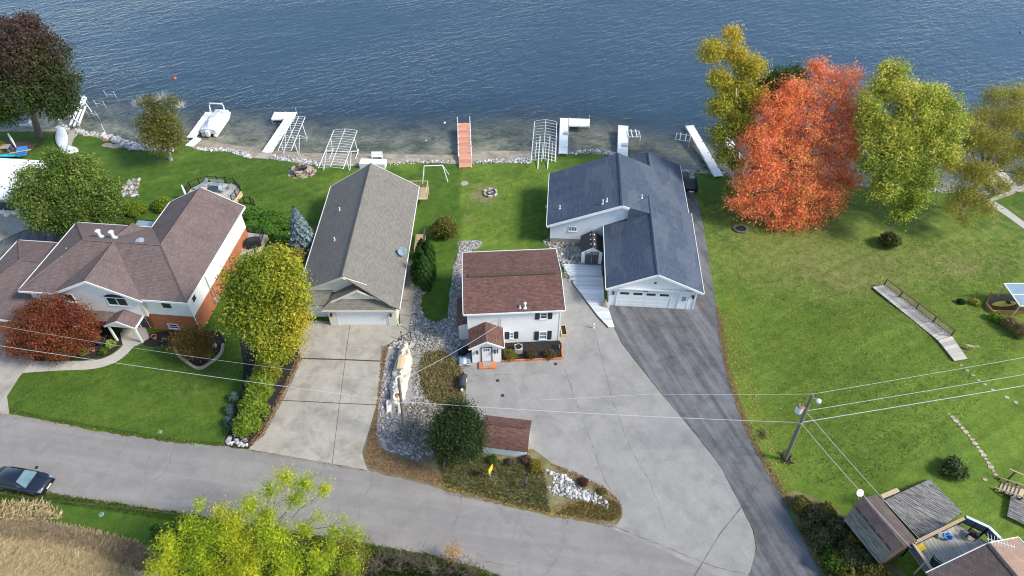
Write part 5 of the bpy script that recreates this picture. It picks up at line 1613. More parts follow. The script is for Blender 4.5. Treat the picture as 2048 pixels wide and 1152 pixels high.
# ================================================================== 7. top left neighbour
zw = 2.6
NW = thing('white_roof_house', 'low building with a broad flat white roof at the left edge', 'house', (0, 0, 0))
c1, c2 = P(-260, 300, zw), P(100, 322, zw)
c3, c4 = P(62, 400, zw), P(-260, 384, zw)
MB().slab([c1, c2, c3, c4], .18).build('roof', M['white'], NW)
cw = [p.lerp((c1 + c2 + c3 + c4) / 4, .06) for p in (c1, c2, c3, c4)]
wall_poly(NW, 'wall', M['sid_cream'], [(p.x, p.y) for p in cw], -.4, zw - .19)
for i, f in enumerate((.12, .4, .68)):
    a, b = cw[3].lerp(cw[2], f), cw[3].lerp(cw[2], f + .2)
    MB().bar(a + Vector((0, -.03, -1.3)), b + Vector((0, -.03, -1.3)), .06, 1.3).build('window', M['glass'], NW)
    MB().bar(a + Vector((0, -.06, -.55)), b + Vector((0, -.06, -.55)), .08, .12).build('window_frame', M['wood_tan'], NW)
# deck with toys behind it
q = g(30, 300)
TD = thing('neighbour_deck', 'dark timber deck with toys behind the white roof', 'deck', (q.x, q.y, q.z), -.1)
plank_deck(TD, [(-7, -1.8), (2.6, -1.8), (2.6, 1.6), (-7, 1.6)], (1, 0), .3, 'wood_brown', .35, .05, .03)
for x in (-6.8, -2, 2.4):
    for y in (-1.6, 1.4): MB().box(x - .06, x + .06, y - .06, y + .06, -.4, .3).build('post', M['wood_brown'], TD)
MB().bar((1.2, -2.2, 1.0), (3.6, -1.2, 1.1), .14, .08).build('handrail', M['wood_tan'], TD)
def hullmesh(length, width, height, n=14, k=10, tip=.12):
    """closed canoe-like body along x"""
    rings = []
    for i in range(n):
        t = i / (n - 1); f = max(tip, math.sin(math.pi * (.04 + .92 * t)) ** .6)
        x = (t - .5) * length
        rings.append([(x, math.cos(2 * math.pi * j / k) * width / 2 * f, height / 2 + math.sin(2 * math.pi * j / k) * height / 2 * (f ** .5)) for j in range(k)])
    return MB().loft(rings)
dz0 = q.z + .37
def on_deck(px, py): 
    p = P(px, py, dz0); return (p.x, p.y, dz0)
kb = tag(hullmesh(2.9, .65, .35).build('kayak', M['turq'], smooth=True, loc=on_deck(20, 313), rz=.08), 'turquoise kayak lying beside the white roof edge', 'kayak')
tb = thing('blue_tote', 'bright blue lidded tote on the neighbour deck at the left', 'tote', on_deck(46, 306), .35)
MB().box(-.55, .55, -.8, .8, 0, .4).build('body', M['plasticblue'], tb); MB().box(-.6, .6, -.85, .85, .405, .5).build('lid', M['plasticblue'], tb)
for y in (-.5, 0, .5): MB().box(-.5, .5, y - .06, y + .06, .5, .54).build('lid_rib', M['plasticblue'], tb)
um = thing('closed_umbrella', 'closed white patio umbrella leaning over the neighbour deck', 'umbrella', on_deck(33, 296))
MB().tube([(0, 0, 0), (-.45, .55, 1.0), (-.75, .9, 1.7)], [.04, .17, .08], 8).build('canopy', M['white'], um); MB().lathe([(.3, 0), (.3, .06), (.06, .1)], (0, 0, 0), 10).build('base', M['charcoal'], um)
tt = thing('patio_table', 'beige square table with blue legs on the neighbour deck', 'table', on_deck(14, 302), .1)
MB().box(-.6, .6, -.5, .5, .66, .72).build('tabletop', M['stonetan'], tt)
for sx in (-.5, .5):
    for sy in (-.4, .4): MB().box(sx - .05, sx + .05, sy - .05, sy + .05, 0, .65).build('leg', M['plasticblue'], tt)
# covered rowing boat, tarp heap
p1, p2 = g(126, 298), g(125, 263)
rb_ = thing('covered_rowboat', 'upturned pale grey rowing boat on the grass by the dark maple', 'boat', (p1 + p2) / 2, frame_from(p1, p2))
hb = hullmesh((p2 - p1).length, 1.6, .7, 16, 14).build('hull', M['boatwrap'], rb_, smooth=True)
for y in (-.3, 0, .3):
    MB().tube([((t / 10 - .5) * (p2 - p1).length * .86, y * math.sin(math.pi * (t / 10 * .8 + .1)), .70 - .2 * (abs(t / 10 - .5) * 2) ** 3 - .1 * abs(y)) for t in range(11)], .025, 5).build('keel_strip', M['white'], hb)
def heap(name, lab, cat, px, py, rx, ry, h, mat, seed, rz=0.0, ridges=0.2):
    r = random.Random(seed); p = g(px, py)
    rings = []
    nk = 18
    prof = [(1.0, 0), (.95, .25), (.8, .6), (.55, .88), (.25, 1.0), (.03, 1.02)]
    ph = [r.uniform(0, 6.28) for _ in range(4)]
    for rr, hh in prof:
        ring = []
        for k in range(nk):
            t = 2 * math.pi * k / nk
            w_ = 1 + ridges * math.sin(3 * t + ph[0]) * .5 + ridges * math.sin(7 * t + ph[1]) * .35 + r.uniform(-.06, .06)
            ring.append((rx * rr * w_ * math.cos(t), ry * rr * w_ * math.sin(t), h * hh * (1 + .2 * math.sin(2 * t + ph[2])) - .03))
        rings.append(ring)
    o = MB().loft(rings).build(name, M[mat], loc=p, rz=rz)
    return tag(o, lab, cat)
heap('tarp_heap', 'crumpled grey tarp heap behind the green maple', 'tarp', 138, 302, 1.2, .9, .7, 'boatwrap', 3)

# ================================================================== 8. docks and boat lifts
def dock(name, lab, pa, pb, width, mat='dock_white', z=-.42, sect=1.5, posts=True, grp=None, post_h=.0, cat='dock'):
    a, b = P(pa[0], pa[1], z), P(pb[0], pb[1], z)
    t = thing(name, lab, cat, (a.x, a.y, 0), frame_from(a, b), grp)
    ln = (b - a).length
    n = max(1, round(ln / sect))
    for i in range(n):
        gp_ = .02 if sect > 1 else .006
        gp_ = gp_
        x0, x1 = i * ln / n + gp_, (i + 1) * ln / n - gp_
        o = MB().box(x0 - (x0 + x1) / 2, x1 - (x0 + x1) / 2, -width / 2, width / 2, -.09, 0).build('deck_panel', M[mat], t); o.location = ((x0 + x1) / 2, 0, z + .003 * (i % 2))
    for s in (-1, 1):
        MB().box(0, ln, s * width / 2 - .03 if s > 0 else s * width / 2 - .04, s * width / 2 + .04 if s > 0 else s * width / 2 + .03, z - .2, z - .095).build('side_rail', M['whitemetal'], t)
    if posts:
        for i in range(n + 1):
            x = .1 + i * (ln - .2) / n
            wx, wy = a.x + x * math.cos(t.rotation_euler[2]), a.y + x * math.sin(t.rotation_euler[2])
            for s in (-1, 1):
                MB().tube([(x, s * (width / 2 + .075), GZ(wx, wy) - .2), (x, s * (width / 2 + .075), z + .12 + (post_h if i == n else 0))], .035, 6).build('post', M['galv'], t)
    return t
dock('dock', 'narrow white dock alongside the covered pontoon boat', (381, 275), (418, 224), 1.05)
dock('shore_gangway', 'short white gangway from the rocks by the pontoon boat', (376, 292), (396, 275), 1.0, z=-.5, cat='gangway')
dock('dock', 'white dock running out beside the bare metal boat lift, with a wider end', (532, 305), (577, 238), 1.25)
dd = dock('dock_platform', 'wide white platform across the end of the left dock', (545, 231), (591, 231), 1.9, z=-.40, post_h=.6)
for py in (214, 216): pass
dock('salmon_dock', 'long salmon boarded dock leading from the lawn into the lake', (930.5, 334), (927.5, 246), 1.62, 'dock_red', z=-.25, sect=.45, posts=False)
t = bpy.data.objects['salmon_dock']
a, b = P(930.5, 334, -.25), P(927.5, 246, -.25); ln = (b - a).length
for i in range(6):
    for s in (-1, 1):
        x = ln * (.3 + .7 * i / 5) - .1
        MB().tube([(x, s * .88, -2.4), (x, s * .88, .05 + (.75 if i == 5 else .1))], .06, 8).build('post', M['white'], t)
        MB().box(x - .7, x - .1, s * .86 - .05, s * .86 + .05, -.3, -.2).build('bumper', M['white'], t)
dock('dock', 'white dock with an end arm turning right, beside the gabled boat lift', (1126, 307), (1128.5, 236), 1.15)
da_ = dock('cross_dock', 'white end arm of the right-angled dock', (1137, 243.5), (1180, 245), 1.9, z=-.40, post_h=.5)
dk_ = dock('dock', 'short white dock behind the blue roof ridge', (1245, 312), (1246.5, 251), 1.35)
dock('dock', 'white dock partly under the tall sycamore, nearest the black trailer', (1438, 352), (1379, 251), 1.15)
dock('dock', 'white dock between the sycamore and the red maple', (1499, 355), (1440, 252), 1.15)
dock('dock', 'grey dock under the pale willow tree, left of two', (2004, 385), (1972, 342), 1.0, 'wood_deck')
dock('dock', 'grey dock under the pale willow tree, at the right edge', (2037, 382), (1996, 340), 1.15, 'wood_deck')
dock('dock', 'grey dock glimpsed between the green and the pale willow trees', (1908, 318), (1884, 298), 1.0, 'wood_deck')
for px, py, lab in ((1133, 268, 'grey dock step on the right-angled white dock'), (1250, 292, 'grey dock step on the short white dock')):
    p = P(px, py, -.41)
    sp = thing('dock_step', lab, 'step', (p.x, p.y, -.41))
    for k in range(3): MB().box(-.35, .35, -.3 + k * .22, -.12 + k * .22, .05 + k * .07, .09 + k * .07).build('tread', M['galv'], sp)
    for s in (-.33, .33): MB().bar((s, -.3, .03), (s, .32, .2), .05, .05).build('stringer', M['galv'], sp)
MB_ = P(524, 312, -.5)
tag(MB().prism([(P(a, b, -.5).x - MB_.x, P(a, b, -.5).y - MB_.y) for a, b in ((508, 316), (520, 306), (543, 306), (534, 318))], -.3, .03).build('concrete_pad', M['conc'], loc=MB_), 'rough concrete pad at the shore end of the left dock', 'pad')

def lift(name, lab, near, far, width, zc, zg0, hoops=14, rise=.35, legs=True, bunks=0, grp=None, r=.035, brace=True):
    """boat lift: bare canopy frame (two eaves rails, ridge, hoops) on a welded base"""
    a, b = P(near[0], near[1], zc), P(far[0], far[1], zc)
    t = thing(name, lab, 'boat lift', (a.x, a.y, 0), frame_from(a, b), grp)
    ln = (b - a).length; w2 = width / 2
    for s in (-1, 1): MB().tube([(0, s * w2, zc), (ln, s * w2, zc)], r * 1.3, 6).build('eave_rail', M['whitemetal'], t)
    if rise: MB().tube([(0, 0, zc + rise), (ln, 0, zc + rise)], r, 6).build('ridge_rail', M['whitemetal'], t)
    for i in range(hoops):
        x = i * ln / (hoops - 1)
        MB().tube([(x, -w2, zc), (x, -w2 * .8, zc + rise * .45), (x, 0, zc + rise), (x, w2 * .8, zc + rise * .45), (x, w2, zc)], r * .75, 5).build('hoop', M['whitemetal'], t)
    zl = zg0
    if legs:
        for x in (ln * .22, ln * .78):
            for s in (-1, 1):
                MB().tube([(x, s * w2, zc), (x, s * (w2 + .15), zl)], r * 1.6, 6).build('leg', M['whitemetal'], t)
                if brace: MB().tube([(x, s * (w2 + .13), zl + .25), (ln * .5, s * (w2 + .05), zc - .3)], r, 5).build('brace', M['whitemetal'], t)
        for x in (ln * .22, ln * .78): MB().tube([(x, -w2 - .15, zl + .15), (x, w2 + .15, zl + .15)], r * 1.6, 6).build('cross_beam', M['whitemetal'], t)
        for s in (-1, 1): MB().tube([(ln * .15, s * (w2 + .15), zl + .12), (ln * .85, s * (w2 + .15), zl + .12)], r * 1.5, 6).build('base_rail', M['whitemetal'], t)
    for k in range(bunks):
        y = (k - (bunks - 1) / 2) * width / (bunks + 1)
        MB().box(ln * .1, ln * .72, y - .05, y + .05, zl + .55, zl + .65).build('bunk', M['white'], t)
    return t
lift('boat_lift', 'bare white metal boat lift against the left dock', (569, 301), (598, 234), 1.75, 1.0, -1.5, 15, .1)
lift('boat_lift', 'bare arched boat lift standing on the shore behind the grey roof', (661.5, 337), (691, 261), 3.2, 1.3, -.9, 16, .25)
l4 = lift('boat_lift', 'gabled bare boat lift with bunks beside the right-angled dock', (1086, 322), (1091.5, 244), 3.1, 1.0, -1.2, 14, .4, bunks=6)
a, b = P(1076, 338, -.3), P(1083, 290, -.2)
ZL = P(1086, 322, 1.0)
for px in (1075.5, 1095):
    a = to_local(l4, P(px, 338, -.35)); b = to_local(l4, P(px + 5, 272, .3))
    MB().bar(a, b, .12, .1).build('guide', M['white'], l4)
def small_lift(lab, px, py, w_, d_, z, mat, rz=0.0):
    p = P(px, py, z)
    t = thing('watercraft_lift', lab, 'boat lift', (p.x, p.y, 0), rz)
    zb_ = GZ(p.x, p.y)
    for s in (-1, 1):
        MB().tube([(-w_ / 2, s * d_ / 2, z), (w_ / 2, s * d_ / 2, z)], .045, 6).build('side_rail', M[mat], t)
        MB().tube([(s * w_ / 2, -d_ / 2, z), (s * w_ / 2, d_ / 2, z)], .045, 6).build('end_rail', M[mat], t)
        for u in (-1, 1): MB().tube([(s * w_ / 2, u * d_ / 2, zb_), (s * w_ / 2, u * d_ / 2, z + .05)], .045, 6).build('leg', M[mat], t)
    for k in (-.2, .2): MB().box(k * w_ - .06, k * w_ + .06, -d_ / 2 - .2, d_ / 2 + .3, z + .03, z + .1).build('bunk', M[mat], t)
    return t
small_lift('small white personal watercraft lift beside the short dock', 1268, 268, 1.6, 1.5, -.3, 'whitemetal')
small_lift('dark metal watercraft lift standing alone in the shallow water', 1366, 275, 1.9, 1.5, -.1, 'galv', -.25)
# sections of dock and lift pulled out under the dark maple
dk0 = P(160, 235, -.2)
sd2 = thing('dock_frame_stack', 'jumbled white dock frames by the water under the dark maple', 'dock frames', (dk0.x, dk0.y, 0))
for i, (a, b) in enumerate((((140, 250), (168, 192)), ((148, 252), (172, 195)), ((157, 250), (171, 212)), ((160, 190), (183, 223)), ((130, 225), (160, 246)), ((118, 240), (128, 212)))):
    pa, pb = P(*a, -.25 + .04 * i), P(*b, -.1 + .04 * i)
    MB().bar(pa - Vector((dk0.x, dk0.y, 0)), pb - Vector((dk0.x, dk0.y, 0)), .28 if i < 3 else .12, .1).build('dock_section' if i < 3 else 'frame_rail', M['white'], sd2)
for i, (a, b) in enumerate((((105, 212), (112, 204)), ((124, 222), (132, 213)), ((118, 240), (124, 233)), ((57, 250), (62, 240)), ((40, 250), (72, 250)))):
    pa, pb = P(*a, -.3), P(*b, -.3)
    MB().bar(pa - Vector((dk0.x, dk0.y, 0)), pb - Vector((dk0.x, dk0.y, 0)), .35, .1).build('dock_section', M['white'], sd2)
for px, py, in ((146, 248), (158, 250), (172, 196), (183, 222), (118, 238)):
    p = P(px, py, -.2) - Vector((dk0.x, dk0.y, 0)); MB().tube([(p.x, p.y, -1.9), (p.x, p.y, .3)], .04, 6).build('post', M['galv'], sd2)
# loose pipe frames standing in the shallows
for i, (a, b, lab) in enumerate((((213, 194), (232, 196), 'bare pipe dock frame farthest out by the dark maple'), ((193, 213), (211, 215), 'bare pipe dock frame in the shallows nearer the rocks'), ((176, 231), (196, 236), 'low bent pipe frame close to the shore rocks'))):
    pa, pb = P(*a, WATER_Z), P(*b, WATER_Z)
    t = thing('pipe_trestle', lab, 'frame', (pa.x, pa.y, 0), frame_from(pa, pb)); ln = (pb - pa).length
    for x in (0, ln): MB().tube([(x, .25, -2.2), (x, 0, .1)], .03, 5).build('post', M['whitemetal'], t)
    MB().tube([(0, .1, -.55), (ln, .1, -.55)], .03, 5).build('crossbar', M['whitemetal'], t)
p = g(211, 266); t = thing('leaning_pipe', 'single white pipe leaning on the shore rocks', 'pipe', p)
MB().tube([(0, 0, 0), (-.25, .35, 1.1)], .03, 6).build('pipe', M['whitemetal'], t); MB().lathe([(.05, 1.08), (.05, 1.16)], (-.25, .36, 0), 8).build('cap', M['white'], t)

# pontoon boat
pa, pb = P(418, 268, -.6), P(446, 229, -.6)
PB = thing('pontoon_boat', 'pontoon boat under a pale cover with a raised bimini frame', 'boat', (pa.x, pa.y, 0), frame_from(pa, pb))
bl, bw2 = (pb - pa).length, 1.12
for s in (-1, 1):
    MB().tube([(-.1, s * .85, -.85), (bl * .85, s * .85, -.85), (bl, s * .85, -.7), (bl + .3, s * .85, -.55)], [.27, .27, .22, .06], 12).build('pontoon', M['whitemetal'], PB, smooth=True)
MB().box(0, bl, -bw2, bw2, -.57, -.45).build('deck', M['galv'], PB)
rings = []
for i in range(9):
    x = -.05 + bl * i / 8 + (.1 if i == 8 else 0)
    pkh = [.22, .62, .95, .75, .5, .42, .38, .34, .2][i]
    nw = 1.0 if 0 < i < 7 else .93
    rings.append([(x, -bw2 * 1.02 * nw, -.5), (x, -bw2 * 1.0 * nw, .02), (x, -bw2 * .88 * nw, .16), (x, -bw2 * .4, .16 + (pkh - .16) * .5), (x, 0, pkh), (x, bw2 * .4, .16 + (pkh - .16) * .5), (x, bw2 * .88 * nw, .16), (x, bw2 * 1.0 * nw, .02), (x, bw2 * 1.02 * nw, -.5)])
MB().loft(rings).build('cover', M['boatwrap'], PB)
for s in (-1, 1): MB().box(0, bl + .1, s * bw2 - .06 if s < 0 else bw2 - .02 + .05, s * bw2 + .02 - .05 if s < 0 else bw2 + .09, -.42, -.12).build('fence_panel', M['white'], PB)
for x, dx in ((bl * .72, .5), (bl * .80, .15)):
    MB().tube([(x, -bw2 * .95, .05), (x + dx, -bw2 * .92, 1.45), (x + dx, -bw2 * .75, 1.62), (x + dx, 0, 1.72), (x + dx, bw2 * .75, 1.62), (x + dx, bw2 * .92, 1.45), (x, bw2 * .95, .05)], .05, 6).build('bimini_bow', M['whitemetal'], PB)
MB().box(bl * .72 + .45, bl * .72 + .65, -bw2 * .85, bw2 * .85, 1.64, 1.76).build('bimini_roll', M['boatwrap'], PB)
MB().box(-.45, -.05, -.22, .22, -.75, .05).build('outboard', M['white'], PB)

# shore furniture
def stack(lab, px, py, w_, d_, n, rz=0.0):
    p = g(px, py); t = thing('dock_section_stack', lab, 'dock sections', p, rz)
    for k in range(n):
        MB().box(-w_ / 2 + .04 * (k % 2), w_ / 2 + .04 * (k % 2), -d_ / 2, d_ / 2, .05 + k * .2, .2 + k * .2).build('deck_panel', M['dock_white'], t)
    for x in (-w_ / 2 + .2, w_ / 2 - .2): MB().box(x - .06, x + .06, -d_ / 2, d_ / 2, -.1, .045).build('skid', M['wood_old'], t)
    return t
stack('stack of white dock sections on the shore behind the grey roof', 747, 333, 3.4, 1.2, 4, -.05)
p = g(755, 317); t = thing('white_bench', 'small white bench facing the water beside the stacked dock sections', 'bench', p, 0.03)
MB().box(-.75, .75, -.3, .05, .42, .48).build('seat', M['white'], t); MB().slab([(-.75, .12, .55), (.75, .12, .55), (.75, .25, .95), (-.75, .25, .95)], .05).build('backrest', M['white'], t)
for x in (-.65, .65): MB().box(x - .04, x + .04, -.28, .16, -.05, .41).build('leg', M['white'], t)
p = g(826, 320); t = thing('beach_slab', 'pale concrete step slabs at the water edge', 'slab', p, .08)
MB().box(-.9, .9, -.35, .35, -.2, .12).build('slab', M['conc'], t); MB().slab([(-.95, -.3, .05), (-1.0, .3, .08), (-2.6, -.1, .03), (-2.4, -.6, .0)], .15).build('slab', M['conc'], t)
# pipe frame on the lawn
fl, fr_ = g(845, 367), g(896, 364); tl = PV(848, 332, fl.y + .9); tr2 = PV(885, 330.5, fr_.y + .9)
t = thing('pipe_swing_frame', 'white pipe swing frame on the lawn beside the grey house', 'swing frame', fl)
o0 = fl
MB().tube([tl - o0, tr2 - o0], .06, 8).build('top_bar', M['white'], t)
for a, top in ((fl, tl), (fr_, tr2)):
    MB().tube([a - o0 - Vector((0, 0, .05)), top - o0], .05, 8).build('leg', M['white'], t)
    bk_ = Vector((a.x, 2 * top.y - a.y, 0)); bk_.z = GZ(bk_.x, bk_.y) - .05
    MB().tube([bk_ - o0, top - o0], .05, 8).build('leg', M['white'], t)
# fire ring
p = g(981, 387); t = thing('fire_ring', 'round stone fire ring with ash and logs on the middle lawn', 'fire pit', p)
MB().lathe([(.6, -.05), (.6, .03), (.05, .06)], (0, 0, 0), 16).build('ash_bed', M['stonedark'], t)
for k in range(18):
    a = 2 * math.pi * k / 18; r0 = .78
    o = MB().box(-.13, .13, -.1, .1, -.05, .2 + .03 * (k % 3)).build('stone', M['stone'] if k % 3 else M['stonedark'], t); o.location = (r0 * math.cos(a), r0 * math.sin(a), 0); o.rotation_euler = (0, 0, a + math.pi / 2)
for k in range(6):
    a = rng.uniform(0, 6.28); MB().tube([(.4 * math.cos(a), .4 * math.sin(a), .08 + .04 * k), (-.35 * math.cos(a + .3), -.35 * math.sin(a + .3), .12 + .05 * k)], .05, 6).build('log', M['barkpale'] if k % 2 else M['bark'], t)
# stone fire place by the shore
p = g(604, 345); t = thing('stone_fireplace', 'low stacked stone fireplace heaped with branches near the shore', 'fire pit', p)
for ring in range(3):
    nst = 13
    for k in range(nst):
        a = 2 * math.pi * (k + .5 * ring) / nst; r0 = 1.25 - .12 * ring
        o = MB().box(-.3, .3, -.2, .2, -.13, .11).build('stone', M['stonetan'] if (k + ring) % 3 else M['stonedark'], t); o.location = (r0 * math.cos(a), r0 * .85 * math.sin(a), .1 + ring * .25); o.rotation_euler = (rng.uniform(-.1, .1), rng.uniform(-.1, .1), a + math.pi / 2 + rng.uniform(-.2, .2))
for k in range(9):
    a = 2 * math.pi * k / 9 + .2; o = MB().box(-.35, .35, -.22, .22, -.1, .06).build('flagstone', M['stonetan'], t); o.location = (1.65 * math.cos(a), 1.25 * math.sin(a), .03); o.rotation_euler = (0, 0, a + 1.5)
m = MB()
for k in range(40):
    a = rng.uniform(0, 6.28); q = Vector((rng.uniform(-.7, .7), rng.uniform(-.6, .6), .6 + rng.uniform(0, .35))); d = Vector((math.cos(a), math.sin(a), rng.uniform(-.2, .4))) * rng.uniform(.3, .7)
    m.tube([q - d, q + d * .2, q + d], [.035, .03, .01], 4)
m.build('branches', M['stonedark'], t, kind='stuff')
p = g(578, 318); t = thing('driftwood_pole', 'bent pale driftwood pole by the stone fireplace', 'driftwood', p)
MB().tube([(-.2, .9, 0), (-.1, .3, .25), (.1, -.2, .4), (.35, -.9, .5)], [.04, .05, .05, .03], 6).build('trunk', M['barkpale'], t); MB().tube([(.1, -.2, .4), (.7, -.1, .6), (1.1, .1, .65)], [.04, .03, .01], 5).build('branch', M['barkpale'], t)

# buoys
for px, py, mat, lab, s in ((350, 157, 'orange', 'orange ball buoy floating off the pontoon boat', .26), (2042, 65, 'green', 'green ball buoy far out at the right edge', .24), (889, 246, 'white', 'white buoy left of the salmon dock', .17), (852, 281, 'white', 'small white float close to the shore', .1)):
    p = P(px, py, WATER_Z); t = thing('buoy', lab, 'buoy', (p.x, p.y, WATER_Z))
    MB().lathe([(s * .2, -s * .7), (s * .8, -s * .4), (s, .1 * s), (s * .8, .65 * s), (s * .3, .95 * s)], (0, 0, 0), 12).build('ball', M[mat], t, smooth=True)
    MB().lathe([(s * .18, s * .9), (s * .18, s * 1.25), (s * .05, s * 1.3)], (0, 0, 0), 8).build('eye', M[mat], t)

# ================================================================== 9. patio deck and fence behind the brick house
def fence_run(t, o, pts, h=.95, mat='black', step=.16):
    for k, (a, b) in enumerate(zip(pts[:-1], pts[1:])):
        a, b = a - o, b - o
        for zz in (.08, h - .05): MB().bar(a + Vector((0, 0, zz)), b + Vector((0, 0, zz)), .05, .04).build('rail', M[mat], t)
        n = max(2, int((b - a).length / step))
        for i in range(1, n):
            q = a.lerp(b, i / n); MB().box(q.x - .012, q.x + .012, q.y - .012, q.y + .012, q.z + .08, q.z + h - .06).build('baluster', M[mat], t)
    for p in pts:
        q = p - o; MB().box(q.x - .045, q.x + .045, q.y - .045, q.y + .045, q.z - .1, q.z + h + .05).build('post', M[mat], t)
zp_ = .7
pp = [P(a, b, zp_) for a, b in ((366, 404), (374, 388), (382, 377), (400, 369), (418, 364), (436, 365.5), (453, 367), (470, 369), (482, 382), (473, 394), (465, 404))]
PT = thing('patio_terrace', 'raised octagonal tan patio behind the brick house', 'patio', (pp[0].x, pp[0].y, 0))
o0 = Vector((pp[0].x, pp[0].y, 0))
MB().prism([((p - o0).x, (p - o0).y) for p in pp] + [((P(440, 440, zp_) - o0).x, (P(440, 440, zp_) - o0).y), ((P(390, 440, zp_) - o0).x, (P(390, 440, zp_) - o0).y)], -.4, zp_).build('paving', M['path'], PT)
for a, b in zip(pp[7:10], pp[8:11]):
    MB().bar(a - o0 + Vector((0, 0, -.35)), b - o0 + Vector((0, 0, -.35)), .12, .72).build('retaining_wall', M['wood_tan'], PT)
PF = thing('patio_fence', 'black metal railing around the octagonal patio', 'fence', o0)
fence_run(PF, o0, [p + Vector((0, 0, .02)) for p in pp[1:]], .95)
def chair(lab, px, py, z, rz, mat='galv', grp=None):
    p = P(px, py, z); t = thing('patio_chair', lab, 'chair', (p.x, p.y, z), rz, grp)
    MB().box(-.26, .26, -.26, .26, .4, .45).build('seat', M[mat], t); MB().slab([(-.26, .24, .46), (.26, .24, .46), (.26, .38, .95), (-.26, .38, .95)], .04).build('backrest', M[mat], t)
    for sx in (-.24, .24):
        for sy in (-.23, .23): MB().box(sx - .02, sx + .02, sy - .02, sy + .02, 0, .4).build('leg', M[mat], t)
        MB().box(sx - .03, sx + .03, -.26, .3, .6, .63).build('armrest', M[mat], t)
chair('grey patio chair at the railing corner of the octagonal patio', 460, 379, zp_, -1.9); chair('grey patio chair between the glass table and the far chair', 448, 385, zp_, 1.2)
p = P(435, 374, zp_); t = thing('patio_bench', 'pale slatted bench at the back of the octagonal patio', 'bench', (p.x, p.y, zp_), -.1)
for k in range(4): MB().box(-.85, .85, -.3 + k * .15, -.18 + k * .15, .4, .44).build('slat', M['galv'], t)
for k in range(3): MB().box(-.85, .85, .3, .34, .5 + k * .15, .6 + k * .15).build('slat', M['galv'], t)
for x in (-.75, .75): MB().box(x - .03, x + .03, -.28, .33, 0, .39).build('leg', M['galv'], t)
p = P(428, 388, zp_); t = thing('patio_table', 'dark glass patio table half hidden by the mauve roof', 'table', (p.x, p.y, zp_))
MB().lathe([(.7, .68), (.72, .7), (.72, .73), (.1, .735)], (0, 0, 0), 20).build('tabletop', M['glass'], t)
for k in range(4): MB().tube([(.5 * math.cos(k * 1.57 + .8), .5 * math.sin(k * 1.57 + .8), 0), (.45 * math.cos(k * 1.57 + .8), .45 * math.sin(k * 1.57 + .8), .67)], .025, 6).build('leg', M['galv'], t)
p = P(405, 374, zp_); t = thing('chaise_longue', 'pale reclining chaise on the octagonal patio', 'lounger', (p.x, p.y, zp_), -.7)
MB().box(-.3, .3, -1.0, .4, .3, .36).build('seat', M['galv'], t); MB().slab([(-.3, .42, .36), (.3, .42, .36), (.3, .95, .85), (-.3, .95, .85)], .05).build('backrest', M['galv'], t)
for x in (-.25, .25):
    for y in (-.9, .3): MB().box(x - .02, x + .02, y - .02, y + .02, 0, .3).build('leg', M['galv'], t)
p = P(372, 392, zp_ - .1); t = thing('closed_parasol', 'closed white parasol beside the octagonal patio', 'umbrella', (p.x, p.y, 0))
MB().lathe([(.03, 0), (.03, .8), (.12, .85), (.16, 1.3), (.1, 2.1), (.03, 2.3)], (0, 0, 0), 10).build('canopy', M['white'], t); MB().lathe([(.25, 0), (.25, .06), (.05, .1)], (0, 0, 0), 12).build('base', M['charcoal'], t)
# side deck with covered grill
zq = .8
qq = [P(a, b, zq) for a, b in ((487, 464), (528, 468.5), (533, 470), (512, 507), (500, 510))]
SDK = thing('side_grill_deck', 'tan boarded side deck by the brick wall', 'deck', (qq[0].x, qq[0].y, 0)); o0 = Vector((qq[0].x, qq[0].y, 0))
MB().prism([((p - o0).x, (p - o0).y) for p in qq] + [((qq[0] - o0).x - .8, (qq[4] - o0).y)], -.1, zq).build('platform', M['path'], SDK)
MB().bar(qq[2] - o0 + Vector((.06, 0, -.3)), qq[3] - o0 + Vector((.06, 0, -.3)), .1, .62).build('skirt', M['wood_tan'], SDK)
SF = thing('grill_deck_fence', 'black metal railing around the side deck by the brick wall', 'fence', o0)
fence_run(SF, o0, [qq[0] + Vector((.1, 0, .02)), qq[0].lerp(qq[1], .55) + Vector((0, 0, .02)), qq[1] + Vector((0, 0, .02)), qq[1].lerp(qq[3], .5) + Vector((.1, 0, .02)), qq[3] + Vector((-.1, .1, .02))], .95)
p = P(508, 492, zq); gk = thing('covered_grill', 'barbecue grill under a black cover on the side deck', 'grill', (p.x, p.y, zq + .005), .35)
MB().loft([[(x * a, y * b, z) for x, y in ((-1, -1), (0, -1.1), (1, -1), (1.08, 0), (1, 1), (0, 1.1), (-1, 1), (-1.08, 0))] for a, b, z in ((.78, .38, .02), (.74, .36, .5), (.72, .36, .85), (.55, .3, 1.08), (.3, .16, 1.15))]).build('cover', M['blackcover'], gk, smooth=False)
for sx in (-.6, .6): MB().lathe([(.08, -.03), (.08, .03)], (sx, -.42, .08), 10, 'y').build('wheel', M['black'], gk)
# low black fence behind the main roof
fb = thing('garden_fence', 'low black metal fence behind the mauve roof', 'fence', P(228, 449, 0)); o0 = P(228, 449, 0)
fence_run(fb, o0, [P(a, b, 0) for a, b in ((228, 449), (250, 449.5), (275, 451), (300, 453), (312, 454))], 1.0)
p = g(497, 408); t = thing('black_arbor_gate', 'short run of black fence below the octagonal patio', 'fence', p)
fence_run(t, p, [g(482, 412), g(490, 407), g(502, 407), g(510, 412)], 1.0)

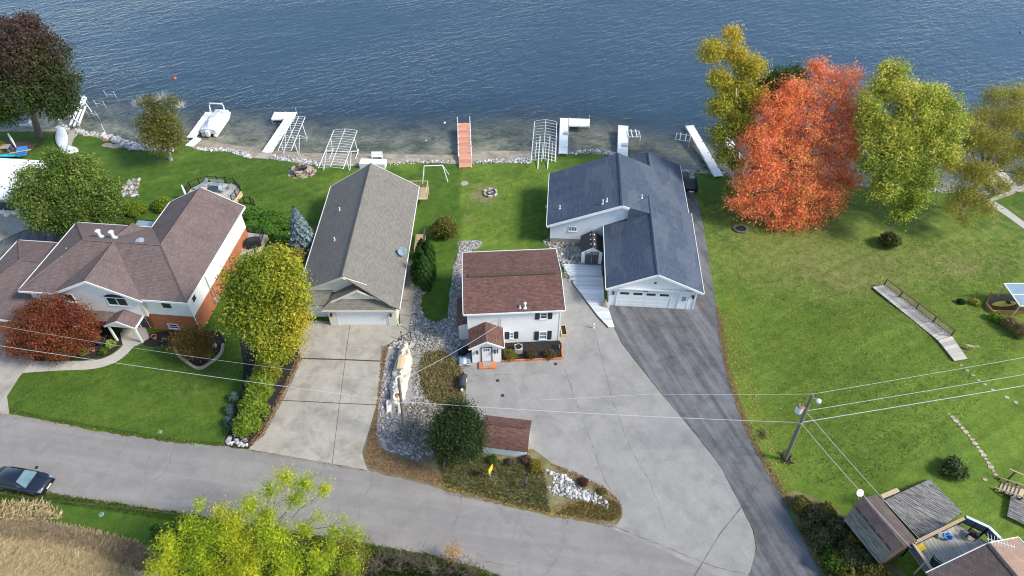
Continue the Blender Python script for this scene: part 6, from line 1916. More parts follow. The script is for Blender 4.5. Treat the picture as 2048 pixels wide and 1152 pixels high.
# ================================================================== 10. yard things
def cyl(name, lab, cat, px, py, prof, mat, n=14, parts=None):
    p = g(px, py); t = thing(name, lab, cat, p)
    MB().lathe(prof, (0, 0, 0), n).build('body', M[mat], t, smooth=False)
    return t
for px, py, lab, mat in ((929, 367, 'grey round manhole cover in the middle lawn', 'conc'), (203, 1029, 'green round valve cover in the grass strip below the road', 'green'), (320, 864, 'green round valve cover beside the front lawn road edge', 'green')):
    t = cyl('manhole_cover', lab, 'manhole cover', px, py, [(.14, -.05), (.14, .03), (.12, .045), (.03, .05)] if mat == 'green' else [(.42, -.05), (.42, .03), (.36, .045), (.05, .05)], mat, 18)
    MB().lathe([(.19, -.05), (.19, .02), (.145, .025)] if mat == 'green' else [(.50, -.05), (.50, .02), (.43, .025)], (0, 0, 0), 18).build('collar', M['conc'], t)
for px, py, lab in ((1005, 791, 'dark round drain cover on the drive below the white house'), (1111, 728, 'dark drain cover next to the planter corner'), (995, 761, 'dark oval patch cover in front of the brick step')):
    p = P(px, py, .027); t = thing('drain_cover', lab, 'drain cover', p)
    MB().lathe([(.14, -.02), (.14, .012), (.1, .016), (.02, .016)], (0, 0, 0), 14).build('lid', M['charcoal'], t); MB().lathe([(.18, -.02), (.18, .006), (.15, .008)], (0, 0, 0), 14).build('rim', M['black'], t)
# smoker grill trailer on the drive
p = P(925, 780, .026); t = thing('barrel_smoker', 'black barrel smoker on the drive left of the brick step', 'smoker', (p.x, p.y, .026), math.radians(86))
rings = [[(x, .36 * rr * math.cos(k * math.pi / 6), .62 + .36 * rr * math.sin(k * math.pi / 6)) for k in range(12)] for x, rr in ((-.15, .6), (-.1, 1), (1.25, 1), (1.3, .6))]
MB().loft(rings).build('barrel', M['charcoal'], t); 
for x in (.05, 1.1):
    for y in (-.25, .25): MB().box(x - .03, x + .03, y - .03, y + .03, 0, .4).build('leg', M['black'], t)
MB().box(.3, .8, -.39, -.34, .75, .86).build('label_plate', M['white'], t); MB().box(-.35, -.12, -.1, .1, .3, .42).build('side_shelf', M['white'], t); MB().tube([(1.1, 0, .95), (1.1, 0, 1.35)], .06, 8).build('chimney', M['black'], t)
# bags on a pallet, black bags
p = P(930, 727, .02); t = thing('bag_pallet', 'blue and white bags stacked on a pallet by the entry', 'pallet', (p.x, p.y, .02), .06)
for k in range(3): MB().box(-.55, .55, -.4 + k * .35, -.28 + k * .35, 0, .1).build('pallet_board', M['wood_old'], t)
for k in range(3):
    for j in range(2):
        o = MB().loft([[(x * a, y * b, z) for x, y in ((-1, -1), (1, -1), (1.05, 0), (1, 1), (-1, 1), (-1.05, 0))] for a, b, z in ((.15, .38, 0), (.18, .42, .08), (.16, .4, .17), (.1, .3, .2))]).build('bag', M['glassblue'] if (j + k) % 2 else M['boatwrap'], t); o.location = (-.36 + k * .36, .05, .1 + j * .2)
bg1 = heap('black_bag_pile', 'pile of black rubbish bags against the lean-to', 'bags', 928, 703, .75, .5, .65, 'blackcover', 8, .2, .5)
# planter bed things
p = to_local(W, P(1037, 698, .1)); t = thing('condenser_unit', 'white air conditioner condenser in the planting bed', 'air conditioner', P(1037, 702, .12), .05)
MB().box(-.38, .38, -.38, .38, 0, .62).build('cabinet', M['conc'], t); MB().lathe([(.34, .62), (.34, .66), (.28, .67), (.28, .64), (.02, .64)], (0, 0, 0), 18).build('fan_grille', M['black'], t); MB().lathe([(.37, .6), (.37, .69), (.345, .69), (.345, .6)], (0, 0, 0), 18).build('fan_ring', M['white'], t)
p = P(1119, 694, .3); t = thing('hose_reel', 'black hose coil at the white house corner', 'hose', (p.x, p.y, .1))
for k in range(5): MB().tube([(.02 + .03 * k, .28 * math.cos(a * math.pi / 8), .42 + .28 * math.sin(a * math.pi / 8)) for a in range(17)], .03, 5).build('hose_loop', M['black'], t)
MB().box(-.06, .0, -.06, .06, 0, .6).build('stand', M['white'], t)
p = P(1127, 664, .026); t = thing('trough_planter', 'tan timber trough planter at the side of the white house', 'planter', (p.x, p.y, .026), .1)
for sx, sy, ex, ey in ((-.3, -.7, .3, -.62), (-.3, .62, .3, .7), (-.3, -.62, -.22, .62), (.22, -.62, .3, .62)): MB().box(sx, ex, sy, ey, 0, .35).build('side_board', M['wood_tan'], t)
MB().box(-.22, .22, -.62, .62, 0, .25).build('soil', M['mulch'], t)
p = P(1187, 656, .026); t = thing('marker_post', 'small white marker post standing in the drive', 'post', (p.x, p.y, .026))
MB().lathe([(.09, 0), (.09, .08), (.06, .1), (.06, .55), (.08, .56), (.08, .62), (.02, .68)], (0, 0, 0), 10).build('post', M['white'], t); MB().lathe([(.065, .3), (.065, .38)], (0, 0, 0), 10).build('band', M['orange'], t)
p = P(1214, 606, .03); t = tag(heap('boulder', 'tan boulder by the left corner of the blue house garage', 'boulder', 1211, 611, .42, .5, .7, 'stonetan', 5, 0, .15), 'tan boulder by the left corner of the blue house garage', 'boulder')
p = P(1208, 548, .13); t = thing('black_bin', 'tall black bin squeezed between shed and garage wall', 'bin', (p.x, p.y, .13))
MB().box(-.22, .22, -.3, .9, 0, 1.0).build('body', M['black'], t); MB().box(-.25, .25, -.33, .93, 1.005, 1.08).build('lid', M['charcoal'], t)
# black trailer behind the house
p = g(1381, 388); t = thing('black_trailer', 'black utility trailer parked right of the blue house', 'trailer', (p.x, p.y, p.z), -.1)
MB().box(-.8, .8, -.2, 2.6, .45, .55).build('bed', M['black'], t)
for sx in (-.8, .74): MB().box(sx, sx + .06, -.2, 2.6, .55, .95).build('side', M['black'], t)
MB().box(-.74, .74, -.2, -.14, .55, .95).build('tailgate', M['black'], t); MB().box(-.3, .3, -.24, -.201, .45, .6).build('plate', M['white'], t)
for sx in (-.9, .9): MB().lathe([(.3, -.1), (.33, -.06), (.33, .06), (.3, .1)], (sx, 1.2, .33), 14, 'x').build('wheel', M['black'], t)
# mail box and yellow sign
p = P(1051, 975, .02); t = thing('mailbox', 'black mailbox on a post at the road verge', 'mailbox', (p.x, p.y, .02), math.radians(75))
MB().box(-.05, .05, -.05, .05, 0, .95).build('post', M['wood_brown'], t)
MB().loft([[(x, .12 * a, 1.0 + b * .24) for a, b in ((-1, 0), (-1, .55), (-.7, .9), (0, 1), (.7, .9), (1, .55), (1, 0))] for x in (-.3, .3)]).build('box', M['charcoal'], t); MB().box(.0, .05, .125, .14, 1.1, 1.3).build('flag', M['orange'], t)
p = P(981, 955, .02); t = thing('yellow_sign', 'yellow rectangular road sign seen edge on at the verge', 'sign', (p.x, p.y, .02), math.radians(62))
MB().box(-.04, .04, -.03, .03, 0, 1.7).build('post', M['galv'], t); o = MB().box(-.33, .33, -.055, -.035, .95, 1.75).build('sign_plate', M['yellow'], t)
# tarp covered canoe on the gravel
pa, pb = g(790, 815), g(812, 695)
TC = thing('tarp_covered_boat', 'long boat shaped heap under a torn cream tarp on the gravel', 'covered boat', (pa.x, pa.y, pa.z), frame_from(pa, pb)); ln = (pb - pa).length
r_ = random.Random(21); rings = []
for i in range(44):
    t_ = i / 43; x = t_ * ln; wv = .78 * (math.sin(math.pi * (.08 + .84 * t_)) ** .5); hh = .75 + .12 * math.sin(9 * t_)
    rings.append([(x + r_.uniform(-.06, .06), wv * y + r_.uniform(-.12, .12) + .07 * math.sin(11 * t_ + 3 * y), max(0.0, hh * z + ((.10 * math.sin(15 * t_ + 5 * y) + .07 * math.sin(31 * t_ - 9 * y) + r_.uniform(-.12, .1)) if z > .05 else 0))) for y, z in ((-1.15, 0), (-1.0, .3), (-.72, .72), (-.35, .9), (0, 1.0), (.35, .9), (.72, .72), (1.0, .3), (1.15, 0))])
MB().loft(rings).build('tarp', M['tarp'], TC)
MB().loft([[(x, y, z) for y, z in ((-.35, .9), (0, .99), (.35, .9), (.3, 1.02), (0, 1.06), (-.3, 1.02))] for x in (ln * .52, ln * .6, ln * .75)]).build('torn_patch', M['wood_tan'], TC)
for x, y, sx in ((ln * .98, -.55, 1), (ln * .97, .5, 1), (.05, -.5, -1), (.1, .55, -1)):
    MB().slab([(x - .3 * sx, y - .25, .55), (x - .3 * sx, y + .25, .5), (x + .75 * sx, y + .1, .12), (x + .6 * sx, y - .3, .1)], .03).build('tarp_flap', M['tarp'], TC)
for i, (a, b) in enumerate(((804, 660), (822, 660))):
    p = P(a, b, .02); q = P(a - 1, b + 20, .02)
for px, lab in ((803, 'black iron stake left of the tarp covered boat end'), (822, 'black iron stake right of the tarp covered boat end')):
    p = P(px, 681, .02); t = thing('iron_stake', lab, 'stake', (p.x, p.y, 0)); MB().tube([(0, 0, -.1), (.05, .15, 1.1)], .04, 6).build('shaft', M['black'], t); MB().lathe([(.08, 1.08), (.08, 1.16), (.02, 1.2)], (.05, .15, 0), 8).build('cap', M['black'], t)
heap('flat_rock', 'flat tan rock on the gravel below the tarp covered boat', 'rock', 787, 858, .55, .4, .25, 'stonetan', 12, .3, .2)
p = P(888, 925, .02); t = thing('verge_stake', 'leaning grey timber stake at the verge corner', 'stake', (p.x, p.y, 0)); MB().tube([(0, -.7, .05), (.1, .5, .3)], .05, 6).build('shaft', M['wood_old'], t); MB().lathe([(.06, -.05), (.06, .12)], (0, -.7, 0), 8).build('foot', M['wood_old'], t)
# front garden of the brick house
GE = thing('garden_edging', 'curved pale stone block edging around the front mulch bed', 'edging', (0, 0, 0))
ep = smooth_line([P(a, b, 0) for a, b in ((350, 697), (358, 712), (374, 725), (398, 738), (424, 725), (442, 708), (447, 690))], 6)
acc_, k = 0, 0
for a, b in zip(ep[:-1], ep[1:]):
    n = max(1, int((b - a).length / .34)); 
    for i in range(n):
        q = a.lerp(b, (i + .5) / n); o = MB().box(-.145, .145, -.12, .12, -.05, .2 + .02 * (k % 2)).build('block', M['stonetan'], GE); o.location = q; o.rotation_euler = (0, 0, math.atan2((b - a).y, (b - a).x)); k += 1
for px, py, r0, h, mat, lab in ((310, 677, .26, .42, 'terracotta', 'terracotta pot against the red brick wall'), (205, 688, .4, .55, 'charcoal', 'large dark round pot in the left mulch bed'), (187, 702, .2, .32, 'terracotta', 'small terracotta pot in the left mulch bed'), (408, 712, .16, .2, 'stone', 'small pale pot at the bed edging')):
    t = thing('plant_pot', lab, 'plant pot', g(px, py))
    MB().lathe([(r0 * .7, 0), (r0 * .95, h * .85), (r0 * 1.08, h * .87), (r0 * 1.08, h), (r0 * .9, h), (r0 * .85, h * .8), (.02, h * .78)], (0, 0, 0), 14).build('pot', M[mat], t); MB().lathe([(r0 * .86, h * .7), (r0 * .86, h * .82), (.02, h * .84)], (0, 0, 0), 12).build('soil', M['mulch'], t)
t = thing('garden_light', 'white round garden light in the right mulch bed', 'garden light', g(431, 694)); MB().lathe([(.12, 0), (.12, .25), (.2, .27), (.2, .33), (.06, .36)], (0, 0, 0), 12).build('lamp', M['white'], t); MB().lathe([(.04, -.1), (.04, .02)], (0, 0, 0), 8).build('spike', M['galv'], t)

# swing canopy, kayak and sand box at the right
sb = [g(a, b) for a, b in ((1970, 612), (1978, 594), (2060, 594), (2060, 626), (1982, 626))]
SB = thing('timber_sandbox', 'brown timber framed sand box at the right edge', 'sandbox', sb[0])
for a, b in zip(sb, sb[1:] + sb[:1]): MB().bar(a - sb[0] + Vector((0, 0, .18)), b - sb[0] + Vector((0, 0, .18)), .1, .4).build('side_board', M['terracotta'], SB)
MB().prism([((p - sb[0]).x * .98 + .02, (p - sb[0]).y * .96) for p in sb], -.2, .12).build('fill', M['verge'], SB)
pk_ = g(2005, 612, .12)
t = thing('yellow_kayak', 'yellow kayak lying in the timber sand box', 'kayak', pk_, .1)
hullmesh(2.5, .75, .4).build('hull', M['kayak'], t, smooth=True); MB().lathe([(.24, .36), (.26, .41), (.2, .42), (.05, .40)], (.35, 0, 0), 14).build('cockpit', M['black'], t)
zc = g(2030, 600).z
cp = [P(a, b, zc + 2.1) for a, b in ((2008, 567), (2090, 567), (2110, 612), (2040, 612))]
CN = thing('swing_canopy', 'white framed canopy with pale blue panels at the right edge', 'canopy', (cp[0].x, cp[0].y, zc)); o0 = Vector((cp[0].x, cp[0].y, zc))
m1_, m2_ = cp[0].lerp(cp[3], .5), cp[1].lerp(cp[2], .5)
for a, b, c, d in ((cp[0], cp[1], m2_, m1_), (m1_, m2_, cp[2], cp[3])):
    k_ = [p.lerp((a + b + c + d) / 4, .03) - o0 for p in (a, b, c, d)]
    MB().slab(k_, .03).build('roof_panel', M['glassblue'], CN)
for a, b in ((cp[0], cp[1]), (cp[1], cp[2]), (cp[2], cp[3]), (cp[3], cp[0]), (m1_, m2_)): MB().bar(a - o0, b - o0, .09, .07).build('frame_bar', M['white'], CN)
for a, f in ((cp[0], Vector((.2, -.1, 0))), (cp[3], Vector((.1, .1, 0))), (cp[1], Vector((0, 0, 0))), (cp[2], Vector((0, 0, 0)))):
    q = a - o0 + f; MB().box(q.x - .04, q.x + .04, q.y - .04, q.y + .04, -.2, 2.07).build('post', M['wood_tan'], CN)

# low wall at the far right shore, stone under trees
a, b = P(1974, 403, -.3), P(2075, 360, -.3)
t = thing('seawall_cap', 'pale straight seawall cap below the willow tree', 'seawall', a, frame_from(a, b)); ln = (b - a).length
for k in range(5): MB().box(k * ln / 5 + .02, (k + 1) * ln / 5 - .02, -.18, .18, -.1, .1).build('cap_stone', M['conc'], t)
MB().box(0, ln, -.14, .14, -1.2, -.11).build('wall', M['conc'], t)
p = g(1481, 459); t = thing('garden_fire_ring', 'dark iron ring with stones under the red maple edge', 'fire pit', p)
for k in range(14):
    a = 2 * math.pi * k / 14; o = MB().box(-.16, .16, -.11, .11, -.05, .2).build('stone', M['stonedark'], t); o.location = (.75 * math.cos(a), .65 * math.sin(a), 0); o.rotation_euler = (0, 0, a + 1.57)
MB().lathe([(.55, -.05), (.55, .04), (.03, .06)], (0, 0, 0), 14).build('ash_bed', M['mulch'], t)
# flagstones round the left shore
FS = thing('flagstone_ring', 'flat tan flagstones around a shore fire pit at the left', 'flagstones', g(235, 288)); o0 = g(235, 288)
for px, py, s_ in ((214, 280, .9), (215, 291, 1.0), (230, 294, 1.1), (246, 290, .9), (200, 272, .8), (188, 270, .8), (175, 270, .8)):
    p = g(px, py, .03) - o0; o = MB().prism([(s_ * rng.uniform(.7, 1) * math.cos(k * 1.05), s_ * .65 * rng.uniform(.7, 1) * math.sin(k * 1.05)) for k in range(6)], -.1, .06).build('flagstone', M['stonetan'] if px != 214 else M['terracotta'], FS); o.location = p
t = thing('shore_fire_ring', 'small round fire ring among the white shore rocks at the left', 'fire pit', g(233, 281))
for k in range(12):
    a = 2 * math.pi * k / 12; o = MB().box(-.15, .15, -.1, .1, 0, .22).build('stone', M['stone'], t); o.location = (.6 * math.cos(a), .6 * math.sin(a), 0); o.rotation_euler = (0, 0, a + 1.57)
MB().lathe([(.45, -.05), (.45, .05), (.03, .07)], (0, 0, 0), 12).build('ash_bed', M['mulch'], t)
# neighbour's black and white post thing beside the lamp drive
p = g(14, 430); t = thing('lamp_stand', 'white round stand with a yellow arm on the far concrete apron', 'stand', p, .5)
MB().lathe([(.35, 0), (.35, .1), (.08, .14), (.05, .9)], (0, 0, 0), 14).build('base', M['white'], t); MB().bar((0, 0, .85), (1.0, .9, 1.1), .1, .1).build('arm', M['wood_tan'], t); MB().box(.9, 1.6, .85, 1.05, 1.0, 1.15).build('head', M['black'], t)

# ================================================================== 11. utility poles and wires
M['wire'] = pmat('pale_cable', (.50, .50, .48), .5, .05)
M['wiredark'] = pmat('dark_cable', (.12, .12, .12), .5, .05)
def wire(name, lab, pts, r, mat='wire', sag=.4, grp=None):
    out = []
    for a, b in zip(pts[:-1], pts[1:]):
        for i in range(17):
            t = i / 16
            if out and i == 0: continue
            out.append(a.lerp(b, t) - Vector((0, 0, sag * 4 * t * (1 - t) * (b - a).length / 40)))
    o = MB().tube(out, r, 5).build(name, M[mat]); return tag(o, lab, 'cable', grp)
b1_ = P(812, 880, 0); b2_ = g(1570, 920)
h1, h2 = h_at(b1_, 757), h_at(b2_, 789)
lean1 = (PV(797, 757, b1_.y).x - b1_.x); lean2 = (PV(1625, 789, b2_.y).x - b2_.x)
def pole(lab, b, h, lean, r):
    t = thing('utility_pole', lab, 'utility pole', b)
    MB().tube([(0, 0, -.3), (lean * .5, 0, h * .5), (lean, 0, h)], [r, r * .88, r * .72], 12).build('shaft', M['wood_pole'], t)
    return t
p1_ = pole('grey wooden utility pole standing by the tarp covered boat', b1_, h1, lean1, .16)
p2_ = pole('wooden utility pole with a transformer on the right lawn', b2_, h2, lean2, .17)
def on_pole(b, h, lean, row):
    hh = h_at(b, row); f = hh / h
    return Vector((b.x + lean * f, b.y, b.z + hh))
w1_ = on_pole(b1_, h1, lean1, 803); w2_ = on_pole(b2_, h2, lean2, 845); w3_ = on_pole(b2_, h2, lean2, 822); w4_ = on_pole(b2_, h2, lean2, 788)
# transformer, lamp and brackets
lt = w3_ - b2_
q = on_pole(b2_, h2, lean2, 818) - b2_
tc = Vector((q.x - .62, -.1, q.z + .1))
MB().lathe([(.24, -.35), (.27, -.3), (.27, .32), (.29, .34), (.29, .4)], tc, 16).build('transformer', M['boatwrap'], p2_)
MB().lathe([(.29, .405), (.2, .5), (.03, .52)], tc, 16).build('transformer_lid', M['terracotta'], p2_)
for k in (-.12, .12): MB().lathe([(.05, .45), (.03, .62), (.05, .66), (.02, .72)], (tc.x + k, tc.y + .05, tc.z), 8).build('bushing', M['stone'], p2_)
MB().bar(Vector((q.x, 0, q.z + .2)), tc + Vector((.2, 0, .1)), .08, .1).build('bracket', M['galv'], p2_); MB().bar(Vector((q.x - .04, 0, q.z - .2)), tc + Vector((.2, 0, -.2)), .08, .1).build('bracket', M['galv'], p2_)
lq = on_pole(b2_, h2, lean2, 795) - b2_
MB().tube([lq, lq + Vector((.35, -.2, .05))], .03, 6).build('lamp_arm', M['galv'], p2_); MB().lathe([(.08, .08), (.18, .0), (.2, -.15), (.1, -.2)], lq + Vector((.5, -.28, .02)), 12).build('lamp_head', M['white'], p2_)
MB().lathe([(.19, -.08), (.2, 0), (.19, .08)], w2_ - b2_, 12).build('cable_clamp', M['galv'], p2_)
mq = on_pole(b1_, h1, lean1, 790) - b1_
MB().lathe([(.12, -.1), (.2, -.05), (.2, .05), (.1, .1)], mq + Vector((-.28, -.05, 0)), 12).build('insulator_cap', M['terracotta'], p1_); MB().bar(mq, mq + Vector((-.28, -.05, 0)), .06, .06).build('bracket', M['galv'], p1_)
MB().lathe([(.17, -.05), (.18, 0), (.17, .05)], w1_ - b1_, 12).build('cable_clamp', M['galv'], p1_)
off_l = P(-420, 624, 6.5); off_r = P(2500, 700, 7.5)
wire('trunk_cable', 'thick pale overhead cable crossing the whole street', [off_l, w1_, w2_], .019, sag=.35)
wire('trunk_cable', 'thick pale cable running right from the transformer pole', [w2_, P(2400, 711, w2_.z)], .027, sag=.1)
wire('overhead_cable', 'medium pale cable above the thick one on the right', [w3_, P(2400, 688, w3_.z)], .018, sag=.1)
wire('overhead_cable', 'thin top cable running right from the pole head', [w4_, P(2400, 652, w4_.z)], .014, sag=.1)
wire('overhead_cable', 'thin top cable running left from the transformer pole head', [w4_, P(1300, 788, w4_.z), P(1080, 800, w4_.z)], .010, sag=.2)
wire('overhead_cable', 'thin upper cable over the front lawn and the concrete drive', [P(-420, 570, 7.0), on_pole(b1_, h1, lean1, 765)], .010, sag=.8)
wire('service_drop', 'service cable from the pole to the near house deck', [w3_, P(1845, 1084, zb + 3.0)], .018, sag=.4)
wire('service_drop', 'service cable looping over the weathered shed roof', [w2_, P(1720, 982, zb + 3.7), P(1822, 1096, zb + 3.0)], .02, sag=.5)
wire('service_drop', 'thin service wire to the white house wall', [on_pole(b1_, h1, lean1, 762), Vector(W.matrix_world @ Vector((0, 0, 0))) if False else P(1000, 648, 3.8)], .014, sag=.9)
wire('ground_wire', 'thin wire lying along the lower road verge', [P(-200, 958, .5), P(60, 996, .35), P(340, 1026, .15), P(380, 1032, .05)], .015, 'wiredark', .02)

# ================================================================== 12. parked car
nz = P(97, 972, .4); back = P(-120, 936, .4)
CA = thing('parked_car', 'dark navy car parked at the left road edge', 'car', (nz.x, nz.y, .02), frame_from(back, nz))
def sect(x, w, zlo, zbelt, ztop, inset=.0):
    return [(x, -w * .86, zlo), (x, -w, zlo + .12), (x, -w * 1.0, (zlo + zbelt) / 2 + .05), (x, -w * .96, zbelt - .04), (x, -w * .84, zbelt + (ztop - zbelt) * .4), (x, -w * .45, ztop), (x, 0, ztop + .02), (x, w * .45, ztop), (x, w * .84, zbelt + (ztop - zbelt) * .4), (x, w * .96, zbelt - .04), (x, w * 1.0, (zlo + zbelt) / 2 + .05), (x, w, zlo + .12), (x, w * .86, zlo)]
M['carpaint'] = pmat('navy_car_paint', (.012, .017, .032), .22, .05, 2, spec=.6)
M['windscreen'] = glassmat('windscreen', (.12, .19, .21), .05)
body = [(-4.72, .70, .35, .62, .72), (-4.62, .82, .25, .80, .95), (-4.2, .89, .22, .92, 1.03), (-3.4, .92, .2, .93, 1.0), (-2.2, .92, .2, .92, .98), (-1.3, .92, .2, .90, .98), (-.9, .915, .2, .86, .94), (-.45, .88, .22, .78, .86), (-.15, .80, .26, .66, .74), (.0, .66, .34, .54, .60)]
MB().loft([sect(*b) for b in body]).build('body', M['carpaint'], CA, smooth=True)
gh = [(-4.35, .70, .98, 1.06), (-3.7, .68, .98, 1.40), (-2.4, .66, .97, 1.47), (-2.0, .66, .96, 1.45), (-1.2, .78, .96, 1.0)]
MB().loft([[(x, -w * 1.12, z0), (x, -w * 1.05, z0 + (z1 - z0) * .6), (x, -w * .86, z1 - .03), (x, 0, z1), (x, w * .86, z1 - .03), (x, w * 1.05, z0 + (z1 - z0) * .6), (x, w * 1.12, z0)] for x, w, z0, z1 in gh]).build('roof', M['carpaint'], CA, smooth=True)
MB().slab([(-1.98, -.56, 1.46), (-1.98, .56, 1.46), (-1.22, .74, 1.03), (-1.22, -.74, 1.03)], .012).build('windscreen', M['windscreen'], CA)
for s in (-1, 1):
    MB().add([(-3.5, s * .79, 1.02), (-1.6, s * .82, 1.02), (-2.1, s * .72, 1.36), (-3.4, s * .72, 1.34), (-3.5, s * .74, 1.02), (-1.6, s * .77, 1.02), (-2.1, s * .67, 1.36), (-3.4, s * .67, 1.34)], [(0, 1, 2, 3), (7, 6, 5, 4), (0, 4, 5, 1), (1, 5, 6, 2), (2, 6, 7, 3), (3, 7, 4, 0)]).build('side_window', M['glass'], CA)
    MB().loft([[(x, s * y, z) for y, z in ((.62, .60), (.80, .58), (.80, .70), (.62, .74))] for x in (-.32, -.06)]).build('headlight', M['glassblue'], CA)
    MB().loft([[(-1.5 + dx, s * (1.0 + dy), .98 + dz) for dy, dz in ((-.02, 0), (.2, 0), (.2, .14), (-.02, .14))] for dx in (-.1, .06)]).build('mirror', M['carpaint'], CA)
    for x in (-.95, -3.75):
        wh = MB().lathe([(.2, -.1), (.31, -.1), (.33, -.06), (.33, .06), (.31, .1), (.2, .1)], (x, s * .86, .33), 18, 'y').build('wheel', M['black'], CA)
        MB().lathe([(.03, .1), (.2, .09), (.21, .11), (.05, .13)], (x, s * .86, .33), 14, 'y').build('rim', M['galv'], wh)
MB().box(-.02, .03, -.45, .45, .44, .56).build('grille', M['black'], CA); MB().box(.02, .06, -.26, .26, .32, .43).build('number_plate', M['white'], CA); MB().box(-.1, .06, -.75, .75, .24, .31).build('bumper_lip', M['black'], CA)
for s in (-1, 1): MB().tube([(-1.15, s * .5, 1.0), (-.6, s * .46, .91), (-.2, s * .4, .78)], .02, 5).build('bonnet_crease', M['carpaint'], CA)
MB().tube([(-1.2, -.45, 1.04), (-1.3, .05, 1.07)], .012, 4).build('wiper', M['black'], CA)

# ================================================================== 13. dog on the right lawn
dg = g(1937, 699)
dv = [((-.38, 0, .50), .10), ((-.15, 0, .50), .125), ((.1, 0, .48), .14), ((.28, 0, .52), .13), ((.42, 0, .62), .075), ((.52, 0, .70), .085), ((.64, 0, .68), .045), ((.72, 0, .66), .035),
      ((-.50, 0, .56), .03), ((-.62, 0, .68), .025), ((-.68, 0, .80), .015)]
de = [(0, 1), (1, 2), (2, 3), (3, 4), (4, 5), (5, 6), (6, 7), (0, 8), (8, 9), (9, 10)]
for s in (-1, 1):
    k = len(dv); dv += [((.26, s * .09, .38), .06), ((.24 + .05 * s, s * .1, .2), .035), ((.28 + .06 * s, s * .1, .02), .032)]; de += [(3, k), (k, k + 1), (k + 1, k + 2)]
    k = len(dv); dv += [((-.34, s * .09, .38), .075), ((-.26 - .06 * s, s * .1, .26), .045), ((-.38 - .08 * s, s * .1, .14), .03), ((-.36 - .08 * s, s * .1, .02), .03)]; de += [(0, k), (k, k + 1), (k + 1, k + 2), (k + 2, k + 3)]
    k = len(dv); dv += [((.49, s * .08, .72), .03), ((.46, s * .1, .65), .015)]; de += [(5, k), (k, k + 1)]
me = bpy.data.meshes.new('dog'); me.from_pydata([v for v, r in dv], de, []); me.update()
M['fur'] = pmat('tan_fur', (.52, .36, .20), .9, .15, 12)
me.materials.append(M['fur'])
dog = link('dog', me, loc=dg, rz=-.35)
sk = dog.modifiers.new('skin', 'SKIN')
for i, (v, r) in enumerate(dv): me.skin_vertices[0].data[i].radius = (r, r)
me.skin_vertices[0].data[1].use_root = True
dog.modifiers.new('sub', 'SUBSURF').levels = 1; dog.modifiers['sub'].render_levels = 2
tag(dog, 'tan dog walking on the lawn beside the long garden stair', 'dog')
dog.scale = (.95, .95, .95)
# ================================================================== 14. vegetation
CAMP = Vector((0, 0, CAM_H)); FWD = Vector((0, _c, -_c))
def quads(name, vs, cols, mat, parent=None, kind=None, nv=4):
    n = len(vs) // nv
    me = bpy.data.meshes.new(name)
    me.vertices.add(len(vs)); me.vertices.foreach_set('co', np.asarray(vs, np.float32).ravel())
    me.loops.add(len(vs)); me.loops.foreach_set('vertex_index', np.arange(len(vs), dtype=np.int32))
    me.polygons.add(n); me.polygons.foreach_set('loop_start', np.arange(n, dtype=np.int32) * nv)
    me.update(calc_edges=True)
    at = me.color_attributes.new('col', 'FLOAT_COLOR', 'POINT')
    c = np.ones((len(vs), 4), np.float32); c[:, :3] = np.repeat(np.asarray(cols, np.float32), nv, 0)
    at.data.foreach_set('color', c.ravel())
    me.materials.append(mat)
    return link(name, me, parent, kind=kind)

def leaf_quads(R, pos, out, size, aspect=.6, flat=.5, outw=.7):
    n = len(pos)
    nrm = R.normal(size=(n, 3)); nrm /= np.linalg.norm(nrm, axis=1)[:, None]
    nrm = nrm + out * outw + np.array([0, 0, flat]); nrm /= np.linalg.norm(nrm, axis=1)[:, None]
    t = np.cross(nrm, R.normal(size=(n, 3))); t /= np.linalg.norm(t, axis=1)[:, None]
    b = np.cross(nrm, t)
    s = (size * R.uniform(.45, 1.5, n))[:, None]
    v = np.stack([pos - t * s * .5, pos - b * s * aspect * .5 + nrm * s * .06, pos + t * s * .5, pos + b * s * aspect * .5 + nrm * s * .06], 1)
    return v.reshape(-1, 3)

FOL = 1.4
def pick(R, pal, f, jit=.09, gain=1.0):
    """pal: list of colours, f in 0..1 -> colour, with brightness jitter"""
    pal = np.asarray(pal, float); k = len(pal) - 1
    x = np.clip(f, 0, .9999) * k; i = x.astype(int); a = (x - i)[:, None]
    c = pal[i] * (1 - a) + pal[np.minimum(i + 1, k)] * a
    return gain * c * R.uniform(1 - jit, 1 + jit, (len(f), 1)) * (1 + R.normal(0, .025, (len(f), 3)))

def blob_points(R, C, Rd, n, per=9, spread=.30, shell=(.45, 1.0), up=.0):
    C = np.asarray(C, float); Rd = np.asarray(Rd, float)
    wt = Rd.mean(1) ** 2; wt /= wt.sum()
    nc = max(1, n // per)
    bi = R.choice(len(C), nc, p=wt)
    d = R.normal(size=(nc, 3)); d[:, 2] += up; d /= np.linalg.norm(d, axis=1)[:, None]
    rr = R.uniform(shell[0], shell[1], nc) ** .7
    cc = C[bi] + d * Rd[bi] * rr[:, None]
    k = R.integers(0, nc, n)
    pos = cc[k] + R.normal(0, spread, (n, 3)) * np.array([1, 1, .7])
    ctr = C.mean(0)
    out = d[k]
    return pos, out, bi[k], k, cc, rr[k]

def limb_mesh(rs, base, tip, r0, segs=5, wob=.25, r1=.25):
    pts, rad = [], []
    for i in range(segs + 1):
        t = i / segs
        p = base.lerp(tip, t); 
        if 0 < i < segs: p = p + Vector((rs.uniform(-1, 1), rs.uniform(-1, 1), rs.uniform(-.4, .6))) * wob * (tip - base).length * .12
        pts.append(p); rad.append(r0 * (1 - t) + r0 * r1 * t)
    return pts, rad

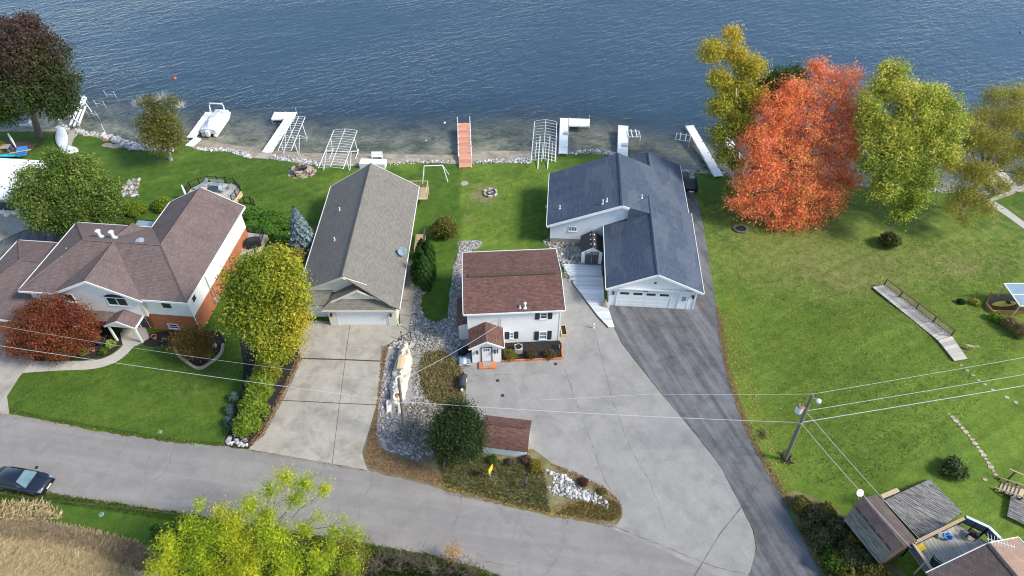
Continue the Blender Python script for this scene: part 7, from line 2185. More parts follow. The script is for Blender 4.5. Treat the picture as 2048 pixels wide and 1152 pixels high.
def tree(name, lab, cat, base_px, ctr_px, blobs, n, size, pal, seed, trunk_r=.2, bark='bark', leaf='leaf', tone=None, spread=.3, flat=.5, aspect=.6, per=9, shell=(.45, 1.0), grp=None, squash=.9, bare=0, off_amp=.35, twigs=0, outw=.7, up=.15, yshift=0.0, gain=FOL, spray=.22, bareblobs=()):
    n = int(n * 1.7); size = size * .70
    R = np.random.default_rng(seed); rs = random.Random(seed)
    b = g(*base_px)
    ctr = PV(ctr_px[0], ctr_px[1], b.y + yshift)
    dep = (ctr - CAMP).dot(FWD)
    t = thing(name, lab, cat, b, 0, grp)
    C, Rd = [], []
    for q in blobs:
        px, py, rp = q[:3]
        off = q[3] if len(q) > 3 else rs.uniform(-1, 1) * off_amp * rp * dep / FPX
        d = Vector((px - 1024, _c * FPX + _c * (576 - py), -_c * FPX + _c * (576 - py))) / FPX
        p = CAMP + d * (dep + off)
        r = rp * dep / FPX
        gzv = GZ(p.x, p.y)
        if p.z - r * .55 < gzv + .12: p.z = gzv + .12 + r * .55
        C.append(p - b); Rd.append((r, r, r * squash))
    C = np.array([tuple(c) for c in C]); Rd = np.array(Rd)
    nb_ = len(C) - bareblobs if bareblobs else len(C)
    pos, out, bi, k, cc, rr = blob_points(R, C[:nb_], Rd[:nb_], n, per, spread, shell, up)
    pos = pos + out * R.normal(0, spray, (n, 1)) + np.array([0, 0, .5]) * np.abs(R.normal(0, spray, (n, 1)))
    pos[:, 2] = np.maximum(pos[:, 2], .05)
    vs = leaf_quads(R, pos, out, size, aspect, flat, outw)
    f = np.clip(R.uniform(-.1, 1.1, len(cc))[k] * .7 + R.uniform(-.1, 1, len(C))[bi] * .4, 0, 1)
    hgt = (pos[:, 2] - pos[:, 2].min()) / max(.1, np.ptp(pos[:, 2]))
    if tone: f = tone(f, hgt, pos, R)
    cols = pick(R, pal, f, gain=gain) * R.uniform(.68, 1.25, len(cc))[k][:, None]
    quads('crown', vs, cols, M[leaf], t)
    # trunk and limbs
    top = Vector(C.mean(0)); top.z = max(C[:, 2].max() * .8, .5)
    m = MB()
    mid = Vector((top.x * .35, top.y * .35, top.z * .42))
    m.tube([(0, 0, -.25), (0, 0, .15), mid * .5, mid, mid.lerp(top, .5), top], [trunk_r * 1.5, trunk_r * 1.1, trunk_r, trunk_r * .85, trunk_r * .5, trunk_r * .15], 9)
    m.build('trunk', M[bark], t, smooth=True)
    m = MB()
    for c, r in zip(C, Rd):
        s = rs.uniform(.35, .95); st = mid.lerp(top, max(0, s - .35)) if s > .35 else mid
        cv = Vector(c)
        if st.z > cv.z: st = Vector((0, 0, 0)).lerp(mid, min(1, max(.3, cv.z / max(mid.z, .1) * .8)))
        pts, rad = limb_mesh(rs, st, cv, trunk_r * .42)
        m.tube(pts, rad, 5)
        for _ in range(2 + bare):
            e = cv + Vector((rs.uniform(-1, 1) * r[0], rs.uniform(-1, 1) * r[1], rs.uniform(-.5, 1) * r[2])) * .8
            pts, rad = limb_mesh(rs, pts[3] if rs.random() < .5 else cv, e, trunk_r * .16, 3)
            m.tube(pts, rad, 4)
    m.build('limbs', M[bark], t)
    if twigs:
        m = MB()
        for _ in range(twigs):
            i = rs.randrange(nb_ if bareblobs else 0, len(C)); cv = Vector(C[i]); r = Rd[i][0]
            e = cv + Vector((rs.uniform(-1, 1), rs.uniform(-1, 1), rs.uniform(.1, 1))).normalized() * r * rs.uniform(.9, 1.5)
            pts, rad = limb_mesh(rs, cv, e, .02, 3, .5, .2); m.tube(pts, rad, 3, False)
        m.build('twigs', M['barkpale'], t, kind='stuff')
    return t

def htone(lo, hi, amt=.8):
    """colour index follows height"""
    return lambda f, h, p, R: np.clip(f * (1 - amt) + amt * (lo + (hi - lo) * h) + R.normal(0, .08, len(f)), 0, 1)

tree('maple_tree', 'large dark purple green maple at the top left shore', 'tree', (80, 274), (55, 140), [(55, 75, 45), (5, 75, 45), (100, 110, 42), (55, 130, 55), (0, 140, 55), (125, 160, 33), (140, 188, 22), (95, 185, 42), (40, 195, 45), (-15, 205, 45), (-50, 130, 60), (60, 48, 20), (128, 212, 26), (15, 232, 22), (108, 222, 22)],
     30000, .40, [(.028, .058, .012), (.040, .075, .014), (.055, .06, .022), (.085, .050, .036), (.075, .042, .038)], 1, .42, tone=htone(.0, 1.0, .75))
tree('half_bare_tree', 'small olive tree with bare twiggy top left of the pontoon boat', 'tree', (342, 320), (322, 258), [(320, 232, 26), (300, 250, 26), (338, 248, 26), (310, 282, 28), (340, 285, 26), (325, 265, 36), (350, 270, 18), (300, 208, 18), (345, 208, 18), (285, 205, 14), (325, 200, 16), (362, 215, 12), (272, 210, 10)],
     8500, .30, [(.065, .075, .018), (.13, .13, .028), (.17, .155, .04), (.10, .12, .02)], 2, .22, 'barkpale', twigs=260, bareblobs=4, tone=lambda f, h, p, R: f, per=8)
tree('maple_tree', 'broad mid green maple behind the brick house', 'tree', (150, 462), (135, 385), [(120, 328, 26), (168, 335, 26), (70, 362, 33), (120, 375, 45), (175, 375, 40), (213, 400, 30), (58, 412, 28), (110, 425, 40), (165, 425, 42), (205, 430, 28), (130, 452, 24), (85, 440, 25), (42, 395, 20), (226, 372, 15), (98, 310, 12)],
     27000, .34, [(.038, .070, .013), (.062, .105, .018), (.105, .145, .028), (.16, .19, .045)], 3, .3, gain=1.9, per=12)
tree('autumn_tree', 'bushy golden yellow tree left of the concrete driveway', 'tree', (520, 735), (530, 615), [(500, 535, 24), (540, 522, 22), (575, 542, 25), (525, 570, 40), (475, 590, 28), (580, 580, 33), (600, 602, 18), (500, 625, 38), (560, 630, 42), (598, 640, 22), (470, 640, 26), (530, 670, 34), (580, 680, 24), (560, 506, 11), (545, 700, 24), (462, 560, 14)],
     30000, .30, [(.08, .12, .016), (.16, .205, .022), (.27, .28, .028), (.40, .35, .034), (.44, .30, .04)], 4, .2, gain=1.5, per=13, spray=.3, tone=lambda f, h, p, R: np.clip(f * .68 + .09 * (p[:, 0] - p[:, 0].mean()) / p[:, 0].std() + .12 * h, 0, 1))  # tone rises to the right: sunlit side put into the leaf colour
tree('autumn_shrub', 'loose yellow green shrub between the brick and the grey houses', 'shrub', (580, 545), (578, 522), [(560, 510, 16), (590, 515, 16), (575, 530, 18), (598, 540, 14), (545, 515, 12)], 4500, .26, [(.08, .10, .018), (.22, .20, .03), (.40, .30, .05)], 5, .07)
tree('red_maple_shrub', 'spreading dark red Japanese maple in front of the brick house', 'tree', (108, 702), (105, 655), [(105, 612, 28), (62, 640, 33), (140, 635, 33), (170, 652, 26), (95, 660, 42), (40, 670, 28), (150, 680, 33), (80, 692, 33), (186, 672, 14), (30, 698, 18), (120, 702, 24), (72, 612, 14)],
     21000, .22, [(.10, .026, .016), (.17, .042, .022), (.24, .068, .028), (.15, .085, .028)], 6, .16, 'barkpale', flat=.9, per=12, spread=.22, bare=2)
tree('small_maple', 'small bronze green maple in the right mulch bed', 'tree', (388, 715), (385, 686), [(365, 682, 20), (392, 676, 23), (411, 690, 17), (380, 697, 18), (400, 700, 14)], 6500, .2, [(.07, .075, .016), (.14, .095, .022), (.22, .10, .03)], 7, .09)
# spruce, arborvitae, yew: needle trees
def conifer(name, lab, base_px, top_row, r, n, pal, seed, size=.22, taper=1.0, grp=None, droop=.15, shellin=.55, cat='tree', whorl=0.0):
    R = np.random.default_rng(seed); b = g(*base_px); h = h_at(b, top_row)
    t = thing(name, lab, cat, b, 0, grp)
    u = R.uniform(0, 1, n) ** (1 / 1.4) if taper >= 1 else R.uniform(0, 1, n)
    z = (1 - u) * h if taper >= 1 else u * h
    if whorl: z = z + .25 * whorl * np.sin(z / whorl * 2 * np.pi) * .6
    f = np.clip(1 - z / h, 0, 1)
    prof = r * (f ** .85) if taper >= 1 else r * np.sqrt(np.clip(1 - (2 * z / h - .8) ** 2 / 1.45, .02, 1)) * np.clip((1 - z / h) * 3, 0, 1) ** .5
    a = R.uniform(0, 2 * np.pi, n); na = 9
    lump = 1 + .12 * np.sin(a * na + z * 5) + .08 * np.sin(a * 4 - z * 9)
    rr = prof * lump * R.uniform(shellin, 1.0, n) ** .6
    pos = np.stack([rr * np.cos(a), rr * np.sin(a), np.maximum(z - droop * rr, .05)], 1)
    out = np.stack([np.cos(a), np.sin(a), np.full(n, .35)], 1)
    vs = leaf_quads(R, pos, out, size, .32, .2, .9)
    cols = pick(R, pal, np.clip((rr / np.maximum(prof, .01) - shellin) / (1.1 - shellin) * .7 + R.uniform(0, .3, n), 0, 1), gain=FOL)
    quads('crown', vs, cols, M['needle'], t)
    MB().tube([(0, 0, -.2), (0, 0, h * .5), (0, 0, h * .96)], [r * .09, r * .06, .01], 7).build('trunk', M['bark'], t)
    return t
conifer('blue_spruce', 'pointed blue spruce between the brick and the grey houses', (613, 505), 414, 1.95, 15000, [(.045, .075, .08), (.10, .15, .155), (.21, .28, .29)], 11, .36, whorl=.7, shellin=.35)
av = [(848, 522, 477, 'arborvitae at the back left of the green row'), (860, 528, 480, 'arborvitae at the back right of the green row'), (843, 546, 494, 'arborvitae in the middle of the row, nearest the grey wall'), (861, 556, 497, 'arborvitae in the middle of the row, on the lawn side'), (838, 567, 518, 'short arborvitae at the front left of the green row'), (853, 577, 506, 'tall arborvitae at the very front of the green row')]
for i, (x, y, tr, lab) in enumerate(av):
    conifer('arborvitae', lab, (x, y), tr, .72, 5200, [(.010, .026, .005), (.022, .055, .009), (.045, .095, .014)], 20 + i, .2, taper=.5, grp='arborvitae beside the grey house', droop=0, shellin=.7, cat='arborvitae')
tree('yew_bush', 'big dark green yew bush left of the roadside shed', 'bush', (915, 908), (915, 862), [(915, 860, 45), (893, 868, 33), (940, 868, 33), (915, 828, 26), (920, 888, 38), (885, 893, 22), (946, 898, 20), (898, 838, 22), (938, 838, 20)], 22000, .26, [(.010, .020, .007), (.020, .038, .011), (.034, .055, .014)], 30, .15, leaf='needle', aspect=.35, spread=.2, shell=(.6, 1.0), flat=.2, spray=.32, per=14)
def bush(name, lab, px, py, r, n, pal, seed, size=.18, squash=.85, grp=None, cat='shrub', leaf='leaf', lobes=6, aspect=.6, wide=1.0, trunk=.04, shell=(.55, 1.0)):
    """shrub rooted at pixel (px, py): r metres"""
    R = np.random.default_rng(seed); rs = random.Random(seed); b = g(px, py)
    t = thing(name, lab, cat, b, 0, grp)
    C, Rd = [(0, 0, r * squash * .75)], [(r * .75 * wide, r * .75, r * .75 * squash)]
    for i in range(lobes):
        a = 2 * math.pi * i / lobes + rs.uniform(-.3, .3); q = r * rs.uniform(.38, .6)
        C.append((math.cos(a) * q * wide, math.sin(a) * q, r * squash * rs.uniform(.45, .85))); s = r * rs.uniform(.38, .52); Rd.append((s, s, s * squash))
    pos, out, bi, k, cc, rr = blob_points(R, C, Rd, n, 7, .07 * r + .02, shell, .3)
    pos[:, 2] = np.maximum(pos[:, 2], .03)
    f = R.uniform(0, 1, len(cc))[k] * .6 + R.uniform(0, .4, n)
    quads('foliage', leaf_quads(R, pos, out, size, aspect, .5, .7), pick(R, pal, f, gain=FOL), M[leaf], t)
    m = MB()
    for i in range(5):
        c = Vector(C[(i + 1) % len(C)]); m.tube([(0, 0, -.1), c * .5, c], [trunk, trunk * .7, trunk * .3], 5)
    m.build('stems', M['bark'], t)
    return t
GRN = [(.03, .065, .010), (.065, .115, .016), (.13, .17, .025)]; LIME = [(.07, .13, .015), (.15, .22, .024), (.26, .31, .038)]; GOLD = [(.075, .08, .018), (.16, .145, .03), (.27, .22, .045)]; SCRUB = [(.05, .055, .022), (.10, .105, .04), (.18, .165, .08)]; DARK = [(.016, .03, .009), (.032, .055, .014), (.07, .085, .02)]
for i, (x, y, r, lab) in enumerate(((560, 722, 1.55, 'green hedge shrub nearest the golden tree'), (540, 755, 1.5, 'hedge shrub second from the golden tree'), (526, 790, 1.5, 'middle hedge shrub beside the concrete drive'), (513, 826, 1.4, 'hedge shrub second from the road end'), (502, 862, 1.35, 'lime hedge shrub at the road end of the row'))):
    bush('hedge_shrub', lab, x, y, r, 5600, LIME if i > 1 else [(.07, .10, .014), (.18, .20, .024), (.30, .27, .035)], 40 + i, .2, 1.15, 'hedge along the concrete drive')
for i, (x, y, lab) in enumerate(((473, 800, 'blue green juniper at the top of the mulch strip'), (466, 825, 'blue green juniper in the middle of the mulch strip'), (463, 848, 'blue green juniper at the road end of the mulch strip'))):
    bush('juniper_shrub', lab, x, y, .62, 2200, [(.04, .065, .055), (.08, .115, .095), (.13, .17, .14)], 50 + i, .13, 1.1, 'junipers on the mulch strip', leaf='needle', aspect=.35)
bush('round_shrub', 'round golden olive shrub on the dark lawn by the grey house', 890, 472, 1.55, 9000, [(.055, .06, .014), (.12, .12, .024), (.24, .22, .042)], 60, .2, 1.15)
bush('boxwood', 'long clipped green hedge right of the green maple', 270, 425, 1.25, 6500, LIME, 61, .16, .75, wide=1.9, shell=(.75, 1.0))
bush('boxwood', 'rounded clipped green hedge beside the mauve roof', 330, 418, 1.15, 4500, LIME, 62, .16, .9, wide=1.2, shell=(.75, 1.0))
for i, (x, y, r, lab) in enumerate(((510, 432, 1.25, 'spreading bright juniper nearest the octagonal patio'), (543, 440, 1.35, 'spreading bright juniper in the middle of the slope'), (573, 452, 1.2, 'spreading bright juniper at the spruce side'), (535, 466, 1.25, 'spreading bright juniper above the grill deck'), (566, 482, 1.1, 'spreading bright juniper at the foot of the slope'), (505, 456, 1.0, 'spreading bright juniper touching the brick house wall'))):
    bush('spreading_juniper', lab, x, y, r, 5200, [(.025, .07, .010), (.055, .135, .016), (.11, .21, .028)], 65 + i, .24, .5, 'spreading junipers between the houses', leaf='needle', aspect=.3, wide=1.25, lobes=8)
for i, (x, y, r, pal, lab) in enumerate(((1020, 716, .72, GOLD, 'yellow green shrub by the entry in the planting bed'), (1063, 714, .62, [(.05, .035, .02), (.11, .07, .035), (.15, .10, .05)], 'thin brown shrub in the middle of the planting bed'), (1100, 714, .62, [(.05, .04, .018), (.12, .08, .035), (.17, .12, .05)], 'thin brown shrub at the corner of the planting bed'))):
    bush('bed_shrub', lab, x, y, r, 2400 if i == 0 else 1300, pal, 75 + i, .13, 1.0, aspect=.35)
for i, (x, y, r, pal, lab) in enumerate(((224, 692, .55, [(.16, .24, .03), (.32, .38, .07)], 'lime yellow hosta beside the front path'), (168, 707, .5, LIME, 'bright green plant beside the left front path'), (209, 706, .5, GRN, 'dark green low plant beside the front path'), (422, 714, .45, LIME, 'round green plant at the stone edging'), (200, 680, .4, GRN, 'green plant behind the dark pot'), (237, 664, .35, GRN, 'green plant under the porch roof'), (102, 718, .35, LIME, 'small green plant at the edge of the left bed'))):
    bush('bed_plant', lab, x, y, r, 700, pal, 80 + i, .15, .7, aspect=.7)
bush('lawn_shrub', 'dark rounded shrub on the right lawn below the lime tree', 1775, 490, 1.35, 4500, [(.03, .04, .012), (.07, .075, .02), (.12, .11, .03)], 90, .2, .8)
bush('lawn_shrub', 'dark green ragged shrub on the lower right lawn', 1903, 945, 1.1, 3600, [(.03, .055, .018), (.07, .10, .03), (.15, .17, .05)], 91, .2, .75)
bush('golden_shrub', 'small golden shrub at the far left edge by the water', 0, 305, 1.1, 2000, [(.25, .25, .02), (.45, .38, .03)], 92, .22)
for i, (x, y, r, pal) in enumerate(((1600, 1015, .8, GOLD), (1625, 1040, 1.0, SCRUB), (1650, 1030, .8, GOLD), (1640, 1085, 1.1, SCRUB), (1670, 1065, 1.0, SCRUB), (1690, 1120, 1.2, SCRUB), (1660, 1130, 1.1, GRN), (1725, 1130, 1.1, SCRUB), (1700, 1090, .9, GOLD), (1745, 1160, 1.2, GOLD), (1690, 1160, 1.0, GOLD), (1612, 1060, .7, SCRUB))):
    bush('scrub_bush', ['tangled scrub bush at the head of the brush beside the dark drive', 'dark scrub bush third down the drive edge', 'yellowish scrub bush against the lawn', 'dark scrub bush halfway down the drive edge', 'dark scrub bush close to the weathered shake side', 'broad dark scrub bush under the shake side', 'green scrub bush at the bottom of the drive edge', 'dark scrub bush below the weathered shed corner', 'yellow scrub bush at the middle of the shake side', 'golden scrub bush at the bottom edge under the shed', 'golden scrub bush at the bottom edge by the drive', 'small dark scrub bush right on the drive edge'][i], x, y, r, 2600, pal, 100 + i, .2, .95, 'scrub beside the dark drive')
for i, (x, y, r, pal, lab) in enumerate(((1165, 968, .5, [(.06, .03, .02), (.12, .06, .035)], 'brown withered bush on the rock island'), (1072, 935, .65, [(.14, .12, .02), (.28, .2, .03)], 'golden bush at the left of the rock island'), (1050, 922, .5, [(.08, .06, .035), (.15, .11, .07)], 'grey brown bush by the roadside shed corner'), (985, 922, .5, GRN, 'green weeds along the roadside shed wall'), (1020, 926, .4, [(.09, .07, .05), (.16, .13, .1)], 'grey weeds in front of the roadside shed'), (1205, 985, .35, GOLD, 'low golden weeds at the tip of the rock island'))):
    bush('verge_bush', lab, x, y, r, 1300, pal, 120 + i, .14, .8, aspect=.4)
for i, (x, y, r, lab) in enumerate(((2015, 655, .8, 'tall tan ornamental grass clump left of the right edge'), (2040, 672, .9, 'tall tan ornamental grass clump at the right edge'), (1990, 640, .7, 'bright green plant clump beside the sand box'), (1948, 608, .5, 'golden plant clump left of the kayak'), (1920, 606, .4, 'low dark plant clump at the left of the flower bed'))):
    bush('grass_clump', lab, x, y, r, 2400, [[(.16, .12, .05), (.34, .27, .13)], [(.14, .11, .05), (.32, .25, .12)], LIME, [(.20, .20, .03), (.38, .33, .05)], DARK][i], 130 + i, .26 if i < 2 else .16, 1.1 if i < 2 else .7, aspect=.15 if i < 2 else .6)

# tall trees of the right shore
tree('sycamore_tree', 'tall thin yellowing sycamore over the white docks', 'tree', (1470, 372), (1475, 220), [(1465, 72, 20), (1425, 105, 28), (1470, 112, 24), (1500, 140, 33), (1440, 160, 26), (1475, 190, 38), (1440, 215, 26), (1508, 200, 30), (1478, 248, 36), (1440, 270, 24), (1450, 312, 20), (1472, 330, 14), (1462, 385, 12)],
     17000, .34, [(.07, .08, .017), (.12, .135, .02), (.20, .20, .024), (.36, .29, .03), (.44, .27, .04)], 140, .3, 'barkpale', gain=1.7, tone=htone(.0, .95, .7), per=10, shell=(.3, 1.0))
tree('green_tree', 'dark green tree top behind the red maple', 'tree', (1565, 352), (1560, 165), [(1560, 165, 30), (1532, 172, 18), (1588, 152, 20), (1550, 190, 24)], 6000, .32, [(.025, .05, .010), (.05, .085, .014), (.09, .12, .02)], 141, .22)
tree('red_maple', 'large orange red maple on the right lawn', 'tree', (1562, 400), (1590, 300), [(1640, 150, 28), (1690, 165, 33), (1600, 190, 33), (1660, 210, 45), (1700, 230, 33), (1560, 230, 33), (1610, 260, 50), (1680, 280, 45), (1530, 280, 38), (1580, 320, 50), (1650, 340, 48), (1706, 300, 26), (1530, 350, 38), (1600, 390, 45), (1660, 400, 34), (1540, 410, 33), (1482, 412, 22), (1462, 408, 13), (1590, 440, 28), (1550, 452, 18), (1698, 360, 25), (1525, 195, 16), (1718, 252, 18), (1632, 438, 18), (1508, 424, 20), (1620, 135, 14), (1545, 225, 40, -1.5), (1512, 282, 38, -1.0), (1502, 340, 36), (1488, 375, 26), (1575, 185, 30, -1.0)],
     46000, .30, [(.34, .16, .045), (.47, .165, .055), (.54, .18, .075), (.57, .17, .115), (.54, .25, .085), (.42, .22, .06)], 142, .36, per=16, spread=.24, spray=.4, bare=1, gain=1.75)
tree('lime_tree', 'lime green and yellow tree right of the red maple', 'tree', (1800, 425), (1825, 280), [(1790, 150, 28), (1762, 180, 28), (1800, 190, 33), (1745, 222, 24), (1850, 200, 33), (1890, 212, 28), (1830, 240, 45), (1890, 260, 38), (1918, 240, 18), (1780, 270, 45), (1850, 300, 45), (1900, 305, 22), (1790, 330, 42), (1840, 360, 33), (1770, 380, 30), (1828, 400, 26), (1800, 428, 20), (1870, 182, 13), (1737, 290, 18), (1770, 140, 12), (1735, 250, 24), (1738, 330, 22), (1730, 200, 16)],
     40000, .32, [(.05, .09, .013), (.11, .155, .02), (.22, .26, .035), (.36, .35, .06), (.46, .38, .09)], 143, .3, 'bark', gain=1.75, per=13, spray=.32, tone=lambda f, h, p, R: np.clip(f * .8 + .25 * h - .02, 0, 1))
tree('willow_tree', 'loose olive willow at the right edge of the shore', 'tree', (1925, 420), (1985, 290), [(1990, 195, 26), (2030, 192, 26), (1962, 232, 26), (2010, 240, 38), (2050, 240, 38), (1942, 290, 26), (1990, 290, 36), (2040, 300, 33), (1932, 340, 28), (1962, 350, 30), (2005, 325, 18), (1922, 390, 26), (1948, 400, 26), (1903, 418, 18), (1930, 438, 16), (2080, 280, 40), (1900, 330, 22), (1962, 280, 28), (2000, 372, 22), (1975, 420, 18), (2048, 350, 26), (1940, 250, 22)],
     34000, .30, [(.08, .085, .018), (.15, .155, .026), (.25, .225, .04), (.32, .27, .055)], 144, .26, gain=1.85, aspect=.35, flat=.1, per=8, spread=.34, shell=(.2, 1.0), twigs=150)
# locust at the bottom of the picture
tree('locust_tree', 'bright yellow green locust tree below the road', 'tree', (520, 1140), (500, 1060), [(570, 958, 20), (610, 972, 22), (648, 980, 15), (540, 985, 18), (592, 1000, 20), (500, 1010, 20), (400, 1008, 9), (440, 1026, 15), (470, 1040, 27), (530, 1040, 28), (380, 1050, 22), (420, 1070, 33), (480, 1090, 38), (550, 1080, 33), (610, 1060, 20), (690, 1040, 8), (700, 1064, 11), (340, 1092, 28), (400, 1120, 38), (330, 1140, 30), (500, 1140, 38), (575, 1130, 33), (630, 1110, 20), (450, 1170, 40), (360, 1180, 36), (560, 1180, 34), (640, 1035, 13), (668, 1068, 15), (718, 1075, 12), (662, 1100, 20), (640, 1142, 28), (700, 1130, 20)],
     33000, .24, [(.12, .20, .014), (.25, .34, .020), (.40, .45, .026), (.48, .43, .03)], 150, .11, 'bark', spray=.3, per=16, spread=.17, aspect=.3, shell=(.25, 1.0), twigs=50)
tree('young_locust', 'thin olive sapling right of the bright locust', 'tree', (700, 1120), (690, 1090), [(690, 1085, 20), (720, 1110, 22), (660, 1120, 24), (700, 1140, 26), (735, 1080, 8)], 4500, .17, [(.07, .085, .016), (.15, .16, .022), (.30, .24, .03)], 151, .06, per=10, spread=.16, aspect=.35, twigs=60)
tree('small_orange_sapling', 'small orange leaved sapling at the lower road edge', 'tree', (905, 1118), (905, 1102), [(905, 1098, 9), (898, 1108, 7), (914, 1110, 6)], 350, .14, [(.35, .16, .03), (.5, .28, .04)], 152, .025)
rs = random.Random(99)
for i, (x, y, s) in enumerate(((770, 1125, 1.1), (800, 1140, 1.3), (838, 1130, 1.2), (870, 1145, 1.3), (905, 1140, 1.1), (940, 1152, 1.2), (745, 1150, 1.2))):
    b = g(x, y); t = thing('bare_shrub', ['bare grey shrub beside the olive sapling', 'bare grey shrub second along the lower verge', 'bare grey shrub third along the lower verge', 'bare grey shrub fourth along the lower verge', 'bare grey shrub near the orange sapling', 'bare grey shrub at the right end of the lower verge', 'bare grey shrub under the olive sapling at the bottom edge'][i], 'shrub', b, 0, 'bare shrubs along the lower verge')
    m = MB()
    for k in range(26):
        a = rs.uniform(0, 6.28); q = Vector((math.cos(a) * rs.uniform(.1, 1), math.sin(a) * rs.uniform(.1, 1), rs.uniform(.6, 1.4))) * s
        pts, rad = limb_mesh(rs, Vector((0, 0, 0)), q, .022, 4, .5, .3); m.tube(pts, rad, 3, False)
        for _ in range(4):
            e = q * rs.uniform(.5, 1) + Vector((rs.uniform(-1, 1), rs.uniform(-1, 1), rs.uniform(0, 1))) * .45 * s; m.tube([q * .7, (q * .7).lerp(e, .5) + Vector((0, 0, .05)), e], [.012, .009, .004], 3, False)
    m.build('stems', M['bark'], t)
    R = np.random.default_rng(200 + i); n = 220
    pos = R.normal(0, .45 * s, (n, 3)); pos[:, 2] = np.abs(pos[:, 2]) + .2
    quads('foliage', leaf_quads(R, pos, pos * 0, .13), pick(R, DARK, R.uniform(0, 1, n)), M['leaf'], t)

# ------------------------------------------------------------------ stones, leaves and grass that nobody could count
ICO = [(0, -.53, .85), (0, .53, .85), (0, .53, -.85), (0, -.53, -.85), (.53, .85, 0), (-.53, .85, 0), (-.53, -.85, 0), (.53, -.85, 0), (.85, 0, .53), (.85, 0, -.53), (-.85, 0, -.53), (-.85, 0, .53)]
ICF = [(0, 8, 1), (0, 1, 11), (1, 4, 5), (1, 8, 4), (1, 5, 11), (0, 11, 6), (0, 6, 7), (0, 7, 8), (2, 4, 9), (2, 5, 4), (2, 9, 3), (2, 3, 10), (2, 10, 5), (3, 6, 10), (3, 7, 6), (3, 9, 7), (4, 8, 9), (5, 10, 11), (6, 11, 10), (7, 9, 8)]
def sample(R, pxpoly, n):
    poly = [g(a, b) for a, b in pxpoly]
    xs = [p.x for p in poly]; yy = [p.y for p in poly]; out = np.zeros((0, 2))
    while len(out) < n:
        q = np.stack([R.uniform(min(xs), max(xs), n * 3), R.uniform(min(yy), max(yy), n * 3)], 1)
        out = np.concatenate([out, q[in_poly(q[:, 0], q[:, 1], [(p.x, p.y) for p in poly])]])
    return out[:n]
STONE = [(.13, .115, .10), (.26, .24, .21), (.40, .38, .35), (.55, .53, .50)]; WHITE = [(.16, .15, .14), (.36, .35, .33), (.52, .51, .49), (.66, .65, .63)]
def rocks(name, zones, seed, pal, kind='stuff'):
    R = np.random.default_rng(seed); V = []; Cc = []; ico = np.array(ICO); F = np.array(ICF)
    for poly, n, s0, s1 in zones:
        p = sample(R, poly, n); s = R.uniform(s0, s1, n) * R.choice([.45, .7, 1, 1, 1.5], n)
        sc = s[:, None] * R.uniform(.55, 1.15, (n, 3)) * np.array([1, .8, .6])
        a = R.uniform(0, 6.28, n); ca, sa = np.cos(a), np.sin(a)
        v = ico[None] * sc[:, None, :] * R.uniform(.8, 1.15, (n, 12, 1))
        x = v[:, :, 0] * ca[:, None] - v[:, :, 1] * sa[:, None]; y = v[:, :, 0] * sa[:, None] + v[:, :, 1] * ca[:, None]
        z = v[:, :, 2] + (gz(p[:, 0], p[:, 1]) + .02 + sc[:, 2] * .4)[:, None]
        v = np.stack([x + p[:, :1], y + p[:, 1:], z], 2)
        V.append(v[:, F].reshape(-1, 3)); Cc.append(np.repeat(pick(R, pal, R.uniform(0, 1, n), .2), 20, 0))
    return quads(name, np.concatenate(V), np.concatenate(Cc), M['rock'], kind=kind, nv=3)
rocks('gravel', [([(921, 484), (961, 483), (953, 498), (926, 512), (926, 700), (910, 718), (895, 690), (898, 608), (906, 546), (917, 500)], 2300, .07, .12),
                 ([(832, 577), (856, 577), (845, 592), (842, 610), (849, 634), (870, 645), (896, 640), (905, 700), (880, 705), (850, 705), (830, 700), (815, 690), (776, 700), (780, 688), (818, 664)], 2600, .06, .12),
                 ([(770, 720), (800, 700), (795, 780), (785, 815), (820, 815), (835, 740), (850, 705), (838, 745), (848, 790), (880, 815), (870, 830), (868, 900), (835, 922), (775, 900), (756, 870)], 3600, .06, .12)], 301, STONE)
rocks('river_rock', [([(1088, 484), (1110, 475), (1162, 472), (1160, 528), (1130, 528), (1152, 566), (1136, 562), (1117, 512)], 1500, .09, .17), ([(243, 394), (246, 372), (264, 358), (283, 359), (274, 378), (278, 394)], 320, .12, .22), ([(534, 516), (540, 500), (572, 502), (566, 516)], 160, .12, .2)], 302, STONE)
rocks('island_stone', [([(1090, 940), (1130, 950), (1150, 968), (1190, 985), (1222, 1008), (1215, 1018), (1160, 1000), (1105, 992), (1095, 975), (1110, 960)], 520, .07, .16), ([(448, 882), (470, 868), (500, 878), (494, 893), (460, 892)], 60, .1, .22)], 303, WHITE)
rocks('shore_rock', [([(150, 258), (168, 262), (225, 273), (262, 284), (345, 297), (348, 303), (262, 300), (232, 287), (200, 272), (160, 270)], 620, .18, .34), ([(116, 252), (140, 254), (138, 262), (116, 262)], 80, .18, .3),
                     ([(384, 296), (410, 303), (454, 303), (494, 316), (505, 318), (500, 308), (456, 297), (412, 296)], 380, .1, .2), ([(540, 318), (590, 323), (640, 334), (640, 326), (590, 316), (545, 311)], 300, .1, .2), ([(600, 322), (640, 318), (640, 326), (600, 330)], 60, .1, .18),
                     ([(944, 322), (1000, 319), (1062, 318), (1062, 327), (1000, 326), (944, 328)], 420, .1, .18), ([(1136, 306), (1160, 301), (1200, 300), (1240, 308), (1262, 320), (1258, 326), (1230, 315), (1196, 306), (1150, 309)], 520, .12, .2),
                     ([(1300, 336), (1385, 342), (1388, 347), (1300, 342)], 220, .1, .2), ([(1378, 344), (1386, 344), (1393, 386), (1384, 386)], 200, .1, .18), ([(1390, 341), (1500, 349), (1700, 366), (1950, 385), (1950, 390), (1700, 371), (1500, 355), (1390, 346)], 420, .1, .22), ([(775, 326), (830, 322), (915, 320), (915, 325), (830, 328), (775, 331)], 160, .08, .16)], 304, WHITE)
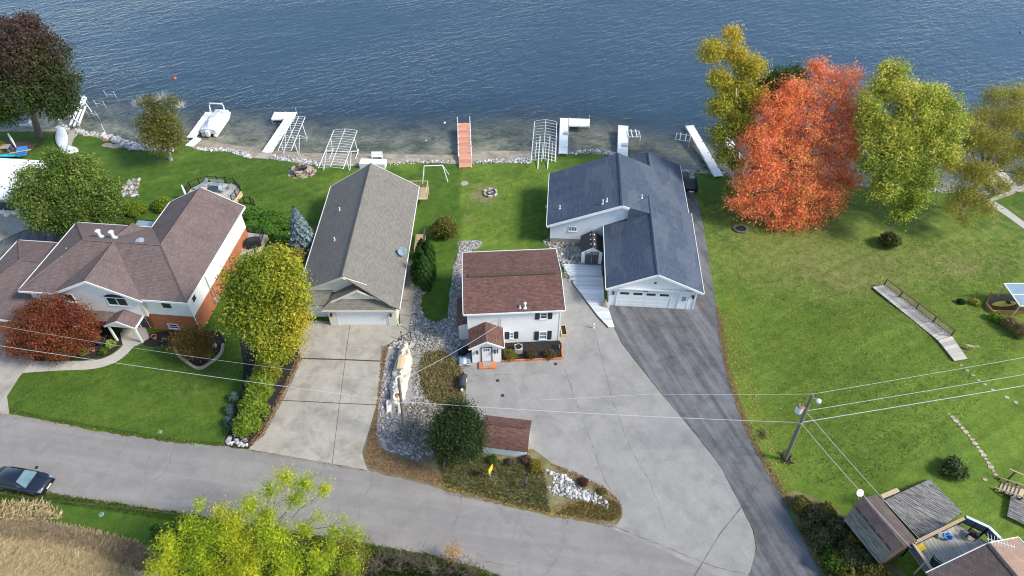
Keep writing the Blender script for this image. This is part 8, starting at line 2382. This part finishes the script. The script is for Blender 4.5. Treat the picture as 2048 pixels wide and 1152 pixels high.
def litter(name, zones, seed, kind='stuff'):
    R = np.random.default_rng(seed); V = []; Cc = []
    for poly, n, s, pal in zones:
        p = sample(R, poly, n); pos = np.stack([p[:, 0], p[:, 1], gz(p[:, 0], p[:, 1]) + .045 + R.uniform(0, .03, n)], 1)
        V.append(leaf_quads(R, pos, np.zeros((n, 3)), s, .7, 2.2)); Cc.append(pick(R, pal, R.uniform(0, 1, n), .25))
    return quads(name, np.concatenate(V), np.concatenate(Cc), M['litter'], kind=kind)
BRN = [(.12, .075, .045), (.24, .14, .07), (.34, .22, .10)]; YEL = [(.34, .26, .06), (.46, .36, .10), (.40, .20, .05)]
litter('fallen_leaves', [([(1430, 600), (1446, 640), (1462, 740), (1490, 825), (1520, 895), (1560, 960), (1590, 1010), (1580, 1020), (1545, 965), (1510, 903), (1478, 832), (1453, 752), (1438, 680)], 2600, .12, BRN),
                         ([(1440, 620), (1480, 640), (1520, 800), (1560, 900), (1600, 990), (1560, 960), (1490, 825), (1455, 740)], 900, .11, YEL), ([(1590, 1015), (1610, 1030), (1680, 1160), (1645, 1150), (1600, 1065)], 900, .12, BRN),
                         ([(1420, 470), (1700, 470), (2040, 520), (2040, 700), (1700, 640), (1450, 600)], 5200, .09, [(.26, .20, .07), (.42, .36, .15), (.34, .24, .08)]), ([(1450, 600), (1700, 640), (1880, 800), (1700, 900), (1540, 900)], 1500, .08, YEL),
                         ([(764, 692), (776, 694), (768, 740), (758, 815), (753, 870), (772, 905), (840, 928), (890, 950), (888, 972), (800, 952), (742, 937), (729, 915), (738, 872), (755, 800)], 3200, .12, BRN), ([(1150, 1000), (1225, 1010), (1244, 1034), (1222, 1045), (1100, 1031), (1000, 1007), (890, 978), (880, 965), (1000, 995), (1100, 1015)], 1800, .11, BRN + YEL),
                         ([(1095, 925), (1150, 944), (1205, 972), (1242, 1003), (1230, 1010), (1190, 980), (1140, 955)], 600, .12, BRN), ([(600, 700), (604, 720), (588, 756), (565, 804), (528, 872), (500, 896), (496, 890), (520, 862), (556, 795), (580, 745)], 1500, .11, BRN),
                         ([(600, 690), (612, 650), (640, 660), (620, 720), (600, 740)], 250, .1, YEL), ([(1880, 1040), (1900, 1060), (1850, 1080), (1840, 1070)], 20, .1, BRN)], 310)
def blades(name, zones, seed, kind='stuff'):
    R = np.random.default_rng(seed); V = []; Cc = []
    for poly, n, h, w_, pal, lean in zones:
        p = sample(R, poly, n); b = np.stack([p[:, 0], p[:, 1], gz(p[:, 0], p[:, 1])], 1)
        a = R.uniform(0, 6.28, n); d = np.stack([np.cos(a), np.sin(a), 0 * a], 1); sd = np.stack([-np.sin(a), np.cos(a), 0 * a], 1)
        hh = (h * R.uniform(.5, 1.2, n))[:, None]; ww = w_ * R.uniform(.6, 1.3, n)[:, None]
        up = np.array([0, 0, 1.0])
        m = b + up * hh * .6 + d * hh * lean * .4; t = b + up * hh * .85 + d * hh * lean
        V.append(np.stack([b - sd * ww, b + sd * ww, m + sd * ww * .8, t], 1).reshape(-1, 3)); Cc.append(pick(R, pal, R.uniform(0, 1, n), .25))
    return quads(name, np.concatenate(V), np.concatenate(Cc), M['straw'], kind=kind)
STRAW = [(.46, .35, .19), (.62, .50, .29), (.72, .61, .38)]; BRUSH = [(.24, .18, .12), (.36, .28, .19), (.48, .39, .26)]; TUFT = [(.035, .075, .012), (.075, .125, .02), (.13, .16, .03)]
blades('dry_field_grass', [([(-60, 1075), (80, 1075), (180, 1100), (260, 1130), (300, 1190), (-60, 1240)], 26000, .24, .012, STRAW, 1.3), ([(-60, 1035), (60, 1040), (150, 1055), (270, 1085), (330, 1120), (300, 1150), (180, 1100), (80, 1078), (-60, 1075)], 13000, .3, .011, BRUSH + STRAW[:1], 1.1),
                           ([(0, 1005), (90, 1005), (130, 1035), (60, 1040), (-40, 1035)], 900, .45, .011, STRAW, .9)], 320)
blades('rough_grass', [([(852, 706), (885, 700), (923, 735), (926, 798), (882, 812), (850, 790), (838, 742)], 5000, .38, .011, [(.16, .17, .05), (.40, .32, .15), (.56, .46, .25)], .8), ([(870, 905), (900, 908), (960, 915), (1050, 930), (1090, 945), (1100, 1028), (1000, 1003), (890, 974)], 8500, .24, .011, [(.07, .10, .025), (.14, .165, .04), (.25, .21, .08)], .8),
                       ([(1220, 1000), (1243, 1010), (1244, 1034), (1222, 1044), (1110, 1028), (1150, 1005)], 2600, .22, .011, [(.17, .15, .04), (.34, .24, .08)], .8), ([(800, 810), (880, 815), (868, 900), (840, 922), (815, 900)], 900, .3, .018, STRAW + TUFT, .7), ([(800, 700), (850, 690), (925, 735), (900, 810), (870, 900), (815, 905), (775, 880), (840, 800)], 1500, .3, .018, STRAW + TUFT, .8), ([(850, 650), (880, 660), (870, 700), (840, 690)], 150, .25, .02, TUFT, .6),
                       ([(1560, 908), (1580, 906), (1586, 926), (1564, 928)], 260, .35, .02, DARK + STRAW, .7), ([(1520, 858), (1534, 860), (1532, 880), (1518, 876)], 120, .3, .02, STRAW + DARK, .7)], 321)
blades('verge_grass', [([(0, 985), (95, 985), (365, 1026), (735, 1087), (870, 1112), (1000, 1150), (1000, 1165), (870, 1128), (735, 1102), (365, 1045), (95, 1004), (0, 1002)], 7000, .2, .016, TUFT, .7), ([(18, 828), (110, 845), (230, 867), (350, 885), (447, 892), (447, 886), (350, 878), (230, 858), (110, 836), (22, 818)], 2600, .12, .014, TUFT, .7),
                       ([(730, 1105), (1000, 1160), (1000, 1190), (720, 1160)], 3000, .35, .018, TUFT + DARK, .7), ([(300, 1050), (735, 1105), (720, 1170), (320, 1170)], 5000, .35, .018, DARK + TUFT, .7), ([(1590, 1010), (1650, 1010), (1760, 1120), (1760, 1170), (1660, 1170)], 4500, .4, .018, DARK + STRAW, .7)], 322)

blades('lawn_tufts', [([(20, 815), (60, 750), (180, 742), (262, 705), (275, 692), (345, 700), (400, 740), (450, 710), (480, 720), (450, 885), (230, 862)], 9000, .09, .03, [(.05, .10, .014), (.10, .16, .022), (.20, .22, .05)], .9),
                      ([(350, 325), (500, 325), (640, 345), (640, 380), (590, 440), (500, 400), (480, 360), (400, 345)], 3000, .09, .03, [(.04, .09, .012), (.09, .15, .02)], .9), ([(930, 345), (1060, 330), (1090, 350), (1085, 470), (960, 480), (930, 440)], 4500, .09, .03, [(.06, .12, .014), (.14, .20, .03), (.22, .22, .06)], .9),
                      ([(1400, 420), (1700, 480), (2040, 480), (2040, 700), (1880, 900), (1700, 980), (1590, 960), (1470, 740), (1440, 620)], 26000, .1, .035, [(.07, .12, .016), (.15, .20, .03), (.26, .25, .08)], .9)], 330)
litter('edge_debris', [([(0, 822), (230, 864), (447, 890), (735, 938), (735, 946), (447, 898), (230, 873), (0, 832)], 900, .07, BRN + YEL), ([(95, 982), (365, 1022), (735, 1083), (1000, 1145), (1000, 1155), (735, 1093), (365, 1032), (95, 990)], 1100, .07, BRN + YEL), ([(890, 980), (1225, 1048), (1225, 1056), (890, 988)], 700, .07, BRN), ([(940, 745), (1240, 760), (1480, 1050), (1250, 1080), (1000, 900)], 260, .06, BRN), ([(600, 700), (760, 720), (735, 930), (520, 890)], 180, .06, BRN + YEL)], 331)
